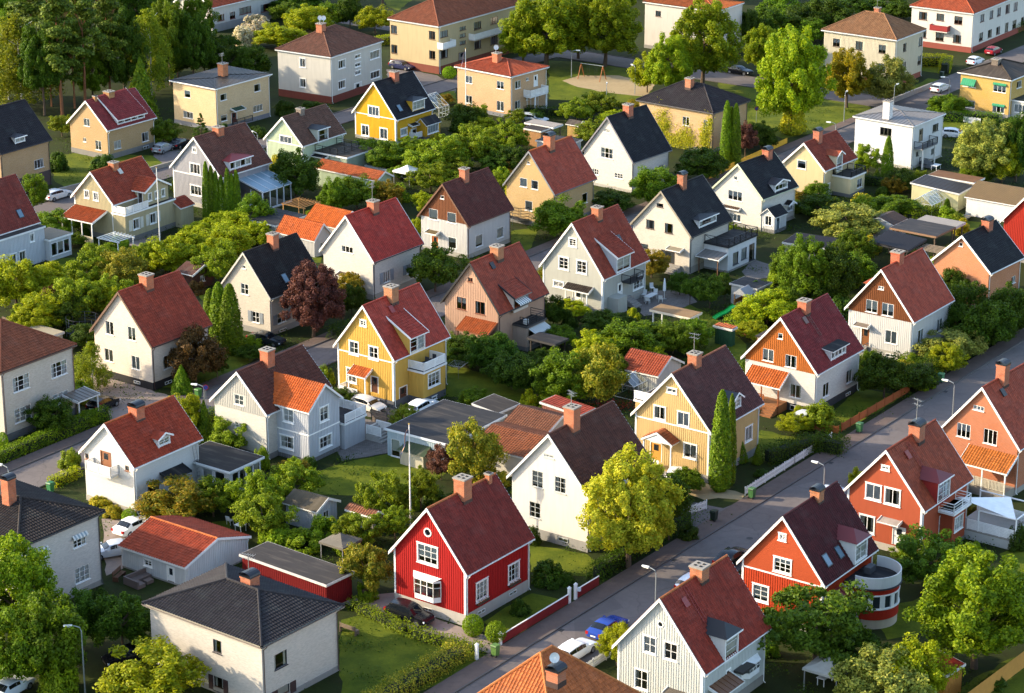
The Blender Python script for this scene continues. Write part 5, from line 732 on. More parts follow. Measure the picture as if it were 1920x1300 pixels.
def dormer(parent, d, H, sty, rng):
    u, v, z, w, h = d['u'], d['v'], d['z'], d['w'], d['h'] + .22; k = (H['zp'] - H['ze']) / (H['w'] / 2 + H['oe']); zt = z + h
    t = sty.get('type', 'shed'); wallc = sty.get('wall', 'e9e7e2'); rk, rc = sty.get('roof', ('tile', '7c3a2e'))
    slope_z = lambda y: H['ze'] + (y + H['oe']) * k
    k2 = sty.get('k2', {'shed': .55, 'flat': .06, 'gable': .0, 'hip': 0.0}[t]); yi = (zt - k2 * v - H['ze'] - H['oe'] * k) / (k - k2); yi = min(yi, H['w'] / 2); zi = slope_z(yi)
    F = Face((0, v, 0), (1, 0, 0), (0, -1, 0)); n = sty.get('n', 1); c = .09; ww = (w - .16) / n; wz = z + sty.get('sill', .22); wh = zt - wz - .2
    holes = [(u + .08 + i * ww + c * .5, u + .08 + (i + 1) * ww - c * .5, wz + .04, wz + wh - .04) for i in range(n)]
    mb = MB(); wall(mb, F, [(u, z - .3), (u + w, z - .3), (u + w, zt), (u, zt)], holes, .1)
    for x, o in ((u, -1), (u + w, 1)): mb.poly([(x, v, z - .25), (x, v, zt), (x, yi, zi), (x, yi, zi - .2)], (o, 0, 0))
    ob = mb.build('dormer', m_wall(sty.get('kind', 'vboard'), wallc), parent)
    for hh in holes: window(ob, F, hh[0], hh[2], hh[1] - hh[0], hh[3] - hh[2], sty.get('frame', 'ecebe6'), 0, sty.get('grid', (1, 2)), rng=rng, flat=True)
    tr = MB()
    for i in range(n + 1): F.box(tr, u + .08 + i * ww - c * .5, u + .08 + i * ww + c * .5, z - .05, zt - .05, .003, .04)
    F.box(tr, u, u + w, wz - .06, wz, .003, .06); tr.build('dormer_trim', m_paint(sty.get('trim', 'ecebe6')), ob)
    o = .22; mb = MB(); ru = zt + .02
    if t in ('shed', 'flat'):
        y0 = v - .35; z0 = ru - k2 * .35; y1 = min(yi + .25, H['w'] / 2 + .1); z1 = ru + k2 * (y1 - v)
        mb.hexa([(u - o, y0, z0 - .1), (u + w + o, y0, z0 - .1), (u + w + o, y1, z1 - .1), (u - o, y1, z1 - .1), (u - o, y0, z0), (u + w + o, y0, z0), (u + w + o, y1, z1), (u - o, y1, z1)])
        mb.build('dormer_roof', m_paint(sty.get('trim', 'ecebe6')), ob); L = math.hypot(y1 - y0, z1 - z0)
        roof_cover(ob, rk, rc, [((u - o, y0, z0), (1, 0, 0), (0, (y1 - y0) / L, (z1 - z0) / L), [(0, 0), (w + 2 * o, 0), (w + 2 * o, L), (0, L)])], 'dormer_tiles')
        if sty.get('sides'):
            sb = MB()
            for x in (u - o - .05, u + w + o): sb.hexa([(x, y0 - .03, z0 - .14), (x + .06, y0 - .03, z0 - .14), (x + .06, y1, z1 - .12), (x, y1, z1 - .12), (x, y0 - .03, z0 + .1), (x + .06, y0 - .03, z0 + .1), (x + .06, y1, z1 + .12), (x, y1, z1 + .12)])
            sb.build('dormer_verge', m_paint(sty['sides']), ob)
    else:
        rise = sty.get('rise', w * .32); y0 = v - .28; zr = zt + rise; yr = min((zr - H['ze'] - H['oe'] * k) / k, H['w'] / 2); mu = u + w / 2; hw = w / 2 + o; ze = zt - rise * o / (w / 2)
        ye = (ze - H['ze'] - H['oe'] * k) / k; sl = math.hypot(hw, zr - ze); sls = []; hb = sty.get('hipback', .8 * hw) if t == 'hip' else 0
        for sg in (-1, 1):
            e = mu + sg * hw; mb.poly([(e, y0, ze), (mu, y0 + hb, zr), (mu, yr, zr), (e, ye, ze)], (sg, 0, 1))
        if t == 'hip': mb.poly([(mu - hw, y0, ze), (mu + hw, y0, ze), (mu, y0 + hb, zr)], (0, -1, 1))
        else:
            mb.poly([(u, v - .01, zt - .02), (u + w, v - .01, zt - .02), (mu, v - .01, zr - .05)], (0, -1, 0))
        fs = MB(); fs.box(mu - hw, mu + hw, y0 - .02, y0 + .03, ze - .12, ze + .01) if t == 'hip' else [fs.hexa([(mu + sg * hw, y0 - .05, ze - .14), (mu + sg * hw, y0, ze - .14), (mu, y0, zr - .12), (mu, y0 - .05, zr - .12), (mu + sg * hw, y0 - .05, ze + .05), (mu + sg * hw, y0, ze + .05), (mu, y0, zr + .07), (mu, y0 - .05, zr + .07)]) for sg in (-1, 1)]
        fs.build('dormer_fascia', m_paint(sty.get('trim', 'ecebe6')), ob); mb.build('dormer_roof', m_roof('tile' if rk == 'tile' else 'metal', rc), ob)
        for sg in (-1, 1) if rk == 'tile' and t == 'gable' else ():
            pass
    return ob
def build_house(key, d, s):
    rng = random.Random(key); w, l, ze, zp, og, oe = (d[k] for k in ('w', 'l', 'ze', 'zp', 'og', 'oe')); kind = d['kind']
    rt = root(s.get('name', 'house'), (d['x'], d['y'], 0), math.pi / 2 - d['th'], s['label'], s.get('cat', 'house'), s.get('group'))
    trim = s.get('trim', 'e9e7e1'); frame = s.get('frame', 'e9e7e1'); fh, fc = s.get('found', (.7, '77746f')); pipe = s.get('pipe', trim); cas = s.get('casing', 0.0)
    Ff = Face((0, 0, 0), (0, 1, 0), (-1, 0, 0)); Fs = Face((0, 0, 0), (1, 0, 0), (0, -1, 0)); Fb = Face((l, 0, 0), (0, 1, 0), (1, 0, 0)); Fl = Face((0, w, 0), (1, 0, 0), (0, 1, 0))
    if kind == 'gable': k = (zp - ze) / (w / 2 + oe); wt = ze + k * oe; pk = zp - .05
    elif kind == 'cross': k = (zp - ze) / (l / 2 + og); wt = ze + k * og; pk = zp - .05
    else: wt = ze + .05; pk = None
    wt -= .06
    holes = {'F': [], 'S': []}; opens = []
    for fc_ in 'FS':
        for e in d[fc_]:
            if e.get('bay') : continue
            c = cas if not (e.get('base') or e.get('door')) else 0; u, z, ew, eh = e['u'], e['z'], e['w'], e['h']
            lim = w if fc_ == 'F' else l; ew = max(ew, .35); u = min(max(u, .12), lim - ew - .12)
            if e.get('door'): eh = max(eh, 1.9)
            if e.get('base'): z = min(z, fh - .45); z = max(z, .12); eh = min(max(eh, .3), fh - z - .04)
            e.update(u=u, z=z, w=ew, h=eh)
            if not e.get('base'): holes[fc_].append((u + c, u + ew - c, z + c, z + eh - c))
            opens.append((fc_, e, c))
    for rx in d.get('round', []): holes['F'].append((rx[0] - rx[2] * .7, rx[0] + rx[2] * .7, rx[1] - rx[2] * .7, rx[1] + rx[2] * .7))
    wk = s['wall']; rectF = [(0, fh - .05), (w, fh - .05), (w, wt), (0, wt)]; rectS = [(0, fh - .05), (l, fh - .05), (l, wt), (0, wt)]
    if kind == 'gable': rectF = [(0, fh - .05), (w, fh - .05), (w, wt), (w / 2, pk), (0, wt)]
    if kind == 'cross': rectS = [(0, fh - .05), (l, fh - .05), (l, wt), (l / 2, pk), (0, wt)]
    gb = s.get('gable'); wm = m_wall(*wk)
    if gb and kind == 'gable':
        zt = gb[2]; lo = [(0, fh - .05), (w, fh - .05), (w, zt), (0, zt)]; lo = clip_conv(lo, ccw(rectF)); up = clip([tuple(p) for p in ccw(rectF)], 0, -1, -zt)
        mb = MB(); wall(mb, Ff, lo, [(h[0], h[1], h[2], min(h[3], zt)) for h in holes['F'] if h[2] < zt - .05]); mb.build('wall', wm, rt)
        mb = MB(); Fg = Face((-.03, 0, 0), (0, 1, 0), (-1, 0, 0)); hu = [(h[0], h[1], max(h[2], zt), h[3]) for h in holes['F'] if h[3] > zt + .05]; wall(mb, Fg, up, hu, .17); mb.build('gable_cladding', m_wall(gb[0], gb[1]), rt)
        if gb[0] == 'vboard': mb = MB(); battens(mb, Fg, up, hu); mb.build('battens', m_wall(gb[0], gb[1]), rt, kind='stuff')
        if wk[0] == 'vboard': mb = MB(); battens(mb, Ff, lo, holes['F']); mb.build('battens', wm, rt, kind='stuff')
    else:
        mb = MB(); wall(mb, Ff, rectF, holes['F']); mb.build('wall', wm, rt)
        if wk[0] == 'vboard': mb = MB(); battens(mb, Ff, rectF, holes['F']); mb.build('battens', wm, rt, kind='stuff')
    sw = s.get('swall', wk); mb = MB(); wall(mb, Fs, rectS, holes['S']); mb.build('wall', m_wall(*sw), rt)
    if sw[0] == 'vboard': mb = MB(); battens(mb, Fs, rectS, holes['S']); mb.build('battens', m_wall(*sw), rt, kind='stuff')
    mb = MB(); wall(mb, Fb, rectF, []); mb.build('wall', wm, rt); mb = MB(); wall(mb, Fl, rectS, []); mb.build('wall', wm, rt)
    mb = MB(); mb.box(-.04, l + .04, -.04, w + .04, -.4, fh); mb.build('foundation', m_wall('stucco', fc), rt)
    mb = MB(); mb.box(.02, l - .02, .02, w - .02, fh + .01, fh + .05)
    for zz in (fh + 2.75, fh + 5.2):
        ins = .2 + (max(0, zz + .3 - wt) / k if kind == 'gable' else 0)
        if zz < (wt + 1.5 if kind == 'gable' else wt - .2): mb.box(.16, l - .16, ins, w - ins, zz, zz + .12)
    mb.build('floor_slab', m_paint('6b5138'), rt)
    # openings
    for f, e, c in opens:
        F = Ff if f == 'F' else Fs; up = .03 if (gb and f == 'F' and e['z'] + e['h'] / 2 > gb[2]) else 0
        if e.get('door'): door(rt, F, e['u'], e['z'], e['w'], e['h'], s.get('doorc', '6b4a30'), frame)
        elif e.get('base'): window(rt, F, e['u'], e['z'], e['w'], e['h'], frame, 0, (2, 1), base=True, fdepth=.14)
        else:
            g = s.get('grid', (2, 1))
            if e['w'] < .62: g = (1, 1)
            elif e['w'] > 1.75 and g[0] < 3: g = (3, g[1])
            window(rt, F, e['u'], e['z'], e['w'], e['h'], frame, c, g, shutters=s.get('shut') if e.get('shut') else None, rng=rng, fdepth=up, curtain=s.get('curtain'))
    for u, z, r in d.get('round', []):
        mb = MB(); n = 20
        for k2 in range(n):
            t0, t1 = 2 * math.pi * k2 / n, 2 * math.pi * (k2 + 1) / n; P = lambda rr, t, dd: Ff.P(u + rr * math.cos(t), z + rr * math.sin(t), dd)
            mb.hexa([P(r * .72, t0, -.1), P(r, t0, -.1), P(r, t1, -.1), P(r * .72, t1, -.1), P(r * .72, t0, .05), P(r, t0, .05), P(r, t1, .05), P(r * .72, t1, .05)])
        ob = mb.build('round_window', m_paint(frame), rt); g = MB(); g.poly([Ff.P(u + r * .75 * math.cos(t), z + r * .75 * math.sin(t), -.04) for t in np.linspace(0, 2 * math.pi, 21)[:-1]], Ff.N); g.build('pane', m_glass(), ob)
    for f in 'FS':
        for e in d[f]:
            if not e.get('bay'): continue
            F = Ff if f == 'F' else Fs; bw, bz, bh = e['w'], e['z'], e['h']; u0 = e['u'] - .25; D = .55; mb = MB(); g = MB(); pts = [(u0, 0), (u0 + .45, D), (u0 + bw + .05, D), (u0 + bw + .5, 0)]
            for (a, da), (b, db) in zip(pts, pts[1:]):
                P = lambda t, zz, o=0: F.P(a + (b - a) * t, zz, da + (db - da) * t + o)
                mb.poly([P(0, bz), P(1, bz), P(1, bz + .5), P(0, bz + .5)], F.N); mb.poly([P(0, bz + bh - .2), P(1, bz + bh - .2), P(1, bz + bh), P(0, bz + bh)], F.N)
                g.poly([P(.02, bz + .5, -.05), P(.98, bz + .5, -.05), P(.98, bz + bh - .2, -.05), P(.02, bz + bh - .2, -.05)], F.N); nn = 3 if db == da else 1
                for q in range(nn + 1): mb.bar(P(q / nn, bz + .5), P(q / nn, bz + bh - .2), .07)
                mb.bar(P(0, bz + .5 + (bh - .7) * .66), P(1, bz + .5 + (bh - .7) * .66), .04)
            mb.poly([F.P(a, bz, q) for a, q in pts], (0, 0, -1)); mb.poly([F.P(u0 - .1, bz + bh + .25, 0), F.P(u0 + .4, bz + bh, D + .1), F.P(u0 + bw + .1, bz + bh, D + .1), F.P(u0 + bw + .6, bz + bh + .25, 0)], (0, 0, 1))
            ob = mb.build('bay_window', m_paint(frame), rt); g.build('pane', m_glass(), ob); bk = MB(); F.box(bk, u0 + .2, u0 + bw + .3, bz + .4, bz + bh, -.05, .03); bk.build('bay_back', m_paint('2a2624'), ob)
    # roof
    rk, rc = s['roof']; mb = MB(); sls = []; th = .13
    if kind == 'gable':
        hw = w / 2 + oe; L = l + 2 * og; sl = math.hypot(hw, zp - ze); c, sn = hw / sl, (zp - ze) / sl
        for sg, y in ((1, -oe), (-1, w + oe)):
            mb.hexa([(-og, y, ze - th), (l + og, y, ze - th), (l + og, w / 2, zp - th), (-og, w / 2, zp - th), (-og, y, ze), (l + og, y, ze), (l + og, w / 2, zp), (-og, w / 2, zp)])
            sls.append(((-og, y, ze) if sg > 0 else (l + og, y, ze), (1, 0, 0) if sg > 0 else (-1, 0, 0), (0, sg * c, sn), [(0, 0), (L, 0), (L, sl), (0, sl)]))
        mb.build('roof', m_paint(s.get('soffit', trim)), rt); roof_cover(rt, rk, rc, sls)
        for xx in (-og - .055, l + og + .005):
            for sg, y in ((1, -oe), (-1, w + oe)):
                bb = MB(); bb.hexa([(xx, y - sg * .03, ze - .22), (xx + .05, y - sg * .03, ze - .22), (xx + .05, w / 2, zp - .2), (xx, w / 2, zp - .2), (xx, y - sg * .03, ze + .1), (xx + .05, y - sg * .03, ze + .1), (xx + .05, w / 2, zp + .13), (xx, w / 2, zp + .13)]); bb.build('bargeboard', m_paint(trim), rt)
        gt = MB(); gt.tube([(-og, -oe - .06, ze - .05), (l + og, -oe - .06, ze - .05)], .06, 6); gt.build('gutter', m_paint(pipe), rt)
        rc_ = MB(); n = int(L / .36)
        for q in range(n): x = -og + L * q / n; rc_.tube([(x, w / 2, zp + .035), (x + L / n * 1.04, w / 2, zp + .055)], [.13, .105], 7, cap=False)
        rc_.build('ridge_tiles', m_roof('tile', s.get('ridge', rc)), rt, kind='stuff')  # ridge colour, where set, holds the sunlit highlight of the tiles
    elif kind == 'cross':
        hw = l / 2 + og; L = w + 2 * oe; sl = math.hypot(hw, zp - ze); c, sn = hw / sl, (zp - ze) / sl
        for sg, x in ((1, -og), (-1, l + og)):
            mb.hexa([(x, -oe, ze - th), (x, w + oe, ze - th), (l / 2, w + oe, zp - th), (l / 2, -oe, zp - th), (x, -oe, ze), (x, w + oe, ze), (l / 2, w + oe, zp), (l / 2, -oe, zp)])
            sls.append(((x, w + oe, ze) if sg > 0 else (x, -oe, ze), (0, -1, 0) if sg > 0 else (0, 1, 0), (sg * c, 0, sn), [(0, 0), (L, 0), (L, sl), (0, sl)]))
        mb.build('roof', m_paint(s.get('soffit', trim)), rt); roof_cover(rt, rk, rc, sls)
        for yy in (-oe - .055, w + oe + .005):
            for sg, x in ((1, -og), (-1, l + og)):
                bb = MB(); bb.hexa([(x - sg * .03, yy, ze - .16), (x - sg * .03, yy + .05, ze - .16), (l / 2, yy + .05, zp - .14), (l / 2, yy, zp - .14), (x - sg * .03, yy, ze + .08), (x - sg * .03, yy + .05, ze + .08), (l / 2, yy + .05, zp + .1), (l / 2, yy, zp + .1)]); bb.build('bargeboard', m_paint(trim), rt)
        rc_ = MB(); n = int(L / .36)
        for q in range(n): y = -oe + L * q / n; rc_.tube([(l / 2, y, zp + .035), (l / 2, y + L / n * 1.04, zp + .055)], [.13, .105], 7, cap=False)
        if rk.startswith('tile'): rc_.build('ridge_tiles', m_roof('tile', s.get('ridge', rc)), rt, kind='stuff')  # sunlit ridge tone put into the tile colour
    else:
        x0, x1, y0, y1 = -og, l + og, -oe, w + oe; LX, LY = x1 - x0, y1 - y0; m = min(LX, LY) / 2; h = zp - ze
        if LX >= LY: A, B = (x0 + m, w / 2), (x1 - m, w / 2)
        else: A, B = (l / 2, y0 + m), (l / 2, y1 - m)
        fs = MB(); fs.box(x0, x1, y0, y1, ze - .2, ze - .02); fs.build('eaves', m_paint(s.get('soffit', trim)), rt)
        sl = math.hypot(m, h); c, sn = m / sl, h / sl
        for O, U, V, Lg, t0, t1 in (((x0, y0, ze), (1, 0, 0), (0, c, sn), LX, (A[0] - x0 if LX >= LY else m), (B[0] - x0 if LX >= LY else m)), ((x1, y1, ze), (-1, 0, 0), (0, -c, sn), LX, m, LX - m if LX >= LY else m),
                                    ((x0, y1, ze), (0, -1, 0), (c, 0, sn), LY, m, (LY - m if LY > LX else m)), ((x1, y0, ze), (0, 1, 0), (-c, 0, sn), LY, m, (LY - m if LY > LX else m))):
            pl = [(0, 0), (Lg, 0), (t1, sl), (t0, sl)] if abs(t1 - t0) > .05 else [(0, 0), (Lg, 0), (t0, sl)]
            sls.append((O, U, V, pl))
        roof_cover(rt, rk, rc, sls)
        hp = MB(); ends = [((x0, y0, ze), (*A, zp)), ((x1, y1, ze), (*B, zp))] + ([((x0, y1, ze), (*A, zp)), ((x1, y0, ze), (*B, zp))] if LX >= LY else [((x1, y0, ze), (*A, zp)), ((x0, y1, ze), (*B, zp))]) + ([((*A, zp), (*B, zp))] if (A[0] - B[0]) ** 2 + (A[1] - B[1]) ** 2 > .1 else [])
        for a, b in ends:
            a, b = Vector(a) + Vector((0, 0, .06)), Vector(b) + Vector((0, 0, .06)); n = max(2, int((b - a).length / .38))
            if rk == 'metal': hp.bar(a, b, .08)
            else:
                for q in range(n): hp.tube([a.lerp(b, q / n), a.lerp(b, (q + 1.04) / n) + Vector((0, 0, .02))], [.14, .11], 7, cap=False)
        hp.build('ridge_tiles' if rk != 'metal' else 'ridge_seam', m_roof('tile' if rk != 'metal' else 'metal', s.get('ridge', rc)), rt, kind='stuff')  # a set ridge colour paints the sun's highlight onto hips and ridge
        gt = MB(); gt.tube([(x0, y0 - .05, ze - .06), (x1, y0 - .05, ze - .06)], .06, 6); gt.tube([(x0 - .05, y0, ze - .06), (x0 - .05, y1, ze - .06)], .06, 6); gt.build('gutter', m_paint(pipe), rt)
    # downpipes, corner boards, belt
    for x, y in ((.14, -.1), (l - .1, -.1)):
        dp = MB(); dp.tube([(x, y - oe + .05, ze - .1), (x, y - oe + .1, ze - .22), (x, y, ze - .55), (x, y, .25), (x, y - .18, .1)], .045, 6); dp.build('downpipe', m_paint(pipe), rt)
    if s.get('corner'):
        for x, y in ((0, 0), (l, 0), (0, w)):
            cb = MB(); cb.box(x - .045 if x == 0 else x - .14, x + .14 if x == 0 else x + .045, y - .045 if y == 0 else y - .14, y + .14 if y == 0 else y + .045, fh, wt - .02); cb.build('corner_board', m_paint(s['corner']), rt)
    if s.get('belt'):
        b = MB(); zz = s['belt']; Ff.box(b, .02, w - .02, zz - .07, zz + .07, .03, .06); b.build('belt_board', m_paint(s.get('beltc', trim)), rt)
    for i, c in enumerate(d.get('chim', [])):
        cs = s.get('chim', {}); sz = min(max(c['s'], .45), 1.15); kk = (zp - ze) / (min(w, l) / 2 + oe); top = min(max(c['top'] + .15, zp + .6), zp + 2.3)
        yv = c['v'] - cs.get('dy', .25); chimney(rt, c['u'], yv, sz, zp - abs(c['v'] - yv) * kk - (.75 if kind == 'gable' else .9), top, cs.get('kind', 'flat') if i == 0 else 'flat', cs.get('color', 'b8623a'))
        if cs.get('ant') and i == 0: antenna(rt, c['u'], yv + .1, top, cs['ant'], rng.uniform(0, 3))
        if cs.get('dish') and i == 0: [dish(rt, c['u'] + .3 * q, yv + .2 - .5 * q, top, .4) for q in range(cs['dish'])]
    for i, dm in enumerate(d.get('dorm', [])): dormer(rt, dm, d, s.get('dormer', {}), rng)
    kk = (zp - ze) / (w / 2 + oe)
    for u, v in d.get('sky', []):
        if kind != 'gable': continue
        z = ze + (v + oe) * kk; n = Vector((0, -kk, 1)).normalized(); V = Vector((0, 1, kk)).normalized(); O = Vector((u, v, z)) + n * .09; mb = MB(); X = Vector((1, 0, 0)); a, b = .42, .6
        mb.hexa([O + X * p * a + V * q * b + n * hh for hh in (0, .08) for p, q in ((-1, -1), (1, -1), (1, 1), (-1, 1))]); ob = mb.build('skylight', m_gloss('2c2f33', .4), rt)
        g = MB(); g.poly([O + X * p * a * .8 + V * q * b * .84 + n * .085 for p, q in ((-1, -1), (1, -1), (1, 1), (-1, 1))], n); g.build('pane', m_gloss('5f7684', .06), ob)
    return rt, Ff, Fs
# ------------------------------------------------------------------ ground, streets, patches
G_garden = m_ground('garden_ground', ('232d0e', '343d12', '2e2815', '191f0a'), .12, fine=3.0)
G_lawn = m_ground('lawn', ('44520c', '6c7218', '545e10', '323e0a'), .35, fine=5.0, bumpd=.06)
G_asph = m_ground('asphalt', ('625b58', '6e6662', '57504e', '78706c'), .25, .9, .01, 25, .22)
G_pavem = m_ground('pavement', ('5a4c46', '665750', '4e423d', '6e6057'), .3, .9, .01, 20)
G_gravel = m_ground('gravel', ('83746a', '8f8076', '75685f', '9c8d82'), .4, .95, .04, 12)
G_sand = m_ground('sand', ('93805f', 'a08c69', '867455', 'ab9876'), .3, .95, .03, 10)
N = NT('pavers'); b_ = N.n('ShaderNodeTexBrick'); N.link(N.uv(), b_.inputs['Vector']); b_.inputs['Scale'].default_value = 1; b_.inputs['Brick Width'].default_value = .4; b_.inputs['Row Height'].default_value = .2; b_.inputs['Mortar Size'].default_value = .015
b_.inputs['Color1'].default_value = lin('77706a'); b_.inputs['Color2'].default_value = lin('635c57'); b_.inputs['Mortar'].default_value = lin('4a4541'); N.prin(b_.outputs[0], .9, N.bump(b_.outputs['Fac'], -.4, .01)); G_pav = N.m
gm = MB(); n = 60; E_ = 2600.0
gm.poly([(-E_, -E_, 0), (E_, -E_, 0), (E_, E_, 0), (-E_, E_, 0)]); gm.build('ground', G_garden, kind='structure')
def strip(name, b0, b1, a0, a1, z, mat, thick=0.0):
    mb = MB(); c = [st(b0, a0), st(b1, a0), st(b1, a1), st(b0, a1)]
    if thick: mb.hexa([(p[0], p[1], z - thick) for p in c] + [(p[0], p[1], z) for p in c])
    else: mb.poly([(p[0], p[1], z) for p in c], (0, 0, 1))
    return mb.build(name, mat, kind='structure')
strip('street', 110, 420, 106.6, 112.9, .016, G_asph)
strip('street', 60, 351, 173.6, 179.0, .016, G_asph)
strip('street', 120, 351, 243.6, 248.8, .016, G_asph)
strip('street', 351, 357.5, 160, 320, .020, G_asph)
strip('street', 357.5, 480, 176.0, 181.8, .016, G_asph)
strip('street', 100, 250, 134.5, 138.2, .012, G_asph) if False else None
strip('pavement', 110, 420, 113.06, 115.0, .12, G_pavem, .12)
strip('kerb', 110, 420, 112.9, 113.06, .135, m_paint('57524f', .9), .2)
strip('kerb', 110, 420, 106.45, 106.6, .11, m_paint('57524f', .9), .2)
strip('pavement', 60, 350, 179.15, 180.9, .11, G_pavem, .12)
strip('kerb', 60, 350, 179.0, 179.15, .125, m_paint('57524f', .9), .2); strip('kerb', 60, 350, 173.45, 173.6, .125, m_paint('57524f', .9), .2)
strip('kerb', 120, 350, 248.8, 248.95, .125, m_paint('57524f', .9), .2); strip('kerb', 120, 350, 243.45, 243.6, .125, m_paint('57524f', .9), .2)
strip('kerb', 357.5, 357.65, 182.5, 320, .11, m_paint('57524f', .9), .2); strip('kerb', 350.85, 351.0, 180, 243, .11, m_paint('57524f', .9), .2)
PM = dict(gravel=(G_gravel, 'gravel_yard', .012), sand=(G_sand, 'sand_area', .014), asph=(G_asph, 'driveway', .010), pavers=(G_pav, 'paved_yard', .018), lawn=(G_lawn, 'lawn', .006))
for i, (ty, pts) in enumerate(PATCHES):
    mb = MB(); m, nm, z = PM[ty]; zz = z + .0002 * i
    # soften the outline so that patches do not end in ruled lines
    r = random.Random(i); q = []
    for k in range(len(pts)):
        a, b = Vector(pts[k]), Vector(pts[(k + 1) % len(pts)]); L = (b - a).length; nn = max(1, int(L / 1.2)); nr = Vector((-(b - a).y, (b - a).x)) / max(L, .01)
        for j in range(nn): p = a.lerp(b, j / nn) + nr * (r.uniform(-.22, .22) if j else 0); q.append((p.x, p.y, zz))
    mb.poly(q, (0, 0, 1)); mb.build(nm, m, kind='structure')
for b0, a0 in ((163.5, 112.6), (182.0, 112.6), (212.0, 112.6), (238, 112.6)):
    dr = MB(); c = st(b0, a0); dr.box(-.25, .25, -.2, .2, .0, .025); dr.build('drain_cover', m_gloss('2c2a2a', .6, .4), None, (c[0], c[1], 0.004), RZ0, label='iron drain cover at the kerb of the main street', category='drain cover', group='drain covers of the main street')
mh = MB(); mh.lathe(st(190.5, 109.5, .020), [(.32, 0), (0.0, 0)], 20); mh.build('manhole_cover', m_gloss('3a3836', .6, .5), None, label='round iron manhole cover in the main street', category='manhole')

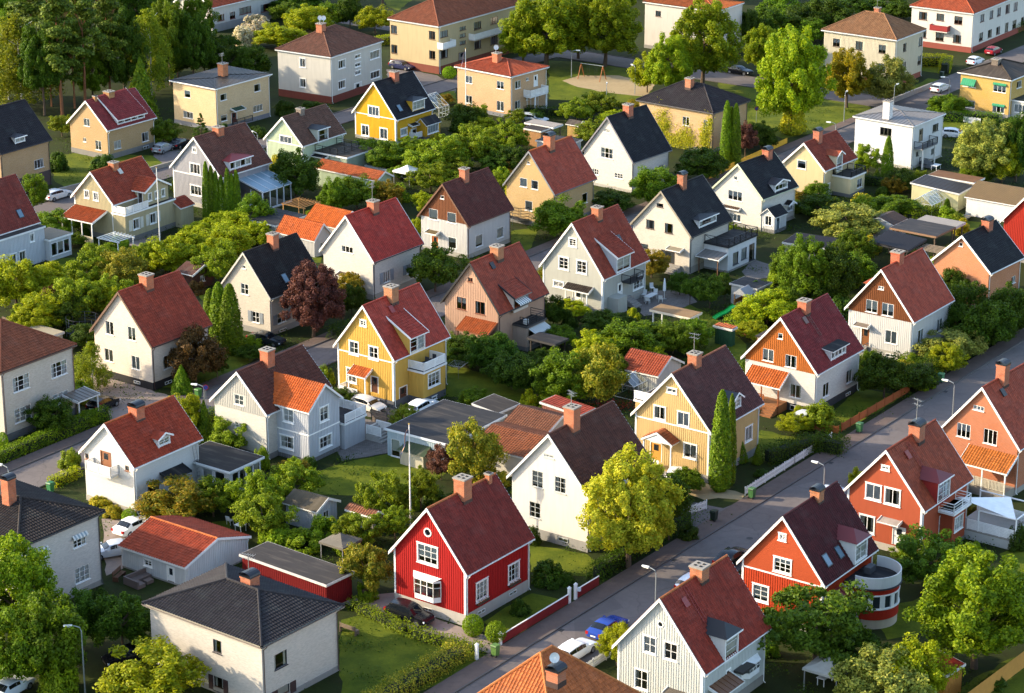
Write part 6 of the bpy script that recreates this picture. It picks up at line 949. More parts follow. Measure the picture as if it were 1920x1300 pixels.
# ------------------------------------------------------------------ garages, sheds, carports
SHS = dict(
 orangeA=('carport', 'carport', 'orange tiled open carport left of the bright red roof', dict(wall=('vboard', 'e0dcd2'), roof=('tile', 'c0602c'))),
 orangeB=('garage', 'garage', 'white garage with glowing orange tiled roof between two houses', dict(wall=('vboard', 'ece6dc'), roof=('tile', 'c8682c'))),
 darkflat=('garage', 'garage', 'flat dark-roofed garage beside the round green tree', dict(wall=('stucco', 'c9c4ba'), roof=('felt', '3a3d42'), fascia='a8b4bc')),
 h9long=('annex', 'outbuilding', 'long sage green outbuilding with orange tiled roof', dict(wall=('vboard', 'a9b79a'), roof=('tile', 'b8623a'))),
 metalshed=('shed', 'shed', 'cream shed with dark seamed metal roof behind the greenhouse', dict(wall=('stucco', 'd9cf9e'), roof=('metal', '4c4a4c'), slope=.5)),
 mossflat=('shed', 'shed', 'low shed with mossy brown flat roof below the white villa', dict(wall=('stucco', 'b5a890'), roof=('felt', '6a4e38'))),
 tanroof=('shed', 'shed', 'white shed with tan corrugated roof at the right edge', dict(wall=('stucco', 'ecebe6'), roof=('wave', 'c2a468'))),
 brownshed=('shed', 'shed', 'white shed with ribbed brown gable roof beside the grey bush', dict(wall=('vboard', 'e6e6e2'), roof=('wave', '6a5a4c'))),
 carport=('carport', 'carport', 'flat grey-roofed carport with brown plank fascia', dict(open=1, roof=('felt', '4a4c52'), fascia='8a6a50')),
 whiteflat=('carport', 'carport', 'narrow carport with flat white metal roof', dict(open=1, roof=('wave', 'cfd2d2'), fascia='d9d6d0')),
 corrug=('carport', 'carport', 'dark corrugated patio roof behind the brick red roof', dict(open=1, roof=('wave', '33353c'), fascia='3a3838', slope=.4)),
 flatgarage=('garage', 'garage', 'pale blue garage with wet flat felt roof before the yellow house', dict(wall=('vboard', 'c3d4da'), roof=('felt', '44474c'), fascia='d9dee0', wins=[('F', 3.5, 1.5, 1.2, .4), ('F', .9, 1.5, 1.2, .4), ('F', 6.2, .05, 1.1, 1.9)])),
 feltroof=('shed', 'shed', 'small shed with grey felt roof behind the flat garage', dict(wall=('vboard', '8a857a'), roof=('felt', '57534e'), slope=.3)),
 tileX=('shed', 'shed', 'brown tiled shed joined to the flat garage', dict(wall=('stucco', 'd0c8ba'), roof=('tile', '7a5444'))),
 tileY=('shed', 'shed', 'low white shed with rust tiled roof behind the elder tree', dict(wall=('stucco', 'e0dace'), roof=('tile', '8e5a40'))),
 redZ=('shed', 'shed', 'shed with plain red roof behind the brown tiled shed', dict(wall=('vboard', '8a5a4a'), roof=('tile2', '8a4238'), slope=.3)),
 redflatshed=('shed', 'shed', 'long dark red board shed with flat grey roof', dict(wall=('vboard', '701616'), roof=('felt', '54514f'), fascia='cfcac2')),
 gardenshed=('shed', 'shed', 'garden shed with mossy roof, white front and dark blue gable', dict(wall=('vboard', 'c9ccd0'), roof=('felt', '77705a'))),
 tinyshed=('shed', 'shed', 'tiny shed with tiled roof left of the flagpole', dict(wall=('vboard', 'b9b4aa'), roof=('tile', '8a5f4c'))),
 redroofshed=('shed', 'shed', 'white garden shed with rust red tiled roof beside the dark greenhouse', dict(wall=('vboard', 'e6e2da'), roof=('tile', '97503c'))),
 pavilion=('pavilion', 'pavilion', 'sunlit garden pavilion with tan roof on white posts', dict(open=1, roof=('felt', 'c9a878'), fascia='e0d2b8', postc='e6e4de')),
 whiteshed12=('shed', 'shed', 'white shed with flat dark roof behind the apple trees', dict(wall=('stucco', 'ecebe6'), roof=('felt', '42454c'))),
 brown7=('shed', 'shed', 'brown-roofed shed hidden behind the round trees', dict(wall=('stucco', 'b5a890'), roof=('wave', '5a4a42'))),
 barn22=('shed', 'shed', 'yellow board shed with dark red roof at bottom right', dict(wall=('vboard', 'c98a3a'), roof=('metal', '7a2a28'), slope=.5)),
 carE=('carport', 'carport', 'white flat carport roof beside the peach house', dict(open=1, roof=('wave', 'd0d0cd'), fascia='d9d6d0')),
 boxE=('shed', 'shed', 'brown plank shed with dark flat roof before the peach house', dict(wall=('hboard', 'a07850'), roof=('felt', '4a4038'))),
 darkE=('shed', 'shed', 'white shed with dark flat roof behind the brick red ridge', dict(wall=('stucco', 'c9cbc9'), roof=('felt', '3f3f44'))),
 hutE=('playhouse', 'playhouse', 'tiny yellow playhouse with grey roof under an apple tree', dict(wall=('vboard', 'e0b868'), roof=('felt', '6a6258'))),
 shed19=('lean_to', 'shed', 'low lean-to with pale ribbed roof left of the trampoline', dict(wall=('vboard', 'b5b0a0'), roof=('wave', 'd0c9a6'))),
 porch39=('pavilion', 'pavilion', 'dark flat garden roof below the striped awning', dict(open=1, roof=('felt', '3c3d42'), fascia='3a3838', postc='3a342e')),
 shed21=('shed', 'shed', 'dark brown shed among bushes behind the beige house', dict(wall=('vboard', '4e342a'), roof=('felt', '4a2e28'))),
 gate12=('shed', 'shed', 'narrow dark green garden shed beside the wooden fence', dict(wall=('vboard', '2f5238'), roof=('tile', '9a5a40'))),
)
for key, (nm, cat, lab, s) in SHS.items():
    kd, x, y, th, w, l, ze, zp = SHEDS[key]; rt = root(nm, (x, y, 0), math.pi / 2 - th, lab, cat)
    if s.get('open'):
        t = s.get('slope', 0.0)
        for px in (.15, l - .15):
            for py in (.15, w - .15): mb = MB(); mb.box(px - .07, px + .07, py - .07, py + .07, 0, ze + t * py / w); mb.build('post', m_paint(s.get('postc', '6a5a4a')), rt)
        mb = MB(); mb.hexa([(-.2, -.2, ze), (l + .2, -.2, ze), (l + .2, w + .2, ze + t), (-.2, w + .2, ze + t), (-.2, -.2, ze + .25), (l + .2, -.2, ze + .25), (l + .2, w + .2, ze + t + .25), (-.2, w + .2, ze + t + .25)]); mb.build('roof_edge', m_paint(s['fascia']), rt)
        W = math.hypot(w + .4, t); roof_cover(rt, s['roof'][0], s['roof'][1], [((-.15, -.15, ze + .25), (1, 0, 0), (0, (w + .4) / W, t / W), [(0, 0), (l + .3, 0), (l + .3, W - .1), (0, W - .1)])])
        continue
    wins = [dict(f=a[0], u=a[1], z=a[2], w=a[3], h=a[4], grid=(1, 1)) for a in s.get('wins', [])]
    if kd == 'flat': wing(rt, 0, l, 0, w, ze - .22, s['wall'], s['roof'], wins, fascia=s.get('fascia'), trim=s.get('trim', 'cfccc4'), found=None, over=.2, slope=s.get('slope', 0))
    else: wing(rt, 0, l, 0, w, ze + .1, s['wall'], s['roof'], wins or [dict(f='S', u=l * .35, z=.9, w=.8, h=.8)], trim='e0ded8', found=None, over=.25, ridge='y' if kd == 'cross' else 'x', rcol=zp - ze - .1)
# greenhouses
def greenhouse(x, y, rz, l, w, h, lab):
    rt = root('greenhouse', (x, y, 0), rz, lab, 'greenhouse'); fr = MB(); hr = h + w * .35
    for k in range(int(l / .75) + 1):
        xx = l * k / int(l / .75); [fr.bar((xx, yy, 0), (xx, yy, h), .04) for yy in (0, w)]; fr.bar((xx, 0, h), (xx, w / 2, hr), .04); fr.bar((xx, w, h), (xx, w / 2, hr), .04)
    for yy, zz in ((0, 0), (w, 0), (0, h), (w, h), (w / 2, hr), (0, h * .5), (w, h * .5)): fr.bar((0, yy, zz), (l, yy, zz), .05)
    for xx in (0, l): fr.bar((xx, 0, h), (xx, w, h), .04); fr.bar((xx, 0, .05), (xx, w, .05), .05)
    fr.build('frame', m_gloss('dfe3e3', .4, .2), rt)
    for n_, q in (('pane', [(0, 0, 0), (l, 0, 0), (l, 0, h), (0, 0, h)]), ('pane', [(0, w, 0), (l, w, 0), (l, w, h), (0, w, h)]), ('roof_pane', [(0, 0, h), (l, 0, h), (l, w / 2, hr), (0, w / 2, hr)]), ('roof_pane', [(0, w, h), (l, w, h), (l, w / 2, hr), (0, w / 2, hr)]), ('pane', [(0, 0, 0), (0, w, 0), (0, w, h), (0, w / 2, hr), (0, 0, h)]), ('pane', [(l, 0, 0), (l, w, 0), (l, w, h), (l, w / 2, hr), (l, 0, h)])):
        g = MB(); g.poly(q); g.build(n_, m_glass(), rt)
greenhouse(57.2, 327.6, RZ0, 4.2, 3.2, 1.7, 'white framed greenhouse before the seamed metal roof')
greenhouse(13.3, 256.0, RZ0, 3.4, 2.6, 1.6, 'dark greenhouse beside the rust red shed')
greenhouse(-11.5, 383.5, RZ0, 2.6, 5.0, 1.6, 'white greenhouse between yellow and peach houses')
# ------------------------------------------------------------------ the houses of the photograph: look and label
STY = {  # ridge: brighter tile colour with the sunlit edge painted in
 'H36': dict(label='red board house with white trim and round gable window beside the street', wall=('vboard', '9e1d1a'), roof=('tile', '743230'), casing=.13, grid=(3, 3), found=(1.1, 'c9c2b6'), corner='ece9e3', ridge='b06a45', chim=dict(color='b5673a')),
 'H37': dict(label='tall white rendered house with dark brown roof behind the golden tree', wall=('stucco', 'ece6da'), roof=('tile', '553630'), frame='b9bcb8', grid=(2, 3), found=(1.0, '8d8a84'), trim='d9d8d4', chim=dict(color='b9663a', ant=1.4)),
 'H30': dict(label='pale yellow board house with dark roof beside the tall thuja', wall=('vboard', 'e6c078'), roof=('tile', '56383a'), casing=.1, grid=(2, 1), found=(.8, '8b8780'), corner='ece9e3', belt=5.35, doorc='c08a3a', ridge='8a5a48', chim=dict(color='b5643c', ant=2.0, dy=.1), dormer=dict(type='gable', n=1, grid=(2, 2), roof=('metal', '4d5a66'), wall='e6e6e2')),
 'H29': dict(label='house with orange board gable over white brick and tiled corner porch', wall=('brick', 'e4ddd3'), gable=('vboard', 'c06c2a', 4.75), roof=('tile', '74323a'), frame='efece6', grid=(2, 1), found=(.85, '3f3d3e'), chim=dict(color='bd6238'), dormer=dict(type='flat', n=4, grid=(1, 1), roof=('felt', '35373b'), k2=.12, sill=.25)),
 'H28': dict(label='white board house with brown gable and brick red roof above the street', wall=('vboard', 'ece8e0'), gable=('vboard', '6e4023', 4.85), roof=('tile2', '96483a'), frame='efece6', found=(.9, '9a958a'), doorc='7a4a26', chim=dict(color='c0552c', dy=-.2)),
 'H31': dict(label='brown brick house with tiled porch at the right edge', wall=('brick', 'a2582a'), roof=('tile2', '93493a'), frame='f0eee8', grid=(3, 1), found=(.6, '8b8780'), chim=dict(color='b5603a', kind='arch')),
 'H32': dict(label='brick red rendered house with white sail over its deck', wall=('stucco', '9a4a30'), roof=('tile2', '8a4634'), casing=.12, frame='f2f0ea', grid=(2, 1), found=(.7, 'c7beb0'), corner='f2f0ea', doorc='ecebe6', chim=dict(color='b5603a', kind='arch', ant=2.4), dormer=dict(type='hip', n=1, wall='8a2a24', roof=('metal', '6e2a30'), grid=(2, 3), sill=.05, rise=.65)),
 'H33': dict(label='orange red wooden house with rounded white-walled bay and roof terrace', wall=('vboard', 'ac3c1c'), gable=('hboard', 'c2542a', 4.75), roof=('tile', '481e26'), casing=.12, frame='f2f0ea', grid=(2, 3), found=(.8, 'b5aca0'), corner='f2f0ea', belt=4.75, chim=dict(color='b5703f', kind='arch', dy=.1), dormer=dict(type='hip', n=1, wall='ecebe6', roof=('metal', '6a2630'), grid=(2, 3), sill=.05, rise=.7)),
 'H34': dict(label='light grey board house with red roof and black hipped dormer at bottom', wall=('vboard', 'dfe0d8'), roof=('tile', '84382f'), frame='f2f0ea', casing=.06, grid=(2, 2), found=(.8, '8b8780'), corner='ecebe6', doorc='e6e4de', ridge='b5693f', chim=dict(color='b56a3c', dy=.1), dormer=dict(type='hip', n=1, wall='e6e6e0', roof=('metal', '25292f'), grid=(1, 3), sill=.05, rise=.75)),
 'H38': dict(label='yellow board house with red roof and white balcony on a side bay', wall=('vboard', 'ecba52'), roof=('tile2', '97403a'), casing=.11, frame='f3f1ea', grid=(2, 2), found=(.85, '57585c'), corner='f3f1ea', belt=5.3, doorc='5a3626', chim=dict(color='b0784e'), dormer=dict(type='shed', n=2, wall='ecba52', roof=('tile2', '97403a'), grid=(1, 3), sill=.1, sides='f3f1ea')),
 'H39': dict(label='pinkish board house with black verges, striped awnings and balcony wing', wall=('vboard', 'd6a98c'), roof=('tile2', '8a4438'), frame='7a4a34', trim='2a2a2c', found=(.7, '77746f'), soffit='2a2a2c', chim=dict(color='b5784e'), dormer=dict(type='shed', n=2, wall='cdbcaa', roof=('tile2', '8a4438'), sides='26262a', trim='8a8078', grid=(1, 1), sill=.1)),
 'H40': dict(label='pale grey rendered house with red roof and iron balcony above its garden terrace', wall=('stucco', 'c2c1b5'), roof=('tile', '87443a'), casing=.12, frame='f3f1ea', grid=(2, 3), found=(.8, 'a09c92'), corner='efede6', doorc='f0eee8', chim=dict(color='bd6a40'), dormer=dict(type='shed', n=1, wall='d5d8da', roof=('tile', '87443a'), grid=(2, 3), sides='f0eee8', sill=.05)),
 'H44': dict(label='pale brick house with grey gable and orange-roofed white cross wing', wall=('brick', 'dcd8cc'), gable=('vboard', 'b3afa5', 4.75), roof=('tile', '5b3730'), frame='f0eee8', grid=(2, 2), found=(.6, '77746f'), chim=dict(color='c0622f')),
 'H42': dict(label='beige brick house with red tiled roof and black base beside the gravel yard', wall=('brick', 'ccbead'), roof=('tile', '8a4134'), frame='f0eee8', trim='6a5042', soffit='8a7a6a', pipe='4a3028', found=(.9, '2e2c2d'), grid=(2, 1), chim=dict(color='bd6838')),
 'H41': dict(label='cream brick house with black roof behind the purple tree', wall=('brick', 'd2c7b4'), roof=('tile', '38302f'), frame='f0eee8', trim='b5b0a6', found=(.7, '8b8780'), grid=(2, 2), shut='7d8388', chim=dict(color='c0683a')),
 'H45': dict(label='white horizontal-board house with red roof, front balcony and glazed veranda', wall=('hboard', 'f0ede6'), roof=('tile', '94412f'), frame='8a5a3c', trim='f0ede6', found=(.6, '9a958a'), grid=(2, 1), doorc='8a5a3c', ridge='b56038', chim=dict(color='c06038', kind='arch'), dormer=dict(type='gable', n=1, wall='f0ede6', roof=('tile', '94412f'), grid=(2, 2), rise=.4)),
 'H17': dict(label='white brick house with bright red roof and grey shutters behind the purple tree', wall=('brick', 'e6dfd2'), roof=('tile2', '9a3a36'), frame='f0eee8', pipe='2f2c2d', found=(.7, '9a958a'), shut='8d9296', grid=(3, 1), chim=dict(color='b86038', ant=2.2)),
 'H16': dict(label='white board house with brown gable and dark brown roof, orange door', wall=('vboard', 'eae6df'), gable=('vboard', '74482f', 4.65), roof=('tile', '5a3432'), frame='f0eee8', trim='6a4a38', soffit='6a4a38', found=(.6, '9a958a'), doorc='b5642f', grid=(1, 1), chim=dict(color='b86a50')),
 'H15': dict(label='yellow brick house with plain brick red roof and grey verges', wall=('brick', 'c9a25c'), roof=('tile2', 'a64c3c'), frame='f0eee8', trim='77787c', pipe='6a6a6c', grid=(1, 1), found=(.6, '77746f'), ridge='c8683a', chim=dict(color='c06a3c', kind='arch')),
 'H14': dict(label='cream brick house with steep plain black roof in the upper middle', wall=('brick', 'e9e0d2'), roof=('tile2', '2c2e36'), frame='f0eee8', trim='77747a', pipe='77746f', found=(.4, 'a09c92'), grid=(3, 2), chim=dict(color='b86048')),
 'H10': dict(label='bright yellow board house with black roof and white window casings', wall=('vboard', 'f5ba2a'), roof=('tile2', '2f2f37'), casing=.13, frame='f5f3ec', grid=(2, 1), found=(.5, '8b8780'), corner='f3f1ea', belt=3.95, doorc='e6e4de', chim=dict(color='b86048'), dormer=dict(type='hip', n=1, wall='e6b030', roof=('felt', '2c2d33'), grid=(3, 2), rise=.3)),
 'H20': dict(label='small cream house with red roof and terrace wing below the white villa', wall=('stucco', 'dcc294'), roof=('tile', '84443a'), casing=.06, frame='f0eee8', grid=(1, 1), found=(.4, 'a09c92'), chim=dict(color='b86048', kind='arch'), dormer=dict(type='gable', n=1, wall='e6d6b0', roof=('tile', '8e4c3a'), grid=(1, 2), rise=.5, sill=.05)),
 'H19': dict(label='cream brick house with black roof, pale green verges and gabled side porch', wall=('brick', 'ece4d4'), roof=('tile2', '2e3037'), frame='f0eee8', trim='c2c4a4', grid=(3, 1), found=(.5, 'a09c92'), chim=dict(color='b86048', kind='arch'), dormer=dict(type='gable', n=1, wall='dfe2e2', roof=('tile2', '2e3037'), grid=(3, 1), rise=.45)),
 'H18': dict(label='cream brick house with black roof and roof deck with crossed railing', wall=('brick', 'e0d6c4'), roof=('tile2', '313239'), frame='4a3a34', trim='8a8070', pipe='2c2c2e', grid=(1, 1), found=(.9, '9a958a'), doorc='2b3032', chim=dict(color='a8603f', kind='arch'), dormer=dict(type='hip', n=1, wall='e6e6e2', roof=('felt', '2c2d33'), grid=(1, 1), rise=.3, sill=.1)),
 'H26': dict(label='orange brick house with black roof at the right behind the trees', wall=('brick', 'b06c3e'), roof=('tile2', '2d2d33'), frame='f0eee8', grid=(2, 1), found=(.5, '8b8780'), chim=dict(color='b86040', kind='arch')),
 'H2': dict(label='tan brick house with maroon roof and long white shed dormer by the wood', wall=('brick', 'bd985a'), roof=('tile', '803a42'), frame='e6e6e2', grid=(2, 1), found=(.8, '77746f'), chim=dict(color='b0864a'), dormer=dict(type='shed', n=4, wall='f0eee8', roof=('tile', '803a42'), grid=(1, 1), sides='f0eee8', sill=.12, k2=.72)),
 'H1': dict(label='tan brick house with dark grey roof at the left edge below the wood', wall=('brick', 'bd965c'), roof=('tile2', '3d3a40'), frame='e0e0dc', trim='3a3638', pipe='3a3638', grid=(2, 1), found=(2.2, '4e4240'), soffit='3a3638', dormer=dict(type='hip', n=1, wall='d0cfca', roof=('tile2', '3d3a40'), rise=.25, grid=(2, 1), sill=.15)),
 'H6': dict(label='grey board house with glass sunroom behind the row of thujas', wall=('vboard', 'bcbabd'), roof=('tile', '63423c'), casing=.11, frame='f0eee8', grid=(2, 1), found=(.6, 'a09c92'), corner='efede6', belt=4.55, beltc='efede6', chim=dict(color='c06a40'), dormer=dict(type='hip', n=4, wall='e6e6e6', roof=('metal', '8a3438'), rise=.45, grid=(1, 1), sill=.25)),
 'H9': dict(label='sage green board house with roof terrace and long annex', wall=('vboard', 'b9c4a6'), roof=('tile', '614a44'), casing=.1, frame='f0eee8', grid=(2, 1), found=(.4, '8b8780'), corner='efede6', belt=3.95, beltc='efede6', chim=dict(color='6a6460', dy=.1), dormer=dict(type='hip', n=1, wall='c9d0c0', roof=('felt', '2d2c30'), rise=.3, grid=(1, 2), sill=.05)),
 'H7': dict(label='cream board house with tiled porch, white corner balcony and cross gable', wall=('vboard', 'cdbb92'), roof=('tile', '8a4234'), casing=.1, frame='efede6', grid=(2, 1), found=(.7, '8b8780'), corner='efede6', ridge='b56038', chim=dict(color='c07040')),
 'H8': dict(label='white board house with dark red roof and glazed porch at left edge', wall=('vboard', 'dfe2e4'), roof=('tile', '743a38'), frame='efede6', found=(.4, '8b8780'), corner='efede6'),
 'H27': dict(label='red board house cut off by the right edge', wall=('vboard', 'a02c1e'), roof=('tile2', '4a3a38'), found=(.4, '8b8780')),
 'H47': dict(label='cream brick house with grey tiled hip roof nearest at the bottom', wall=('brick', 'dcd2c4'), roof=('tile', '48474d'), trim='b5b098', soffit='cfc9b4', frame='39353a', pipe='5a4a42', grid=(1, 1), found=(.5, '8b8780'), shut='43302e', chim=dict(color='bd6434', kind='arch', dy=.0, ant=1.8)),
 'H46': dict(label='pale brick hip-roofed house at the left edge behind the maple', wall=('brick', 'd9d1c6'), roof=('tile', '4d4644'), trim='3c3836', soffit='5a5450', frame='f0eee8', grid=(3, 3), found=(.5, '8b8780'), chim=dict(color='c0622f', kind='arch')),
 'H43': dict(label='tall beige brick house with red-brown hip roof at the left edge', wall=('brick', 'd4c8b6'), roof=('tile', '7c4a38'), trim='6a5042', soffit='5a463c', frame='efede6', casing=.0, grid=(3, 3), found=(.8, '6a6866')),
 'H35': dict(label='orange tiled hip roof cut off by the bottom edge', wall=('stucco', 'd9cbb0'), roof=('tile', 'b8693f'), ridge='c87a48', chim=dict(color='b8643c', kind='arch', dy=0, dish=1)),
 'H3': dict(label='pale yellow cube house with low black metal roof before the wood', wall=('brick', 'e3c184'), roof=('metal', '4c4a4c'), frame='f0eee8', grid=(1, 1), found=(.7, '77787c'), doorc='6a3a2e', chim=dict(color='c07a48', dy=0, ant=1.5)),
 'H4': dict(label='grey-white two-storey block with brown hip roof and satellite dishes', cat='apartment block', name='apartment_block', wall=('stucco', 'd9d3c6'), roof=('tile', '6e4f46'), frame='f0eee8', casing=.08, grid=(2, 1), found=(1.2, '6e3a30'), doorc='d0cdc6', chim=dict(color='c07048', dish=2, dy=0)),
 'H11': dict(label='tan apartment block with brown hip roof and white balconies at top', cat='apartment block', name='apartment_block', wall=('stucco', 'd0b88c'), roof=('tile', '80503e'), frame='6a5240', grid=(2, 1), found=(1.3, '7a4638'), doorc='8a8078'),
 'H12': dict(label='peach brick cube house with red hip roof and white corner balcony', wall=('brick', 'd8a86c'), roof=('tile', '98503c'), frame='f3f1ea', grid=(2, 1), found=(.6, '77787c'), doorc='e6e4de', chim=dict(color='c06a3c', dish=1, dy=0)),
 'H13': dict(label='ivy-grown tan brick house with dark hip roof behind paired thujas', wall=('brick', 'd0a868'), roof=('tile', '4e4a4f'), frame='f3f1ea', grid=(2, 1), found=(.6, '77787c'), trim='5a5654', chim=dict(color='c07a60', dy=0)),
 'H21': dict(label='white cube villa with pale metal roof and black balcony', wall=('stucco', 'f3f2ee'), roof=('metal', 'b9bdc1'), frame='5a5a50', grid=(3, 1), found=(.4, 'b5b0a6'), doorc='8a7a60', chim=dict(color='f0f0f0', dy=0)),
 'H22': dict(label='cream board villa with brown hip roof and roof windows at upper right', wall=('vboard', 'ece0c2'), roof=('tile', '85664f'), frame='5a4a3c', grid=(2, 1), found=(.9, '8a5040'), chim=dict(color='b8684a', dy=0, ant=1.6)),
 'H23': dict(label='long white apartment block with red roof and one red balcony', cat='apartment block', name='apartment_block', wall=('stucco', 'ece5d8'), roof=('tile', '98523c'), frame='6a4a3c', grid=(2, 1), found=(1.0, '8a4a3e')),
 'H24': dict(label='yellow brick house with green awnings at the right edge', wall=('brick', 'd9aa40'), roof=('felt', '5d554c'), frame='f3f1ea', grid=(2, 1), found=(.5, '8b8780'), chim=dict(color='55504c', dy=0)),
 'H25': dict(label='white house with orange roof half hidden by the big lindens', wall=('stucco', 'e6ddd0'), roof=('tile', 'b06238'), frame='6a5a4c', found=(.6, '8b8780')),
 'H5': dict(label='low white house with red roof at the top behind the white bushes', wall=('stucco', 'dcd6cc'), roof=('tile', '98503c'), frame='7a3a34', grid=(2, 1), found=(1.4, '8d8a86')),
 'H48': dict(label='white board garage with orange tiled roof beside parked white car', cat='garage', name='garage', wall=('vboard', 'e6e6e3'), roof=('tile', '9c4c38'), ridge='c87040', frame='f0eee8', casing=.08, grid=(2, 2), found=(.15, '8b8780'), doorc='ecebe6', pipe='e6e6e3', corner='c9c9c6'),
}
HR = {}
for key, d in HOUSES.items():
    HR[key] = build_house(key, d, STY[key])
rg = random.Random(5)
# --- extras, each in its own house's coordinates (x along the ridge from the near corner, y to the left along the front)
W0 = lambda f, u, z, w, h, **k: dict(f=f, u=u, z=z, w=w, h=h, **k)
h, F, S_ = HR['H29']
canopy(h, F, 3.2, 7.8, 4.25, 2.95, 2.0, 'tile', 'b8622f', ('8a4a22', (3.4, 5.5, 7.6)), pz=0.0)
pf = MB(); F.box(pf, 3.3, 7.7, .0, .95, .05, 1.9); pf.build('porch_floor', m_paint('8a5a34'), h)
railing(h, [(-1.85, 7.6), (-1.85, 5.2)], .95, .9, 'slat', '9a5428', 'porch_railing'); steps(h, F, 3.4, 4.8, 1.9, .9, 5, .3, '8a5a34')
h, F, S_ = HR['H31']
canopy(h, F, -.1, 5.2, 4.2, 2.95, 2.2, 'tile', 'b87038', ('ecebe6', (.1, 2.6, 5.0)), pz=0.0)
pf = MB(); F.box(pf, 0, 5.1, 0, .9, .05, 2.1); pf.build('porch_floor', m_paint('8a8378'), h); railing(h, [(-2.1, .05), (-2.1, 5.1)], .9, 1.0, 'slat', 'b5ad98', 'porch_railing')
h, F, S_ = HR['H32']
canopy(h, F, 2.0, 4.1, 3.35, 3.15, .9, 'felt', 'e9e7e1')
wing(h, 3.9, 6.6, -1.3, 0, 3.6, ('stucco', '9a4a30'), ('felt', '4a4a4c'), [W0('S', 4.3, 1.5, 1.8, 1.5)], frame='f2f0ea', casing=.08, grid=(3, 2)); railing(h, [(3.4, 0), (3.4, -1.6), (6.9, -1.6), (6.9, 0)], 3.85, .9, 'rails', 'f0eee8')
mb = MB(); mb.box(3.3, 7.0, -1.7, 0, 3.62, 3.84); mb.build('balcony_floor', m_paint('e6e4de'), h)
dk = MB(); dk.box(6.9, 11.6, -6.4, -.1, .9, 1.05); dk.build('deck', m_paint('9a948a'), h); sk = MB(); sk.box(6.95, 11.55, -6.35, -6.25, 0, .9); sk.box(6.95, 7.05, -6.35, -.1, 0, .9); sk.build('deck_skirt', m_wall('hboard', 'e4e2dc'), h)
railing(h, [(6.95, -1.4), (6.95, -6.35), (11.55, -6.35), (11.55, -.2)], 1.05, 1.0, 'planks', 'f3f1ec', 'deck_railing')
fr = MB(); [fr.box(x - .05, x + .05, y - .05, y + .05, 1.05, 3.3) for x, y in ((6.95, -6.35), (11.55, -6.35), (11.55, -.4), (6.95, -2.5))]; fr.bar((6.95, -6.35, 3.2), (11.55, -6.35, 3.2), .1); fr.bar((11.55, -6.35, 3.2), (11.55, -.4, 3.2), .1); fr.bar((6.95, -6.35, 3.2), (6.95, -2.5, 3.2), .1); fr.build('deck_frame', m_paint('f3f1ec'), h)
h, F, S_ = HR['H33']
bx, by, br = 6.0, -1.7, 2.45
def drum(name, z0, z1, r, mat, o=h, cap=None):
    mb = MB(); mb.lathe((bx, by, 0), [(r, z0), (r, z1)], 40)
    if cap: mb.lathe((bx, by, 0), [(r, z1), (0.0, z1)], 40)
    return mb.build(name, mat, o, smooth=False)
drum('bay_foundation', -.3, .9, br - .08, m_wall('stucco', 'b5a898')); drum('bay_wall', .88, 1.9, br, m_wall('vboard', 'a52a18')); drum('bay_wall', 3.2, 3.72, br, m_wall('vboard', 'a52a18')); drum('bay_window_band', 1.88, 3.22, br - .1, m_gloss('2a3236', .1))
mb = MB()
for k in range(14):
    a = 2 * math.pi * k / 14; mb.hexa([(bx + r_ * math.cos(a + t), by + r_ * math.sin(a + t), z) for z in (1.9, 3.2) for r_, t in ((br - .12, -.09), (br + .03, -.09), (br + .03, .09), (br - .12, .09))])
mb.lathe((bx, by, 0), [(br - .1, 1.82), (br + .08, 1.84), (br + .08, 1.95), (br - .1, 1.97)], 40); mb.lathe((bx, by, 0), [(br - .1, 3.12), (br + .06, 3.14), (br + .06, 3.26), (br - .1, 3.28)], 40); mb.build('bay_frame', m_paint('f0eee8'), h)
mb = MB(); mb.lathe((bx, by, 0), [(br, 3.7), (br + .2, 3.78), (br + .2, 3.9), (br, 3.95)], 40); mb.build('bay_cornice', m_paint('3a3c40'), h); drum('terrace_floor', 3.9, 3.96, br + .02, m_roof('felt', '3a3d44'), cap=1)
mb = MB(); mb.lathe((bx, by, 0), [(br + .12, 3.9), (br + .12, 4.95), (br + .02, 4.95), (br + .02, 3.9)], 40, R(-188), R(18)); mb.build('terrace_parapet', m_wall('stucco', 'e6e6e2'), h)
mb = MB(); mb.box(bx + .2, bx + 1.3, by + .3, by + .9, 3.98, 4.6); mb.build('terrace_chest', m_paint('4a4a4c'), h)
canopy(h, S_, .6, 3.6, 3.7, 2.9, 1.9, 'metal', '8a3a34', ('ecebe6', (.8, 3.4)), pz=0.0); railing(h, [(.8, -1.8), (3.4, -1.8)], .5, .9, 'slat', 'd0cdc6', 'porch_railing')
h, F, S_ = HR['H34']
canopy(h, S_, .9, 4.3, 3.3, 2.8, 1.4, 'metal', '7a5a48'); canopy(h, F, 1.2, 3.2, 2.75, 2.6, .9, 'felt', '8a857c'); wn_ = S_
mb = MB(); S_.box(mb, 4.9, 6.9, 3.0, 3.2, 0, .9); mb.build('bay_roof', m_roof('metal', '6a6a6a'), h); steps(h, S_, 1.1, 2.6, 0.05, .8, 4, .3); railing(h, [(2.7, -.1), (2.7, -1.4)], .4, .9, 'slat', 'e0deda', 'step_railing')
h, F, S_ = HR['H38']
wing(h, 2.6, 6.5, -2.1, 0, 3.7, ('vboard', 'ecba52'), ('felt', '5a5652'), [W0('S', 3.35, 1.75, 2.2, 1.65, grid=(3, 3)), W0('S', 4.0, .2, .9, .4)], frame='f3f1ea', casing=.1, found=('57585c', .85)); railing(h, [(2.65, 0), (2.65, -2.15), (6.45, -2.15), (6.45, 0)], 3.95, .95, 'slat', 'f5f3ee')
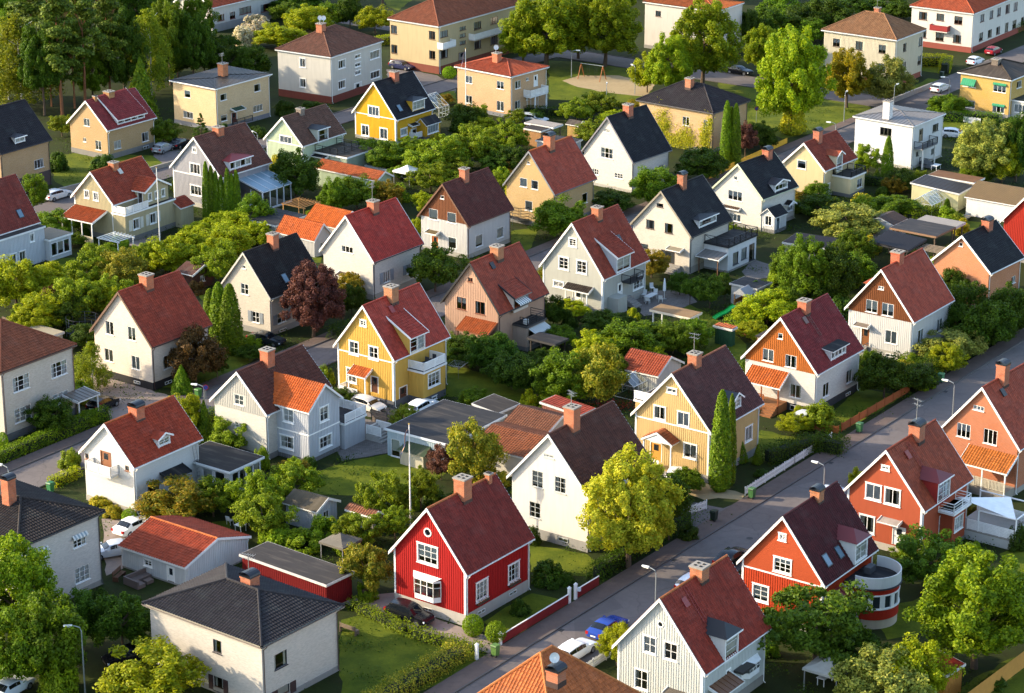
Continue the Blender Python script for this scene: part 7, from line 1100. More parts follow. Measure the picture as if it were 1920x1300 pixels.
canopy(h, F, 2.9, 5.4, 3.95, 3.25, 1.3, 'tile', 'bb6234', ('ecebe6', (3.0, 5.3)), pz=.0); pf = MB(); F.box(pf, 2.8, 6.5, 0, .85, .05, 1.5); pf.build('porch_floor', m_paint('8a8378'), h); railing(h, [(-.1, 6.5), (-1.5, 6.5), (-1.5, 3.9)], .85, .95, 'slat', 'f3f1ea', 'porch_railing'); steps(h, F, 2.9, 3.9, 1.5, .8, 4)
for x, y in ((4.2, -1.2), (5.4, -1.3)):
    c = MB(); c.box(x - .25, x + .25, y - .25, y + .25, 4.35, 4.42); c.box(x + .2, x + .26, y - .25, y + .25, 4.4, 4.95); [c.box(x + a - .02, x + a + .02, y + b - .02, y + b + .02, 3.95, 4.36) for a in (-.22, .22) for b in (-.22, .22)]; c.build('balcony_chair', m_paint('3c3c40'), h)
h, F, S_ = HR['H39']
wing(h, 2.9, 6.6, -2.0, 0, 2.85, ('vboard', 'cdb09a'), ('felt', '3a3a3e'), [W0('S', 3.3, .9, 1.4, 1.4)], trim='4a4644', frame='3a3a3c'); railing(h, [(2.95, -1.0), (2.95, -2.05), (6.55, -2.05), (6.55, 0)], 3.1, .9, 'rails', '17181b')
canopy(h, F, .1, 4.5, 3.86, 2.85, 2.1, 'tile', 'a5562f', ('5a3a28', (.3, 2.3, 4.3)), trim='8a5236', pz=.0)
def awning(o, F, u0, u1, z, depth, drop, cols):
    mb = [MB(), MB()]; n = max(4, int((u1 - u0) / .18))
    for k in range(n): a, b = u0 + (u1 - u0) * k / n, u0 + (u1 - u0) * (k + 1) / n; mb[k % 2].poly([F.P(a, z, .03), F.P(b, z, .03), F.P(b, z - drop, depth), F.P(a, z - drop, depth)], (0, 0, 1)); mb[k % 2].poly([F.P(a, z - drop, depth), F.P(b, z - drop, depth), F.P(b, z - drop - .15, depth), F.P(a, z - drop - .15, depth)], F.N)
    aw = mb[0].build('awning', m_paint(cols[0], .8), o); mb[1].build('awning_stripe', m_paint(cols[1], .8), aw)
awning(h, Face((0, HOUSES['H39']['dorm'][0]['v'], 0), (1, 0, 0), (0, -1, 0)), HOUSES['H39']['dorm'][0]['u'] + .1, HOUSES['H39']['dorm'][0]['u'] + 2.4, HOUSES['H39']['dorm'][0]['z'] + HOUSES['H39']['dorm'][0]['h'] - .2, .9, .4, ('e6e2d8', '6f7a80')); awning(h, Face((0, -2.0, 0), (1, 0, 0), (0, -1, 0)), 3.2, 6.4, 2.7, 1.1, .5, ('e6e2d8', '6f7a80'))
mb = MB(); mb.box(3.1, 3.7, -1.7, -1.3, 3.12, 3.7); mb.build('heat_pump', m_paint('c9c9c6'), h)
h, F, S_ = HR['H40']
canopy(h, F, 1.3, 5.0, 3.25, 2.75, 1.1, 'tile', '5a5048', ('ecebe6', (1.6, 4.7)), pz=0.0); mb = MB(); mb.box(4.2, 7.0, -1.3, 0, 3.05, 3.2); mb.build('balcony_floor', m_paint('3a3a3c'), h); railing(h, [(4.2, 0), (4.2, -1.3), (7.0, -1.3), (7.0, 0)], 3.2, .9, 'bars', '17181b')
steps(h, S_, 4.6, 6.0, .05, 1.0, 6, .3); mb = MB(); mb.box(1.2, 3.2, -1.5, 0, 0, 2.0); mb.build('cellar_entrance', m_wall('stucco', 'c2c1b5'), h); steps(h, F, 2.0, 4.0, .05, .75, 4); railing(h, [(-.2, 4.6), (-1.4, 4.6), (-1.4, 1.8)], .75, .8, 'bars', '17181b', 'porch_railing')
h, F, S_ = HR['H44']
wing(h, 1.75, 6.7, -4.2, .5, 5.95, ('vboard', 'd9dbde'), ('tile', 'bf5f2c'), [W0('F', -2.3, 3.95, 1.5, 1.6), W0('F', -2.2, 1.0, 1.9, 1.5), W0('S', 3.5, 3.9, 1.5, 1.7), W0('S', 3.3, .95, 2.1, 1.4, grid=(3, 2))], frame='f3f1ea', casing=.11, grid=(2, 2), ridge='y', rcol=2.05, over=.3, found=('6a6866', .45))
b_ = MB(); Face((1.75, 0, 0), (0, 1, 0), (-1, 0, 0)).box(b_, -4.2, 0, 3.05, 3.19, .03, .06); Face((0, -4.2, 0), (1, 0, 0), (0, -1, 0)).box(b_, 1.75, 6.7, 3.05, 3.19, .03, .06); b_.build('belt_board', m_paint('f3f1ea'), h)
sls = []; k = 1.03; hw = 2.78; sl = math.hypot(hw, hw * .83); mb = MB(); zr = 8.0
for sg in (-1, 1): e = 4.225 + sg * hw; mb.poly([(e, .3, 5.7), (4.225, .3, zr), (4.225, 2.9, zr), (e, .9, 5.7)], (sg, 0, 1))
mb.build('wing_roof', m_roof('tile', 'bf5f2c'), h)
wing(h, 7.0, 10.4, -4.6, 0, 2.7, ('vboard', 'd0d2d4'), ('felt', '4a4a4c'), found=None); railing(h, [(7.0, -4.7), (10.4, -4.7), (10.4, -.2)], 2.95, .95, 'slat', 'eceae6'); 
for kk in range(7): mb = MB(); mb.box(10.5 + .0, 12.2, -4.6 - .3 * kk - .3, -4.6 - .3 * kk, -.05, 1.4 - .2 * kk); mb.build('step', m_paint('a8a49c'), h)
railing(h, [(10.5, -4.7), (10.5, -6.6)], .7, 1.0, 'slat', 'f0eee8', 'step_railing'); railing(h, [(12.2, -4.7), (12.2, -6.6)], .7, 1.0, 'slat', 'f0eee8', 'step_railing')
h, F, S_ = HR['H45']
e = HOUSES['H45']['F'][1]; u0, u1, zf = e['u'] - .9, e['u'] + e['w'] + .9, e['z'] - .05; mb = MB(); F.box(mb, u0, u1, zf - .2, zf, .02, 1.1); mb.build('balcony_floor', m_paint('c9c5bc'), h); railing(h, [(-.05, u0), (-1.1, u0), (-1.1, u1), (-.05, u1)], zf, .95, 'slat', 'e6e4df')
canopy(h, S_, 3.6, 6.7, 3.25, 2.75, 1.3, 'felt', '232327', trim='2a2a2c')
wing(h, 8.6, 13.2, -4.6, 2.2, 2.7, ('hboard', 'efede6'), ('felt', '3a3735'), [W0('S', 9.0 + 1.05 * q, .35, .95, 2.1, grid=(1, 1)) for q in range(4)] + [W0('F', -3.9, .35, 1.3, 2.1, grid=(1, 1)), W0('F', -2.3, .35, 1.3, 2.1, grid=(1, 1))], frame='f0eee8', over=.3)
ld = MB(); [ld.bar((8.2 + q, -.9, 0), (8.2 + q, -.15, 4.6), .05) for q in (0, .45)]; [ld.bar((8.2, -.9 + .75 * t / 12, 4.6 * t / 12), (8.65, -.9 + .75 * t / 12, 4.6 * t / 12), .035) for t in range(1, 12)]; ld.build('ladder', m_gloss('b0b0b0', .4, .8), h)
h, F, S_ = HR['H17']; canopy(h, F, 3.3, 5.2, 2.75, 2.55, .9, 'felt', '7a6a50'); HRd = door(h, Face((-.012, 0, 0), (0, 1, 0), (-1, 0, 0)), 3.8, .5, 1.0, 2.0, '5a4432')
h, F, S_ = HR['H16']; canopy(h, F, 4.4, 6.2, 2.95, 2.75, .9, 'felt', '8a7a50')
h, F, S_ = HR['H28']; canopy(h, F, 5.2, 7.0, 3.55, 3.35, .8, 'felt', 'a59a8c'); steps(h, F, 5.4, 6.8, .05, .9, 4); railing(h, [(-.2, 5.3), (-1.4, 5.3)], .5, .9, 'rails', '4a4a4c', 'step_railing')
for kx in ('H28',):
    mb = MB(); mb.box(3.0, 6.4, 5.7, 7.6, 5.5, 7.35); mb.build('rear_dormer', m_wall('vboard', 'ece8e0'), HR[kx][0]); mb = MB(); mb.hexa([(2.8, 5.5, 7.4), (6.6, 5.5, 7.4), (6.6, 7.8, 7.36), (2.8, 7.8, 7.36), (2.8, 5.5, 7.9), (6.6, 5.5, 7.9), (6.6, 7.8, 7.46), (2.8, 7.8, 7.46)]); mb.build('rear_dormer_roof', m_roof('tile', 'a8502f'), HR[kx][0])
mb = MB(); mb.box(2.4, 6.4, 6.4, 8.6, 4.6, 6.6); mb.build('rear_dormer', m_wall('vboard', 'eceae4'), HR['H29'][0]); mb = MB(); mb.box(2.2, 6.6, 6.0, 8.8, 6.6, 6.75); mb.build('rear_dormer_roof', m_roof('felt', '4a4644'), HR['H29'][0])
h, F, S_ = HR['H30']; canopy(h, F, 3.4, 7.0, 4.7, 3.7, 1.5, 'tile', '8a5236', ('ecebe6', (3.6, 6.8)), gable=True, pz=0); pf = MB(); F.box(pf, 3.4, 7.0, 0, .8, .05, 1.4); pf.build('porch_floor', m_paint('a08a60'), h); steps(h, F, 3.6, 4.9, 1.4, .75, 4); railing(h, [(-1.4, 7.0), (-1.4, 5.0)], .8, .9, 'slat', 'f0eee8', 'porch_railing')
wing(h, 3.0, 7.0, 8.67, 10.6, 5.6, ('vboard', 'e6c078'), ('felt', '55504c'), found=None); railing(h, [(3.0, 10.7), (3.0, 8.8)], 5.85, .9, 'slat', 'f3f1ea')
h, F, S_ = HR['H37']; wing(h, 3.0, 6.0, 8.7, 10.4, 4.2, ('stucco', 'ece6da'), ('tile', '8a4a34'), found=None, slope=0)
mb = MB(); mb.hexa([(2.5, 6.6, 6.6), (5.5, 6.6, 6.6), (5.5, 8.9, 6.6), (2.5, 8.9, 6.6), (2.5, 6.6, 7.7), (5.5, 6.6, 7.7), (5.5, 8.9, 7.0), (2.5, 8.9, 7.0)]); mb.build('rear_dormer', m_roof('tile', 'a0583a'), h)
h, F, S_ = HR['H18']
wing(h, 3.4, 10.2, -3.6, 0, 3.3, ('stucco', 'efeeea'), ('felt', '3a3a3e'), [W0('S', 4.6, .7, 1.3, 1.6, grid=(1, 1)), W0('S', 6.6, .9, 1.3, 1.5, grid=(1, 1)), W0('S', 8.5, .3, 1.3, 2.2, grid=(1, 1))], trim='26272a', frame='2c2e30', found=('8b8780', .25)); railing(h, [(3.4, -.1), (3.4, -3.7), (10.2, -3.7), (10.2, -.1)], 3.52, .95, 'cross', '17181b', 'deck_railing')
canopy(h, F, .9, 3.0, 3.2, 3.0, .9, 'felt', 'c2bfa8'); canopy(h, Face((3.4, 0, 0), (0, 1, 0), (-1, 0, 0)), -3.6, -.2, 2.6, 2.2, 2.2, 'metal', 'c9c9c9', ('6a4a30', (-3.4, -.6)), pz=0); steps(h, F, 1.2, 2.8, .05, .9, 5)
h, F, S_ = HR['H19']; wing(h, .1, 2.9, -2.1, 0, 2.5, ('vboard', 'efeee9'), ('tile2', '2e3037'), [W0('S', .5, .5, .9, 2.0, door=1, color='5a6a70'), W0('F', -1.6, 1.0, 1.0, 1.3)], ridge='x', rcol=.9, over=.25, frame='f0eee8'); canopy(h, S_, 5.4, 7.2, 3.0, 2.5, .9, 'tile2', '3a3432', gable=True); canopy(h, F, 3.3, 6.0, 2.6, 2.4, .6, 'tile', '8a7460')
h, F, S_ = HR['H20']; wing(h, 2.6, 6.6, -2.9, 0, 2.7, ('stucco', 'ead4a4'), ('felt', '3d3d40'), [W0('S', 4.6, .9, 1.3, 1.3)], frame='f0eee8'); railing(h, [(2.6, -.1), (2.6, -3.0), (6.6, -3.0), (6.6, -.1)], 2.95, .8, 'bars', '17181b')
h, F, S_ = HR['H10']; wing(h, 5.0, 8.4, -1.9, 0, 2.5, ('vboard', 'efb32c'), ('felt', '2c2d33'), [W0('S', 5.3, .8, 2.7, 1.5, grid=(4, 1))], trim='f3f1ea', frame='f5f3ec', casing=.1, ridge='x', rcol=.8, over=.25); canopy(h, S_, 3.0, 4.7, 2.6, 2.4, .9, 'felt', '2c2d33'); railing(h, [(3.1, -.2), (3.1, -1.3), (4.7, -1.3)], .5, .9, 'slat', 'f0eee8', 'porch_railing'); steps(h, S_, 3.2, 4.6, .1, .5, 3)
h, F, S_ = HR['H6']
gl = MB(); gl.hexa([(3.6, 0, 3.9), (9.6, 0, 3.9), (9.6, -4.4, 2.75), (3.6, -4.4, 2.75), (3.6, 0, 3.98), (9.6, 0, 3.98), (9.6, -4.4, 2.83), (3.6, -4.4, 2.83)]); gl.build('sunroom_roof', m_gloss('7d939e', .3), h)
fr = MB(); [fr.bar((x, 0, 4.0), (x, -4.45, 2.86), .06) for x in (3.6, 5.1, 6.6, 8.1, 9.6)]; [fr.box(x - .07, x + .07, y - .07, y + .07, 0, 2.8 if y < -1 else 3.8) for x, y in ((3.7, -4.3), (6.6, -4.3), (9.5, -4.3), (3.7, -2.2), (9.5, -.1), (5.2, -4.3), (8.0, -4.3))]; fr.bar((3.6, -4.35, 2.72), (9.6, -4.35, 2.72), .14); fr.bar((3.65, 0, 3.85), (3.65, -4.35, 2.72), .1); fr.bar((3.65, 0, .35), (3.65, -4.35, .35), .2, .7); fr.bar((3.65, -4.3, .15), (9.6, -4.3, .15), .12, .3); fr.build('sunroom_frame', m_paint('d9dee2'), h)
for x0, x1 in ((3.8, 5.1), (5.3, 6.5), (6.7, 7.9), (8.1, 9.4)): g = MB(); g.poly([(x0, -4.3, .3), (x1, -4.3, .3), (x1, -4.3, 2.65), (x0, -4.3, 2.65)], (0, -1, 0)); g.build('pane', m_glass(), h)
g = MB(); g.poly([(3.65, -4.2, .7), (3.65, -.1, .7), (3.65, -.1, 3.7), (3.65, -4.2, 2.65)], (-1, 0, 0)); g.build('pane', m_glass(), h); fl = MB(); fl.box(3.6, 9.6, -4.4, 0, -.1, .12); fl.build('sunroom_floor', m_paint('8a8378'), h)
h, F, S_ = HR['H9']; wing(h, 2.6, 8.9, -6.2, 0, 2.5, ('vboard', 'bfc9b0'), ('felt', '6a6050'), [W0('F', -2.4, .3, .9, 1.9, door=1, color='e6e6e2'), W0('F', -3.8, .9, .9, 1.1)], trim='efede6', frame='efede6', found=None, over=.2); railing(h, [(2.7, -.2), (2.7, -4.4), (7.6, -4.4), (7.6, -.2)], 2.72, .95, 'rails', '17181b', 'terrace_railing'); canopy(h, Face((2.6, 0, 0), (0, 1, 0), (-1, 0, 0)), -2.8, -.2, 2.35, 2.2, .9, 'felt', '2a2a2c')
h, F, S_ = HR['H7']
wing(h, -.05, 9.6, -2.2, 0, 3.75, ('vboard', 'cdbb92'), ('felt', '4a4644'), [W0('S', 1.3, 1.5, 1.3, 1.5), W0('S', 4.6, 1.5, 1.3, 1.5)], trim='efede6', frame='efede6', casing=.1, found=('77746f', .7)); railing(h, [(-.05, 0), (-.05, -2.3), (4.3, -2.3)], 3.97, .95, 'slat', 'f0eee8')
for u in (.55, 2.75, 3.85, 6.05): mb = MB(); mb.box(u, u + .6, -2.25, -2.2, 1.5, 3.0); mb.build('shutter', m_paint('cfcab8'), h)
wing(h, 4.4, 9.0, -1.7, 1.0, 6.1, ('vboard', 'cdbb92'), ('tile', '9a4a34'), [W0('F', -1.35, 4.0, .9, 1.9, door=1, color='4a4038'), W0('S', 5.0, 4.5, .75, 1.1, grid=(1, 1)), W0('S', 6.3, 4.5, .75, 1.1, grid=(1, 1)), W0('S', 7.6, 4.5, .75, 1.1, grid=(1, 1))], trim='efede6', frame='efede6', casing=.07, ridge='y', rcol=1.2, over=.3, found=None, z0=3.9)
canopy(h, F, 1.0, 6.7, 3.95, 2.95, 3.0, 'tile', 'a5502f', ('efede6', (1.2, 3.0, 4.8, 6.5)), pz=0.0); railing(h, [(-2.9, 1.1), (-2.9, 6.6)], .1, .9, 'solid', 'd9cba8', 'porch_railing')
wing(h, 9.6, 12.2, -3.2, -.2, 2.9, ('vboard', 'cdbb92'), ('tile', '8a4234'), [], trim='efede6', found=None, ridge='x', rcol=.8, over=.3)
h, F, S_ = HR['H8']; wing(h, -.4, 9.2, -1.6, 0, 4.4, ('vboard', 'dfe2e4'), ('felt', '55504c'), [W0('S', 1.2, .8, 1.2, 1.5), W0('S', 3.0, .8, 1.2, 1.5), W0('S', 4.6, .8, 1.2, 1.5), W0('S', 6.6, 3.0, .8, 1.2)], frame='efede6', casing=.1, found=None); wing(h, 9.2, 13.0, -2.4, 1.6, 2.7, ('vboard', 'e6e8e8'), ('wave', 'b3a98a'), [W0('S', 9.5 + 1.1 * q, .6, 1.0, 1.7, grid=(1, 1)) for q in range(3)], frame='efede6', found=None, over=.2)
h, F, S_ = HR['H12']; mb = MB(); mb.box(3.2, 7.6, -1.4, 0, 2.9, 3.1); mb.build('balcony_floor', m_paint('e6e4de'), h); railing(h, [(3.2, 0), (3.2, -1.4), (7.6, -1.4), (7.6, 0)], 3.1, 1.0, 'slat', 'f3f1ea'); mb = MB(); [mb.box(x - .1, x + .1, -1.3, -1.1, 0, 2.9) for x in (4.6, 7.4)]; mb.build('porch_column', m_paint('efede6'), h); F2 = Face((0, -.012, 0), (1, 0, 0), (0, -1, 0)); door(h, F2, 4.0, .6, 1.0, 2.1, 'e6e6e2'); door(h, F2, 5.8, .6, 1.0, 2.1, 'e6e6e2'); steps(h, S_, 6.4, 7.6, .1, .6, 4)
h, F, S_ = HR['H21']; mb = MB(); mb.box(.7, 5.2, -1.4, 0, 2.95, 3.1); mb.build('balcony_floor', m_paint('8a8a8c'), h); railing(h, [(.7, 0), (.7, -1.4), (5.2, -1.4), (5.2, 0)], 3.1, 1.0, 'bars', '17181b'); mb = MB(); [mb.tube([(x, -1.25, 0), (x, -1.25, 2.95)], .13, 10) for x in (1.2, 4.8)]; mb.build('porch_column', m_paint('efede6'), h); steps(h, S_, 2.4, 4.2, .2, .8, 6, .35, '77787a'); railing(h, [(2.3, -.2), (2.3, -2.4)], .4, 1.0, 'bars', '17181b', 'step_railing'); door(h, Face((0, -.012, 0), (1, 0, 0), (0, -1, 0)), 2.6, .8, 1.1, 2.0, '8a7a60')
h, F, S_ = HR['H11']
for x0, x1 in ((-.4, 3.2), (8.4, 17.2)): mb = MB(); mb.box(x0, x1, -1.2, 0, 4.35, 4.5); mb.build('balcony_floor', m_paint('c9c4ba'), h); railing(h, [(x0, 0), (x0, -1.2), (x1, -1.2), (x1, 0)], 4.5, 1.0, 'solid', 'eceae4')
h, F, S_ = HR['H23']; mb = MB(); F.box(mb, 4.2, 7.6, 3.2, 3.35, .02, 1.1); mb.build('balcony_floor', m_paint('c9c4ba'), h); railing(h, [(0, 4.2), (-1.1, 4.2), (-1.1, 7.6), (0, 7.6)], 3.35, 1.0, 'solid', '8e2a2a')
h, F, S_ = HR['H24']
for e in HOUSES['H24']['F'][:2] + HOUSES['H24']['F'][3:]: awning(h, F, e['u'] - .05, e['u'] + e['w'] + .05, e['z'] + e['h'] + .1, .7 if e is HOUSES['H24']['F'][0] else .25, .9 if e is HOUSES['H24']['F'][0] else .22, ('2f8a62', '2a7d58'))
wing(h, 1.0, 5.5, -3.0, 0, 2.6, ('stucco', 'e6e4da'), ('felt', '4a5a50'), [W0('S', 1.4, .9, 3.4, 1.3, grid=(4, 1)), W0('F', -2.5, .9, 2.0, 1.3, grid=(3, 1))], frame='f3f1ea', found=None)
h, F, S_ = HR['H46']
for e in HOUSES['H46']['S'][:2]: awning(h, S_, e['u'] - .1, e['u'] + e['w'] + .1, e['z'] + e['h'] + .15, .3, .25, ('d9d6ce', '8f9ba0'))
h, F, S_ = HR['H43']; canopy(h, S_, 8.4, 11.6, 2.75, 2.45, 2.4, 'metal', 'b9b6ae', ('e6e4de', (8.6, 11.4)), pz=0)
h, F, S_ = HR['H3']; canopy(h, S_, 3.2, 5.6, 3.05, 2.75, 1.0, 'metal', '3f7a68'); steps(h, S_, 3.4, 5.0, .1, .75, 4); railing(h, [(3.3, -.2), (3.3, -1.2), (6.8, -1.2)], .6, .9, 'bars', '17181b', 'step_railing')
h, F, S_ = HR['H36']
for e in HOUSES['H36']['S'][:2]:
    mb = MB(); S_.box(mb, e['u'] + .05, e['u'] + e['w'] - .05, e['z'] - .25, e['z'] - .06, .02, .25); pb = mb.build('planter_box', m_paint('4a3a30'), h)
    fm = MB(); [fm.poly([(p + Vector((rg.uniform(-.07, .07), rg.uniform(-.07, .07), rg.uniform(-.07, .07)))) for _ in range(3)]) for p in (S_.P(rg.uniform(e['u'], e['u'] + e['w']), e['z'] + rg.uniform(-.1, .12), .13 + rg.uniform(-.12, .14)) for _ in range(160))]; fm.build('flowers', m_leaf('5a7a3a', 'b04a7a'), pb)

h = HOUSES['H13']; rng = np.random.default_rng(77); P = []
for cy, cz, ry, rz_, n in ((1.2, 2.2, 1.0, 2.4, 1300), (4.6, 1.6, 1.6, 1.9, 1500), (8.8, 2.6, 1.6, 2.8, 1700), (6.6, 1.0, 1.4, 1.0, 700), (.3, 4.6, .5, 1.4, 350)):
    q = rng.normal(size=(n, 2)) * .5; P.append(np.stack([-.12 - np.abs(rng.normal(size=n)) * .12, cy + q[:, 0] * ry, np.abs(cz + q[:, 1] * rz_)], 1))
IVY = np.concatenate(P)
# ------------------------------------------------------------------ vegetation
def leaf_mesh(name, C, Nrm, size, rng, fold=.25):
    n = len(C); a = rng.normal(size=(n, 3)); Nrm = Nrm / np.linalg.norm(Nrm, axis=1, keepdims=True)
    T = np.cross(Nrm, a); T /= np.linalg.norm(T, axis=1, keepdims=True); B = np.cross(Nrm, T)
    s = size * rng.uniform(.65, 1.3, (n, 1)); L, W = s, s * .62
    v0 = C - T * L * .5; v1 = C + B * W * .5 + Nrm * s * fold * .3; v2 = C + T * L * .5; v3 = C - B * W * .5 + Nrm * s * fold * .3
    V = np.stack([v0, v1, v2, v3], 1).reshape(-1, 3).astype(np.float32)
    me = bpy.data.meshes.new(name); me.vertices.add(4 * n); me.vertices.foreach_set('co', V.ravel())
    me.loops.add(4 * n); me.loops.foreach_set('vertex_index', np.arange(4 * n, dtype=np.int32)); me.polygons.add(n); me.polygons.foreach_set('loop_start', np.arange(0, 4 * n, 4, dtype=np.int32))
    me.update(calc_edges=True); return me
def clumps(rng, nc, shape, cr):       # centres of leaf clumps in a crown of width 1, z 0..1
    out = []
    while len(out) < nc:
        p = rng.uniform(-1, 1, 3); d = np.linalg.norm(p)
        if d > 1 or d < .35: continue
        if rng.random() < .55: p = p / d * rng.uniform(.78, 1.0)
        out.append(p)
    return np.array(out)
def crown_round(seed, w, h, nleaf, lsize, nc=46, base=.12, cr=.2, lump=.0):
    rng = np.random.default_rng(seed); c = clumps(rng, nc, None, cr); 
    c[:, 2] = np.where(c[:, 2] < -.55, c[:, 2] * .6, c[:, 2]); R_ = np.array([w / 2, w / 2, h * (1 - base) / 2]); cen = np.array([0, 0, h * base + R_[2]])
    c *= (1 - cr * .8) * (1 + rng.uniform(-lump, lump, (nc, 1))); rad = cr * rng.uniform(.7, 1.45, nc); k = rng.integers(0, nc, nleaf)
    d = rng.normal(size=(nleaf, 3)); d /= np.linalg.norm(d, axis=1, keepdims=True); rr = rad[k][:, None] * rng.uniform(.3, 1.25, (nleaf, 1)) ** .6
    P = c[k] + d * rr; sh = 1 + .12 * np.sin(5 * np.arctan2(P[:, 1], P[:, 0]) + seed)[:, None] * np.array([1, 1, 0]); P = P * sh
    out = c[k] * .6 + d; Nn = out + rng.normal(size=(nleaf, 3)) * .9 + np.array([0, 0, .3]); P = cen + P * R_; P[:, 2] = np.maximum(P[:, 2], .05 + rng.random(nleaf) * .25)
    return leaf_mesh('crown', P, Nn, lsize, rng)
def crown_bush(seed, w, h, nleaf, lsize, nc=26):
    rng = np.random.default_rng(seed); c = clumps(rng, nc, None, .25); c[:, 2] = np.abs(c[:, 2]); c *= .78; k = rng.integers(0, nc, nleaf); d = rng.normal(size=(nleaf, 3)); d /= np.linalg.norm(d, axis=1, keepdims=True)
    P = c[k] + d * .2 * rng.uniform(.3, 1.1, (nleaf, 1)) ** .5; P[:, 2] = np.abs(P[:, 2]); Nn = P + d * .5 + rng.normal(size=(nleaf, 3)) * .6 + np.array([0, 0, .3]); return leaf_mesh('foliage', P * np.array([w / 2, w / 2, h]), Nn, lsize, rng)
def crown_ball(seed, w, h, nleaf, lsize):
    rng = np.random.default_rng(seed); d = rng.normal(size=(nleaf, 3)); d /= np.linalg.norm(d, axis=1, keepdims=True); r = rng.uniform(.86, 1.03, (nleaf, 1)); P = d * r; P[:, 2] = P[:, 2] * .5 + .48
    return leaf_mesh('foliage', P * np.array([w / 2, w / 2, h]), d + rng.normal(size=(nleaf, 3)) * .5, lsize, rng)
def crown_column(seed, w, h, nleaf, lsize, power=.5, rough=.13, ragged=1.0):
    rng = np.random.default_rng(seed); t = rng.random(nleaf) ** (1.0 if power < .8 else 1.5); prof = (np.minimum(1, t * 9 + .55)) * np.minimum(1, (1 - t) ** power * (1.25 if power < .8 else 1.0)); a = rng.uniform(0, 2 * np.pi, nleaf)
    fl = 1 + rough * np.sin(7 * a + 14 * t + seed) * np.sin(23 * t + 3 * a); r = prof * fl * rng.uniform(.72, 1.02, nleaf)
    P = np.stack([np.cos(a) * r * w / 2, np.sin(a) * r * w / 2, t * h + .05], 1); Nn = np.stack([np.cos(a), np.sin(a), np.full(nleaf, .5)], 1) + rng.normal(size=(nleaf, 3)) * .5; return leaf_mesh('foliage', P, Nn, lsize, rng)
def crown_layers(seed, w, h, nleaf, lsize, base, pine=True):
    rng = np.random.default_rng(seed); n = 34 if pine else 60; C = []; Rr = []
    for i in range(n):
        t = base + (1 - base) * (i + rng.random()) / n; a = rng.uniform(0, 2 * np.pi)
        rad = (w / 2) * ((1.05 - (t - base) / (1 - base)) ** .6 if pine else (1.02 - t)); q = rng.uniform(.3, 1) if pine else rng.uniform(.5, 1); C.append((np.cos(a) * rad * q, np.sin(a) * rad * q, t * h - (0 if pine else rad * .25 * q))); Rr.append(w * (.15 if pine else .09 * (1.3 - t)))
    C = np.array(C); Rr = np.array(Rr); k = rng.integers(0, n, nleaf); d = rng.normal(size=(nleaf, 3)); d /= np.linalg.norm(d, axis=1, keepdims=True)
    P = C[k] + d * Rr[k][:, None] * rng.uniform(.3, 1, (nleaf, 1)) * np.array([1.25, 1.25, .55]); return leaf_mesh('crown', P, d + np.array([0, 0, .6]) + rng.normal(size=(nleaf, 3)) * .5, lsize, rng)
def crown_birch(seed, w, h, nleaf, lsize):
    rng = np.random.default_rng(seed); n = 130; C = []
    for i in range(n):
        t = rng.uniform(.18, 1); a = rng.uniform(0, 2 * np.pi); rad = (w / 2) * np.sin(np.pi * min(1, .15 + t * .85)) ** .7 * rng.uniform(.35, 1); C.append((np.cos(a) * rad, np.sin(a) * rad, t * h))
    C = np.array(C); k = rng.integers(0, n, nleaf); d = rng.normal(size=(nleaf, 3)); P = C[k] + d * np.array([.035 * w, .035 * w, .0]) + np.stack([np.zeros(nleaf), np.zeros(nleaf), -rng.random(nleaf) * h * .16], 1)
    return leaf_mesh('crown', P, C[k] * np.array([1, 1, .05]) / w + rng.normal(size=(nleaf, 3)) * .6 + np.array([0, 0, .2]), lsize, rng)
def trunk_mesh(seed, h, r, top, spread, nl=7):
    rng = random.Random(seed); mb = MB(); pts = [(0, 0, -.1)]; x = y = 0
    for k in range(1, 6): x += rng.uniform(-.04, .04) * h * .2; y += rng.uniform(-.04, .04) * h * .2; pts.append((x, y, h * top * k / 5))
    mb.tube(pts, [r * (1.25 - .2 * k) if k < 5 else r * .25 for k in range(6)], 8)
    for k in range(nl):
        j = rng.randint(2, 4); p = Vector(pts[j]).lerp(Vector(pts[min(j + 1, 5)]), rng.random()); a = rng.uniform(0, 6.28); e = p + Vector((math.cos(a) * spread, math.sin(a) * spread, spread * rng.uniform(.5, 1.2))); m = p.lerp(e, .5) + Vector((0, 0, -.06 * spread)); mb.tube([p, m, e], [r * .45, r * .3, r * .1], 5, cap=False)
    return mb.mesh('trunk', None)
# prototypes: (crown mesh, trunk mesh, width, height)
PR = {}
PR['tree'] = [(crown_round(s, 5, 5.2, 17000, .205, 105, .03, .155, .22), trunk_mesh(s, 5, .13, .55, 1.1), 5, 5.2) for s in range(5)]
PR['apple'] = [(crown_round(20 + s, 5, 4.4, 13500, .195, 95, .1, .14, .26), trunk_mesh(30 + s, 4.4, .14, .55, 1.3, 9), 5, 4.4) for s in range(4)]
PR['big'] = [(crown_round(40 + s, 9, 12, 46000, .29, 210, .06, .115, .22), trunk_mesh(50 + s, 12, .3, .6, 2.2, 12), 9, 12) for s in range(3)]
PR['bush'] = [(crown_bush(60 + s, 3, 2.4, 6500, .17, 44), None, 3, 2.4) for s in range(4)]
PR['ball'] = [(crown_ball(70 + s, 1.8, 1.8, 2600, .13), None, 1.8, 1.8) for s in range(2)]
PR['thuja'] = [(crown_column(80 + s, 1.7, 8, 7500, .2, .45, .1), None, 1.7, 8) for s in range(3)]
PR['cone'] = [(crown_column(90 + s, 2.4, 4, 3600, .19, .8, .16), None, 2.4, 4) for s in range(2)]
PR['pine'] = [(crown_layers(100 + s, 7, 18, 12000, .42, .42), trunk_mesh(110 + s, 18, .24, .95, 2.6, 10), 7, 18) for s in range(3)]
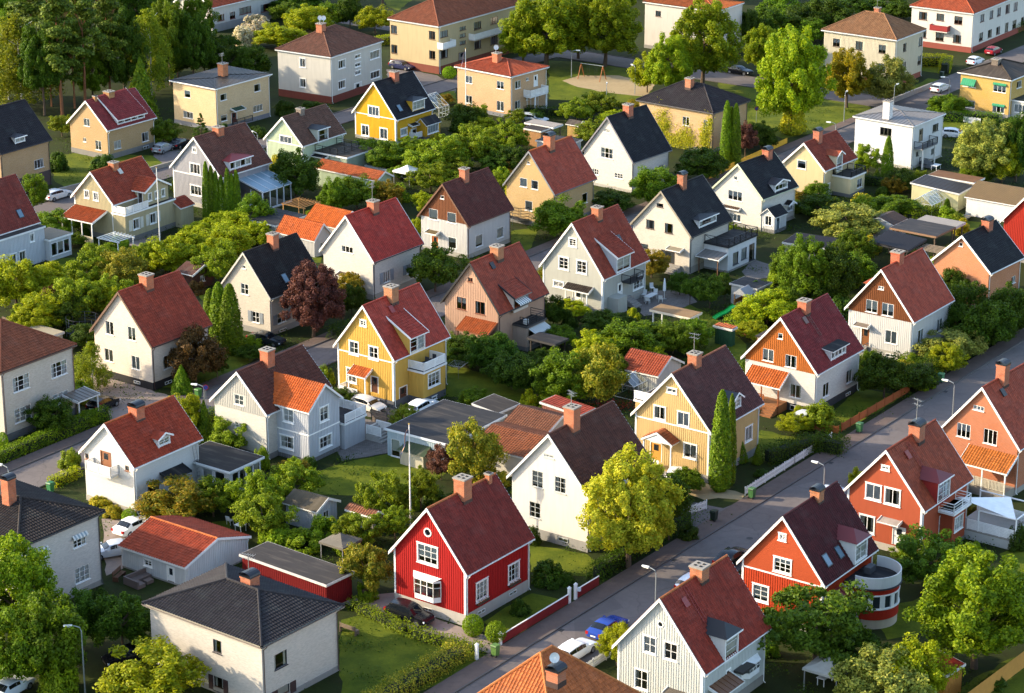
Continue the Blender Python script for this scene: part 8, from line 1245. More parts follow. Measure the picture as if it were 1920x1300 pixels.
PR['spruce'] = [(crown_layers(120, 3, 6, 5200, .22, .05, False), trunk_mesh(121, 6, .1, .95, .4, 3), 3, 6)]
PR['birch'] = [(crown_birch(130 + s, 8, 14, 17000, .28), trunk_mesh(140 + s, 14, .16, .92, 2.2, 8), 8, 14) for s in range(2)]
LF = dict(round=m_leaf('3f6321', '5f8a2c'), dark=m_leaf('2b4a1d', '446a2a'), light=m_leaf('6b8f22', '92ad30', .42), apple=m_leaf('4f7328', '78983c'), appled=m_leaf('33552a', '557a3c'), bush=m_leaf('527a22', '7aa032'), bushd=m_leaf('2a4820', '42682c'), maple=m_leaf('456f1e', '7aa02c', .42), gold=m_leaf('86a52c', 'b9cc54', .45, .6), lilac=m_leaf('4c6e2c', '9aa26a'), lilacd=m_leaf('2a4a22', '476f34'), elder=m_leaf('44702a', 'a9b870'), rowan=m_leaf('4f6e28', '90883a'), flower=m_leaf('6a8a30', 'b0b254'), rust=m_leaf('46422a', '6a5a34', .35, .5), rust2=m_leaf('55662a', '8a8038'), purple=m_leaf('4a3430', '745650', .3, .3), grey=m_leaf('5f7a42', '93a45e', .35, .6), white=m_leaf('8f9c74', 'ccd0b8', .2, .15), thuja=m_leaf('3f6a1e', '6a962c'), cone=m_leaf('40702a', '6a9432'), spruce=m_leaf('2c4a2c', '46683c'), pine=m_leaf('2f4a26', '54703a', .25), birch=m_leaf('4a6a28', '7c9440', .4), linden=m_leaf('4f7a1c', '82a02c', .42), lindeno=m_leaf('667a22', '97982e', .4), ball=m_leaf('4a7a20', '78a830'), ivy=m_leaf('76902a', 'a0b040'), lightb=m_leaf('6f9426', 'a0b838', .42))
KIND = dict(round='tree', dark='tree', light='tree', apple='apple', appled='apple', bush='bush', bushd='bush', maple='big', gold='big', lilac='tree', lilacd='tree', elder='tree', rowan='tree', flower='bush', rust='tree', rust2='tree', purple='tree', grey='tree', white='bush', thuja='thuja', cone='cone', spruce='spruce', pine='pine', birch='birch', linden='big', lindeno='big', ball='ball', ivy='cone', lightb='bush')
WORD = dict(round=('broadleaf_tree', 'tree', 'leafy green tree'), dark=('broadleaf_tree', 'tree', 'dark green tree'), light=('broadleaf_tree', 'tree', 'light green sunlit tree'), apple=('apple_tree', 'tree', 'loose-crowned fruit tree'), appled=('apple_tree', 'tree', 'dark fruit tree'), bush=('garden_shrub', 'shrub', 'bright green shrub'), bushd=('garden_shrub', 'shrub', 'dark green shrub'), maple=('maple_tree', 'tree', 'big spreading green maple'), gold=('golden_maple', 'tree', 'glowing golden yellow maple'), lilac=('lilac_bush', 'shrub', 'tall pale-flowering lilac'), lilacd=('lilac_bush', 'shrub', 'tall dark lilac'), elder=('elder_tree', 'tree', 'white-flowering elder'), rowan=('rowan_tree', 'tree', 'rowan tree with rusty berries'), flower=('flowering_shrub', 'shrub', 'yellow-green flowering shrub'), rust=('plum_tree', 'tree', 'dull reddish brown tree'), rust2=('plum_tree', 'tree', 'olive rust-tinged tree'), purple=('purple_plum', 'tree', 'purple-leaved plum'), grey=('willow_bush', 'tree', 'grey-green willow'), white=('white_shrub', 'shrub', 'whitish flowering bush'), thuja=('thuja', 'thuja', 'slim upright thuja'), cone=('conical_conifer', 'conifer', 'small cone-shaped conifer'), spruce=('spruce_tree', 'spruce', 'small dark spruce'), pine=('pine_tree', 'pine', 'tall pine'), birch=('birch_tree', 'birch', 'drooping birch'), linden=('linden_tree', 'linden', 'large yellow-green linden'), lindeno=('linden_tree', 'linden', 'orange-tinged linden'), ball=('clipped_bush', 'shrub', 'round clipped bush'), ivy=('leafy_trunk', 'ivy', 'ivy-clad trunk'), lightb=('young_tree', 'shrub', 'light green young tree'))
SHORT = dict(H36='red board house', H37='tall white house', H30='pale yellow house', H29='orange-gabled house', H28='brown-gabled white house', H31='brown brick house', H32='brick red rendered house', H33='house with rounded bay', H34='light grey board house', H38='yellow house with white balcony', H39='pinkish house with awnings', H40='pale grey house with iron balcony', H44='house with orange cross wing', H42='beige house with black base', H41='cream house with black roof', H45='white house with veranda', H17='house with bright red roof', H16='house with orange door', H15='yellow brick house', H14='cream house with steep black roof', H10='bright yellow house', H20='small cream house', H19='house with pale green verges', H18='house with roof deck', H26='orange brick house', H2='tan house with shed dormer', H1='tan house at left edge', H6='grey house with sunroom', H9='sage green house', H7='cream house with cross gable', H8='white house at left edge', H27='red house at right edge', H47='nearest grey hip-roofed house', H46='hip-roofed house at left edge', H43='tall beige house at left edge', H35='orange hip roof at bottom', H3='pale yellow cube house', H4='block with satellite dishes', H11='tan apartment block', H12='peach cube house', H13='ivy-grown house', H21='white cube villa', H22='cream villa with roof windows', H23='long white apartment block', H24='house with green awnings', H25='white house behind lindens', H5='low white house at top', H48='garage with orange roof')
bark = m_bark('5a4a3a'); bark_b = m_bark('c9c4b8'); bark_p = m_bark('8a5a3a')
items = []
def near_phrase(x, y):
    bk = min(HOUSES, key=lambda k: (HOUSES[k]['x'] + 1.5 - x) ** 2 + (HOUSES[k]['y'] + 6 - y) ** 2 * .6); dx, dy = x - (HOUSES[bk]['x'] + 1.5), y - (HOUSES[bk]['y'] + 6)
    return ('right of the ' if dx > 0 else 'left of the ') + SHORT[bk] if abs(dx) > abs(dy) * .8 else ('behind the ' if dy > 0 else 'in front of the ') + SHORT[bk]
ORD = ['nearest', 'second', 'third', 'fourth', 'fifth', 'sixth', 'seventh', 'eighth', 'ninth', 'tenth']
groups = {}
# wood beyond the top edge, seen only by its crowns
rw = random.Random(3)
EXTRA = [(rw.choice(['dark', 'round', 'pine', 'birch', 'linden']), rw.uniform(-112, 112), rw.uniform(472, 520), rw.uniform(9, 15), rw.uniform(7, 10)) for _ in range(34)]
for t in TREES + [(a, round(b, 1), round(c, 1), round(h_, 1), round(w_, 1)) for a, b, c, h_, w_ in EXTRA]: groups.setdefault((WORD[t[0]][2], near_phrase(t[1], t[2])), []).append(t)
def in_poly(x, y, pts):
    c = False
    for i in range(len(pts)):
        (x0, y0), (x1, y1) = pts[i], pts[i - 1]
        if (y0 > y) != (y1 > y) and x < (x1 - x0) * (y - y0) / (y1 - y0) + x0: c = not c
    return c
def free(x, y, m):
    for d in HOUSES.values():
        dx, dy = x - d['x'], y - d['y']; u = dx * math.sin(d['th']) + dy * math.cos(d['th']); v = -dx * math.cos(d['th']) + dy * math.sin(d['th'])
        if -m < u < d['l'] + m + 1 and -m - 2.5 < v < d['w'] + m: return False
    for q in SHEDS.values():
        dx, dy = x - q[1], y - q[2]; u = dx * math.sin(q[3]) + dy * math.cos(q[3]); v = -dx * math.cos(q[3]) + dy * math.sin(q[3])
        if -m < u < q[5] + m and -m < v < q[4] + m: return False
    return not any(in_poly(x, y, pt) for _, pt in PATCHES)
ri = random.Random(21); INF = []
for lo, hi, b0, b1, cnt in ((116.8, 122, 176, 300, 16), (133, 156, 150, 335, 58), (160, 171.5, 165, 330, 26), (183, 226, 170, 345, 74), (228, 241, 205, 330, 20), (84, 104, 165, 215, 12)):
    k = 0
    for _ in range(cnt * 12):
        b, a = ri.uniform(b0, b1), ri.uniform(lo, hi); x, y, _z = st(b, a); w_ = ri.uniform(1.6, 3.8)
        if abs(x) < y * .21 and free(x, y, w_ * .45) and all((x - q[1]) ** 2 + (y - q[2]) ** 2 > (.36 * (q[4] + w_)) ** 2 for q in INF): INF.append((ri.choice(['bush', 'bush', 'bushd', 'apple', 'light', 'dark', 'flower', 'round', 'rust2']), round(x, 1), round(y, 1), round(w_ * ri.uniform(.6, .95), 1), round(w_, 1))); k += 1
        if k >= cnt: break
for t in INF: groups.setdefault((WORD[t[0]][2], near_phrase(t[1], t[2])), []).append(t)
TREE_LAB = {}
for (w_, ph), ts in groups.items():
    ts.sort(key=lambda t: t[2])
    for i, t in enumerate(ts): TREE_LAB[id(t)] = '%s %s' % (w_, ph) if len(ts) == 1 else '%s, %s of %d %s' % (w_, ORD[min(i, 9)], len(ts), ph)
NTREE = 0
def plant(t):
    global NTREE
    ty, x, y, h_, w_ = t; kd = KIND[ty]; nm, cat, word = WORD[ty]; rng = random.Random(NTREE * 13 + 5)
    if kd in ('tree', 'apple') and max(h_, w_) > 8.5: kd = 'big'
    if kd == 'big' and max(h_, w_) < 5.0: kd = 'tree'
    if kd in ('tree', 'apple') and max(h_, w_) < 2.6: kd = 'bush'
    cm, tm, pw, ph = PR[kd][NTREE % len(PR[kd])]; NTREE += 1
    rt = root(nm, (x, y, 0), rng.uniform(0, 6.28), TREE_LAB[id(t)], cat, cat + 's and bushes of the gardens' if cat in ('tree', 'shrub') else cat + 's among the houses')
    k = dict(tree=1.2, apple=1.18, big=1.05, bush=1.2).get(kd, 1.08); o = bpy.data.objects.new('crown' if tm else 'foliage', cm); link(o, rt); sz = min(h_ / ph, 1.4 * w_ / pw) if kd in ('big', 'tree', 'apple') else h_ / ph; o.scale = (w_ / pw * k, w_ / pw * k * rng.uniform(.92, 1.08), sz); o.location.z = h_ - ph * sz
    if not cm.materials: cm.materials.append(LF[ty])
    o.material_slots[0].link = 'OBJECT'; o.material_slots[0].material = LF[ty]
    if tm:
        tr = bpy.data.objects.new('trunk', tm); link(tr, rt); s_ = min(w_ / pw, h_ / ph) ** .5; tr.scale = (w_ / pw * .85, w_ / pw * .85, h_ / ph)
        if not tm.materials: tm.materials.append(bark)
        tr.material_slots[0].link = 'OBJECT'; tr.material_slots[0].material = bark_b if kd == 'birch' else bark_p if kd == 'pine' else bark
for key_, ts in groups.items():
    for t in ts: plant(t)
def hedge(pts, w, h, ty, label, dens=95, lsize=.17, clip_=True, seed=0):
    rng = np.random.default_rng(seed + 500); P = []; Nn = []
    for (x0, y0), (x1, y1) in zip(pts, pts[1:]):
        L = math.hypot(x1 - x0, y1 - y0); d = np.array([x1 - x0, y1 - y0]) / L; nrm = np.array([-d[1], d[0]]); n = int(L * (2 * h + w) * dens); r = rng.random(n); peri = r * (2 * h + w); s_ = rng.random(n) * L
        side = np.where(peri < h, -1, np.where(peri < h + w, 0, 1)); off = np.where(side == -1, -w / 2, np.where(side == 1, w / 2, peri - h - w / 2)); z = np.where(side == -1, peri, np.where(side == 1, 2 * h + w - peri, h))
        bump = .12 * np.sin(s_ * 2.3 + z * 1.7 + seed) + .1 * np.sin(s_ * 5.1 - z * 2.9) if not clip_ else .04 * np.sin(s_ * 3.1 + z * 2)
        jit = rng.normal(size=(n, 3)) * (.07 if clip_ else .16); off = off * (1 + bump * .8); z = z * (1 + bump * .5)
        P.append(np.stack([x0 + d[0] * s_ + nrm[0] * off, y0 + d[1] * s_ + nrm[1] * off, np.maximum(z, .03)], 1) + jit); base = np.stack([nrm[0] * side, nrm[1] * side, np.where(side == 0, 1., .25)], 1); Nn.append(base + rng.normal(size=(n, 3)) * .55)
    P = np.concatenate(P); P[:, 2] = np.abs(P[:, 2]); c = P.mean(0) * np.array([1, 1, 0]); me = leaf_mesh('foliage', P - c, np.concatenate(Nn), lsize, rng); me.materials.append(LF[ty])
    rt = root('hedge', tuple(c), 0, label, 'hedge', 'garden hedges'); link(bpy.data.objects.new('foliage', me), rt)
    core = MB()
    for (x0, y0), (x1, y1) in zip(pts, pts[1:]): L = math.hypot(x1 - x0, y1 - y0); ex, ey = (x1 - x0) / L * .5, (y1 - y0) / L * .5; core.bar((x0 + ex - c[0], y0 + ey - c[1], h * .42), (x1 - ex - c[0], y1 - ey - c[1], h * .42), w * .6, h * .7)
    core.build('dark_core', m_paint('1c2612', .95), rt)  # solid dark core added inside the leaves to block light
rt = root('climbing_ivy', (HOUSES['H13']['x'], HOUSES['H13']['y'], 0), math.pi / 2 - HOUSES['H13']['th'], 'yellow-green ivy climbing the front wall of the dark hip-roofed house', 'ivy'); rng = np.random.default_rng(78); me = leaf_mesh('foliage', IVY, np.array([-1, 0, .3]) + rng.normal(size=IVY.shape) * .4, .2, rng); me.materials.append(LF['ivy']); link(bpy.data.objects.new('foliage', me), rt)
S2 = lambda b, a: st(b, a)[:2]
hedge([S2(158, 181.6), S2(178, 181.8)], 1.1, 1.4, 'thuja', 'long clipped hedge before the tall beige house at left edge', seed=1)
hedge([(-14.5, 203.5), (-9, 197.6), (-2.6, 193.6)], 1.0, .8, 'bush', 'low light green hedge beside the gravel drive of the red house', seed=2, clip_=False)
hedge([S2(133, 116.6), S2(154.5, 116.6)], 2.0, 1.2, 'lilac', 'loose flowering hedge along the pavement at bottom', seed=3, clip_=False)
hedge([S2(173.8, 116.2), S2(191, 116.4)], 1.1, 1.4, 'bushd', 'dark hedge along the pavement before the tall white house', seed=4, clip_=False)
hedge([(25.8, 237.5), (31.5, 241.5), (34.5, 240.0)], 1.6, 1.7, 'dark', 'thick dark hedge between pale yellow and orange-gabled houses', seed=5, clip_=False)
hedge([S2(236, 116.4), S2(262, 116.6), S2(300, 116.6)], 2.0, 2.0, 'dark', 'tall wild hedge along the far end of the main street', seed=6, clip_=False)
hedge([(-21, 276), (-14, 285)], 1.4, 1.5, 'dark', 'dark hedge behind the purple tree', seed=7, clip_=False)
hedge([(65.5, 420.5), (74.5, 420.0), (73.0, 414.0)], 1.8, 2.0, 'light', 'sunlit clipped box hedge beside the cream villa with roof windows', seed=8, dens=60)
hedge([(65, 382), (76.5, 380.0)], 1.6, 1.6, 'thuja', 'clipped hedge before the house with green awnings', seed=9, dens=60)
hedge([(49, 345.5), (54, 343.0)], 1.6, 1.5, 'dark', 'dark hedge beside the small cream house', seed=10, dens=60)
hedge([(53.5, 324.5), (58.5, 329.5)], 1.3, 1.5, 'light', 'yellow-green hedge before the greenhouse', seed=11, dens=70)
hedge([(84, 440), (95, 452)], 2.0, 1.8, 'dark', 'dark hedge before the long white apartment block', seed=12, dens=60)
hedge([(1.5, 386), (8.5, 384.5)], 1.2, 1.4, 'dark', 'dark hedge right of the peach cube house', seed=13, dens=60)
hedge([S2(160.5, 172.6), S2(164.5, 172.6)], 1.0, 1.0, 'light', 'short hedge beside the bin at the left street', seed=14)
hedge([(-24.5, 436), (-19, 441)], 1.6, 1.5, 'light', 'green hedge left of the tan apartment block', seed=15, dens=60)
hedge([(25.5, 281), (29.5, 277.5)], 1.0, 1.4, 'bush', 'vine-grown hedge behind the wooden garden fence', seed=16, clip_=False)
hedge([S2(172, 172.4), S2(196, 172.2)], 1.3, 1.1, 'apple', 'loose hedge along the left street before the cross wing house', seed=17, clip_=False)
hedge([(-64, 323), (-58.5, 327)], 1.0, 1.0, 'light', 'low hedge at the upper street left of the cream cross gable house', seed=18)
# ground cover in the flower beds
rng = np.random.default_rng(9); P = []
for k in range(900):
    while True:
        x, y = rng.uniform(-70, 75), rng.uniform(183, 400); b = x * math.sin(TH0) + y * math.cos(TH0); a = -x * math.cos(TH0) + y * math.sin(TH0)
        if not (105.5 < a < 115.4 or 172.6 < a < 181.2 or 242.5 < a < 249.5 or 349 < b < 359) and abs(x) < y * .215: break
    n = int(rng.uniform(60, 170)); P.append(np.stack([x + rng.normal(size=n) * rng.uniform(.5, 1.3), y + rng.normal(size=n) * rng.uniform(.5, 1.3), np.abs(rng.normal(size=n)) * .22 + .03], 1))
P = np.concatenate(P); me = leaf_mesh('ground_cover', P, rng.normal(size=P.shape) * .6 + np.array([0, 0, 1]), .2, rng); me.materials.append(LF['bushd']); link(bpy.data.objects.new('ground_cover', me), None, kind='stuff', label='low leafy ground cover in the garden beds', category='ground cover')
# ------------------------------------------------------------------ cars
def car(x, y, rz, color, style, label, plate=True):
    # stations along x (rear -> front): x, bottom z, belt z, top z, half width at belt, half width at roof
    L = {'suv': 4.6, 'wagon': 4.7, 'hatch': 4.1, 'sedan': 4.6, 'van': 5.6}[style]; wd = 1.84; hw = wd / 2
    prof = {'suv': [(0, .5, .95, .97, .80), (.10, .38, 1.02, 1.12, .86), (.13, .33, 1.03, 1.62, .88), (.30, .3, 1.03, 1.70, .92), (.50, .3, 1.0, 1.69, .92), (.62, .3, .99, 1.55, .92), (.75, .3, .98, 1.05, .92), (.90, .3, .92, .95, .90), (.97, .36, .82, .84, .84), (1.0, .45, .7, .71, .72)],
            'wagon': [(0, .45, .9, .92, .78), (.04, .33, .96, 1.0, .86), (.10, .28, .98, 1.40, .89), (.30, .25, .96, 1.47, .92), (.50, .25, .94, 1.46, .92), (.60, .25, .93, 1.33, .92), (.72, .25, .92, .97, .92), (.88, .26, .84, .87, .90), (.97, .32, .72, .74, .84), (1.0, .42, .62, .63, .72)],
            'hatch': [(0, .45, .9, .92, .78), (.05, .33, .98, 1.05, .86), (.12, .28, .98, 1.42, .88), (.32, .25, .97, 1.50, .91), (.52, .25, .95, 1.47, .91), (.64, .25, .93, 1.28, .91), (.76, .25, .92, .97, .91), (.90, .26, .83, .86, .88), (.97, .32, .72, .74, .82), (1.0, .42, .62, .63, .7)],
            'sedan': [(0, .45, .85, .87, .76), (.04, .33, .95, .98, .86), (.14, .28, .97, 1.02, .9), (.28, .25, .96, 1.40, .92), (.48, .25, .94, 1.43, .92), (.58, .25, .93, 1.32, .92), (.71, .25, .92, .97, .92), (.88, .26, .84, .87, .9), (.97, .32, .72, .74, .84), (1.0, .42, .62, .63, .72)],
            'van': [(0, .4, 1.2, 2.1, .9), (.02, .3, 1.25, 2.3, .96), (.3, .3, 1.25, 2.36, .98), (.6, .3, 1.25, 2.36, .98), (.72, .3, 1.2, 2.25, .97), (.85, .3, 1.1, 1.3, .95), (.95, .3, .95, 1.0, .93), (.99, .4, .8, .82, .85), (1.0, .45, .7, .71, .8), (1.0, .5, .65, .66, .7)]}[style]
    rt = root('parked_car' if style != 'van' else 'camper_van', (x, y, 0), rz, label, 'car' if style != 'van' else 'van', 'parked cars')
    rings = []
    for t, zb, zbelt, zt, k in prof:
        xx = (t - .5) * L; h1 = hw * k; hr = h1 * (.8 if zt - zbelt > .25 else .93)
        rings.append([Vector((xx, s * q, z)) for s, q, z in ((-1, h1 * .93, zb), (-1, h1, zb + .22), (-1, h1, zbelt), (-1, hr, max(zt - .05, zbelt + .01)), (-1, hr * .55, zt), (1, hr * .55, zt), (1, hr, max(zt - .05, zbelt + .01)), (1, h1, zbelt), (1, h1, zb + .22), (1, h1 * .93, zb))])
    body, gl = MB(), MB()
    for i, (a, b) in enumerate(zip(rings, rings[1:])):
        ha, hb = prof[i][3] - prof[i][2], prof[i + 1][3] - prof[i + 1][2]; c = (sum(a, Vector()) + sum(b, Vector())) / 20
        for k in range(10):
            q = [a[k], a[(k + 1) % 10], b[(k + 1) % 10], b[k]]; o = sum(q, Vector()) / 4 - c; glass = False
            if k in (2, 6) and min(ha, hb) > .25: glass = True
            if k in (3, 4, 5) and abs(ha - hb) > .25: glass = True
            if k in (2, 6) and max(ha, hb) > .3 and min(ha, hb) <= .25: glass = False
            if glass:
                
                e = o.normalized() * .012
                if k in (2, 6): g = [a[k].lerp(a[k + 1], .12 if k == 2 else .1), a[k].lerp(a[k + 1], .86), b[k].lerp(b[k + 1], .86), b[k].lerp(b[k + 1], .12 if k == 2 else .1)]; m = sum(g, Vector()) / 4; g = [m + (p - m) * .965 for p in g]
                else: g = [q[0].lerp(q[3], .08), q[1].lerp(q[2], .08), q[1].lerp(q[2], .92), q[0].lerp(q[3], .92)]
                gl.poly([p + e for p in g], o)
            body.poly(q, o)
    body.poly(rings[0]); body.poly(rings[-1]); bo = body.build('body', m_gloss(color, .22), rt); bm = bmesh.new(); bm.from_mesh(bo.data); bmesh.ops.remove_doubles(bm, verts=bm.verts, dist=.002); bm.to_mesh(bo.data); bm.free(); bo.data.shade_smooth(); bo.data.set_sharp_from_angle(angle=R(34)); gl.build('windows', m_gloss('12161a', .05), rt)
    r = .33 if style != 'suv' else .37
    for xx in (-.3 * L, .31 * L):
        for sy in (-1, 1):
            w = MB(); yy = sy * (hw * .92 - .1); w.tube([(xx, yy - .11, r), (xx, yy + .11, r)], r, 16); o = w.build('wheel', m_paint('17171a', .8), rt)
            rm = MB(); y2 = sy * (hw * .92 + .015); rm.tube([(xx, y2 - sy * .03, r), (xx, y2, r)], r * .62, 12); rm.build('rim', m_gloss('a5a8aa', .3, .8), o)
    for sy in (-1, 1):
        hd = MB(); hd.box(L * .455, L * .485, sy * hw * .68 - .17, sy * hw * .68 + .17, prof[-2][2] - .2, prof[-2][2] - .06); hd.build('headlight', m_gloss('dfe6ea', .1), rt)
        tl = MB(); tl.box(-L * .5 - .01, -L * .46, sy * hw * .72 - .13, sy * hw * .72 + .13, prof[1][2] - .28, prof[1][2] - .03); tl.build('taillight', m_gloss('a01c1c', .2), rt)
        mr = MB(); mr.box(L * .16, L * .2, sy * hw * 1.0 - .09, sy * hw * 1.0 + .09, .98, 1.1); mr.build('mirror', m_gloss(color, .25), rt)
    np_ = MB(); np_.box(-L * .5 - .015, -L * .5, -.26, .26, .55, .67); np_.build('number_plate', m_paint('e6e6e0'), rt); gr = MB(); gr.box(L * .488, L * .5 + .005, -.4, .4, .42, .58); gr.build('grille', m_gloss('1a1a1c', .4), rt)
    return rt
B = RZ0
def cs(b, a, rz, *k): p = st(b, a); return car(p[0], p[1], rz, *k)
cs(157.3, 124.6, B - math.pi / 2, '17191d', 'suv', 'black off-road car in front of the red house')
cs(160.0, 108.7, B, 'eceef0', 'wagon', 'white estate car parked at the kerb behind the blue car')
cs(165.4, 109.0, B, '24408f', 'sedan', 'blue saloon parked on the main street')
cs(177.6, 107.8, B, 'e6eaee', 'hatch', 'white car half hidden behind the light grey board house')
cs(184.6, 107.9, B, '15171b', 'sedan', 'black saloon parked behind the house with rounded bay')
cs(203.4, 108.0, B, 'd5e0ea', 'hatch', 'pale blue car parked behind the street lamp')
car(-15.6, 253.2, B - 1.57, 'e0d8cc', 'hatch', 'pale car in front of the yellow house with white balcony')
car(-9.8, 252.6, B + .1, 'eceeee', 'wagon', 'white estate car beside the flat-roofed garage')
car(-37.4, 214.6, B + 2.6, 'b9bfc6', 'sedan', 'silver car between hip-roofed house and garage')
car(-36.2, 220.3, B + .0, 'f0efec', 'sedan', 'white coupe behind the orange-roofed garage')
car(-32.6, 192.4, B + 2.7, '15161a', 'sedan', 'black car under the dark trees at bottom left')
car(-41.6, 186.4, B + .1, 'c4ccd2', 'sedan', 'silver car cut off by the bottom left corner')
car(-44.3, 253.6, B + .1, '17181c', 'hatch', 'black car on the gravel yard beside the white canopy')
car(-28.6, 275.0, B - 1.4, '20262a', 'sedan', 'dark car beside the house with grey shutters')
car(31.4, 249.2, B - .1, 'c4c8ca', 'hatch', 'silver car behind the dark hedge at the orange-gabled house')
car(-63.6, 337.0, B, 'd0d2d2', 'wagon', 'silver estate car on the upper street')
car(-52.2, 362.6, B + .2, '8a8d90', 'hatch', 'grey car beside the tan house with shed dormer')
car(-50.0, 365.6, B + .2, '1b1d22', 'sedan', 'black car on the drive behind the tan house')
car(-18.8, 417.9, B - 1.6, '2a3050', 'wagon', 'dark blue estate car before the tan apartment block')
car(3.4, 380.6, B - 1.4, 'a9b0b4', 'wagon', 'grey car at the corner of the peach cube house')
car(70.4, 401.6, B, 'c2c8cc', 'wagon', 'silver estate car at the right kerb of the upper right street')
car(79.6, 421.5, B, 'd9dde0', 'hatch', 'pale car beside the sunlit box hedge')
car(84.2, 429.5, B, '8a2630', 'hatch', 'dark red car before the long white apartment block')
car(38.4, 414.2, B - 1.57, '15171c', 'sedan', 'black car under the big linden by the park')
car(16.6, 233.2, B + .3, 'e6e2da', 'hatch', 'white car behind the golden maple')
car(67.6, 371.2, B - 1.2, 'c9ced2', 'hatch', 'light car behind the white cube villa')

# ------------------------------------------------------------------ street furniture
def lamp(x, y, az, h, label):
    rt = root('street_lamp', (x, y, 0), az, label, 'street lamp', 'street lamps'); p = MB(); p.tube([(0, 0, 0), (0, 0, h - .5), (.12, 0, h - .12), (.5, 0, h), (.9, 0, h + .02)], [.075, .055, .045, .04, .04], 8); p.build('pole', m_gloss('8f9494', .5, .5), rt)
    hd = MB(); hd.hexa([(.75, -.13, h - .06), (1.45, -.11, h - .03), (1.45, .11, h - .03), (.75, .13, h - .06), (.75, -.1, h + .1), (1.45, -.07, h + .07), (1.45, .07, h + .07), (.75, .1, h + .1)]); hd.build('lamp_head', m_gloss('d9dad4', .4), rt); g = MB(); g.hexa([(.85, -.09, h - .11), (1.35, -.08, h - .09), (1.35, .08, h - .09), (.85, .09, h - .11), (.85, -.1, h - .05), (1.35, -.09, h - .03), (1.35, .09, h - .03), (.85, .1, h - .05)]); g.build('lamp_glass', m_gloss('b9b9a6', .2), rt)
for x, y, az, h, lb in ((-35.4, 186.2, 3.1, 6.3, 'tall curved street lamp over the black car at bottom left'), (46.3, 245.5, B + 1.57, 6, 'street lamp behind the brown brick house on the main street'), (30.0, 222.5, B + 1.57, 6, 'street lamp above the roof ridge of the brick red rendered house'), (12.5, 198.1, B + 1.57, 6, 'street lamp behind the light grey board house'), (-32.3, 245.9, B + 1.9, 5.5, 'street lamp behind the grey gable of the cross wing house'), (51.9, 380.5, 1.2, 4.8, 'lamp post on the park lawn beside the cross street'), (60.2, 384.6, 1.0, 5, 'lamp post behind the white cube villa'), (10.0, 411.7, 0, 4.6, 'lamp post left of the swings'), (20.1, 399.5, 2, 4.7, 'lamp post at the right end of the playground'), (69.8, 390.2, 3.0, 5, 'lamp post beside the house with green awnings'), (-37.2, 354.7, 2.5, 5, 'lamp post left of the sage green house'), (48.0, 360.5, 2.8, 5, 'lamp post behind the small cream house'), (-48.5, 223.2, 2.6, 5.5, 'lamp post at the left edge above the hip roof'), (14.9, 385.2, 1.5, 5, 'lamp post before the playground sand')): lamp(x, y, az, h, lb)
def bin_(b, a, label, col='2f5a36', xy=None, rz=B):
    p = xy or st(b, a); rt = root('wheelie_bin', (p[0], p[1], .12 if 113 < a < 115 else .02), rz, label, 'bin', 'wheelie bins'); m = MB(); m.hexa([(-.25, -.24, .08), (.25, -.24, .08), (.25, .24, .08), (-.25, .24, .08), (-.31, -.29, 1.0), (.33, -.29, 1.0), (.33, .29, 1.0), (-.31, .29, 1.0)]); m.build('body', m_paint(col, .5), rt)
    l = MB(); l.hexa([(-.35, -.31, 1.0), (.36, -.31, 1.0), (.36, .31, 1.0), (-.35, .31, 1.0), (-.3, -.28, 1.1), (.33, -.28, 1.06), (.33, .28, 1.06), (-.3, .28, 1.1)]); l.build('lid', m_paint(col, .45), rt)
    for s in (-1, 1): w = MB(); w.tube([(-.27, s * .2, .1), (-.27, s * .28, .1)], .1, 10); w.build('wheel', m_paint('161618'), rt)
    hn = MB(); hn.tube([(-.4, -.25, .98), (-.4, .25, .98)], .02, 6); hn.build('handle', m_paint('1c2a1e'), rt)
bin_(155.9, 114.2, 'light green bin at the end of the red fence', '5a7a3a'); bin_(0, 0, 'dark green bin beside the street lamp at the main street', '24503a', st(173.2, 107.2)); bin_(199.0, 114.3, 'green bin beside the white picket fence', '3f6a3a'); bin_(192.0, 114.4, 'dark bin at the asphalt drive', '1f2f26'); bin_(221.2, 114.3, 'green bin at the end of the brown plank fence', '3a6a3e'); bin_(240.2, 114.3, 'green bin before the brown-gabled white house', '4a7a50'); bin_(0, 0, 'green bin on the gravel yard', '4a7a3a', (-34.4, 256.9)); bin_(0, 0, 'green bin beside the left street hedge', '2f6a40', (-45.9, 230.0)); bin_(0, 0, 'brown bin beside the lilac at the red shed', '4a3024', (-13.1, 204.6)); bin_(0, 0, 'dark bin at the lawn of the cream villa', '22382a', (72.2, 411.3))
def flagpole(x, y, h, label, pennant):
    rt = root('flagpole', (x, y, 0), 0, label, 'flagpole', 'flagpoles'); p = MB(); p.tube([(0, 0, 0), (0, 0, h)], [.09, .045], 10); p.build('pole', m_paint('efeae2', .4), rt); k = MB(); k.lathe((0, 0, h), [(0, 0), (.09, .05), (.09, .12), (0, .18)], 10); k.build('finial', m_gloss('c9a24a', .3, .6), rt)
    if pennant:
        n = 14
        for c, (s0, s1) in (('1f3f8a', (0, .36)), ('e6b422', (.36, .64)), ('1f3f8a', (.64, 1))):
            f = MB()
            for i in range(n):
                t0, t1 = i / n, (i + 1) / n; W = lambda t: .55 * (1 - .75 * t); X = lambda t, s: (-.08 - .75 * t - W(t) * s * .35 - .08 * math.sin(t * 9), .12 * math.sin(t * 7 + s * 3) - W(t) * s * .5, h - .4 - 3.1 * t - W(t) * s * .15)
                f.poly([X(t0, s0), X(t1, s0), X(t1, s1), X(t0, s1)])
            f.build('pennant', m_paint(c, .8), rt)
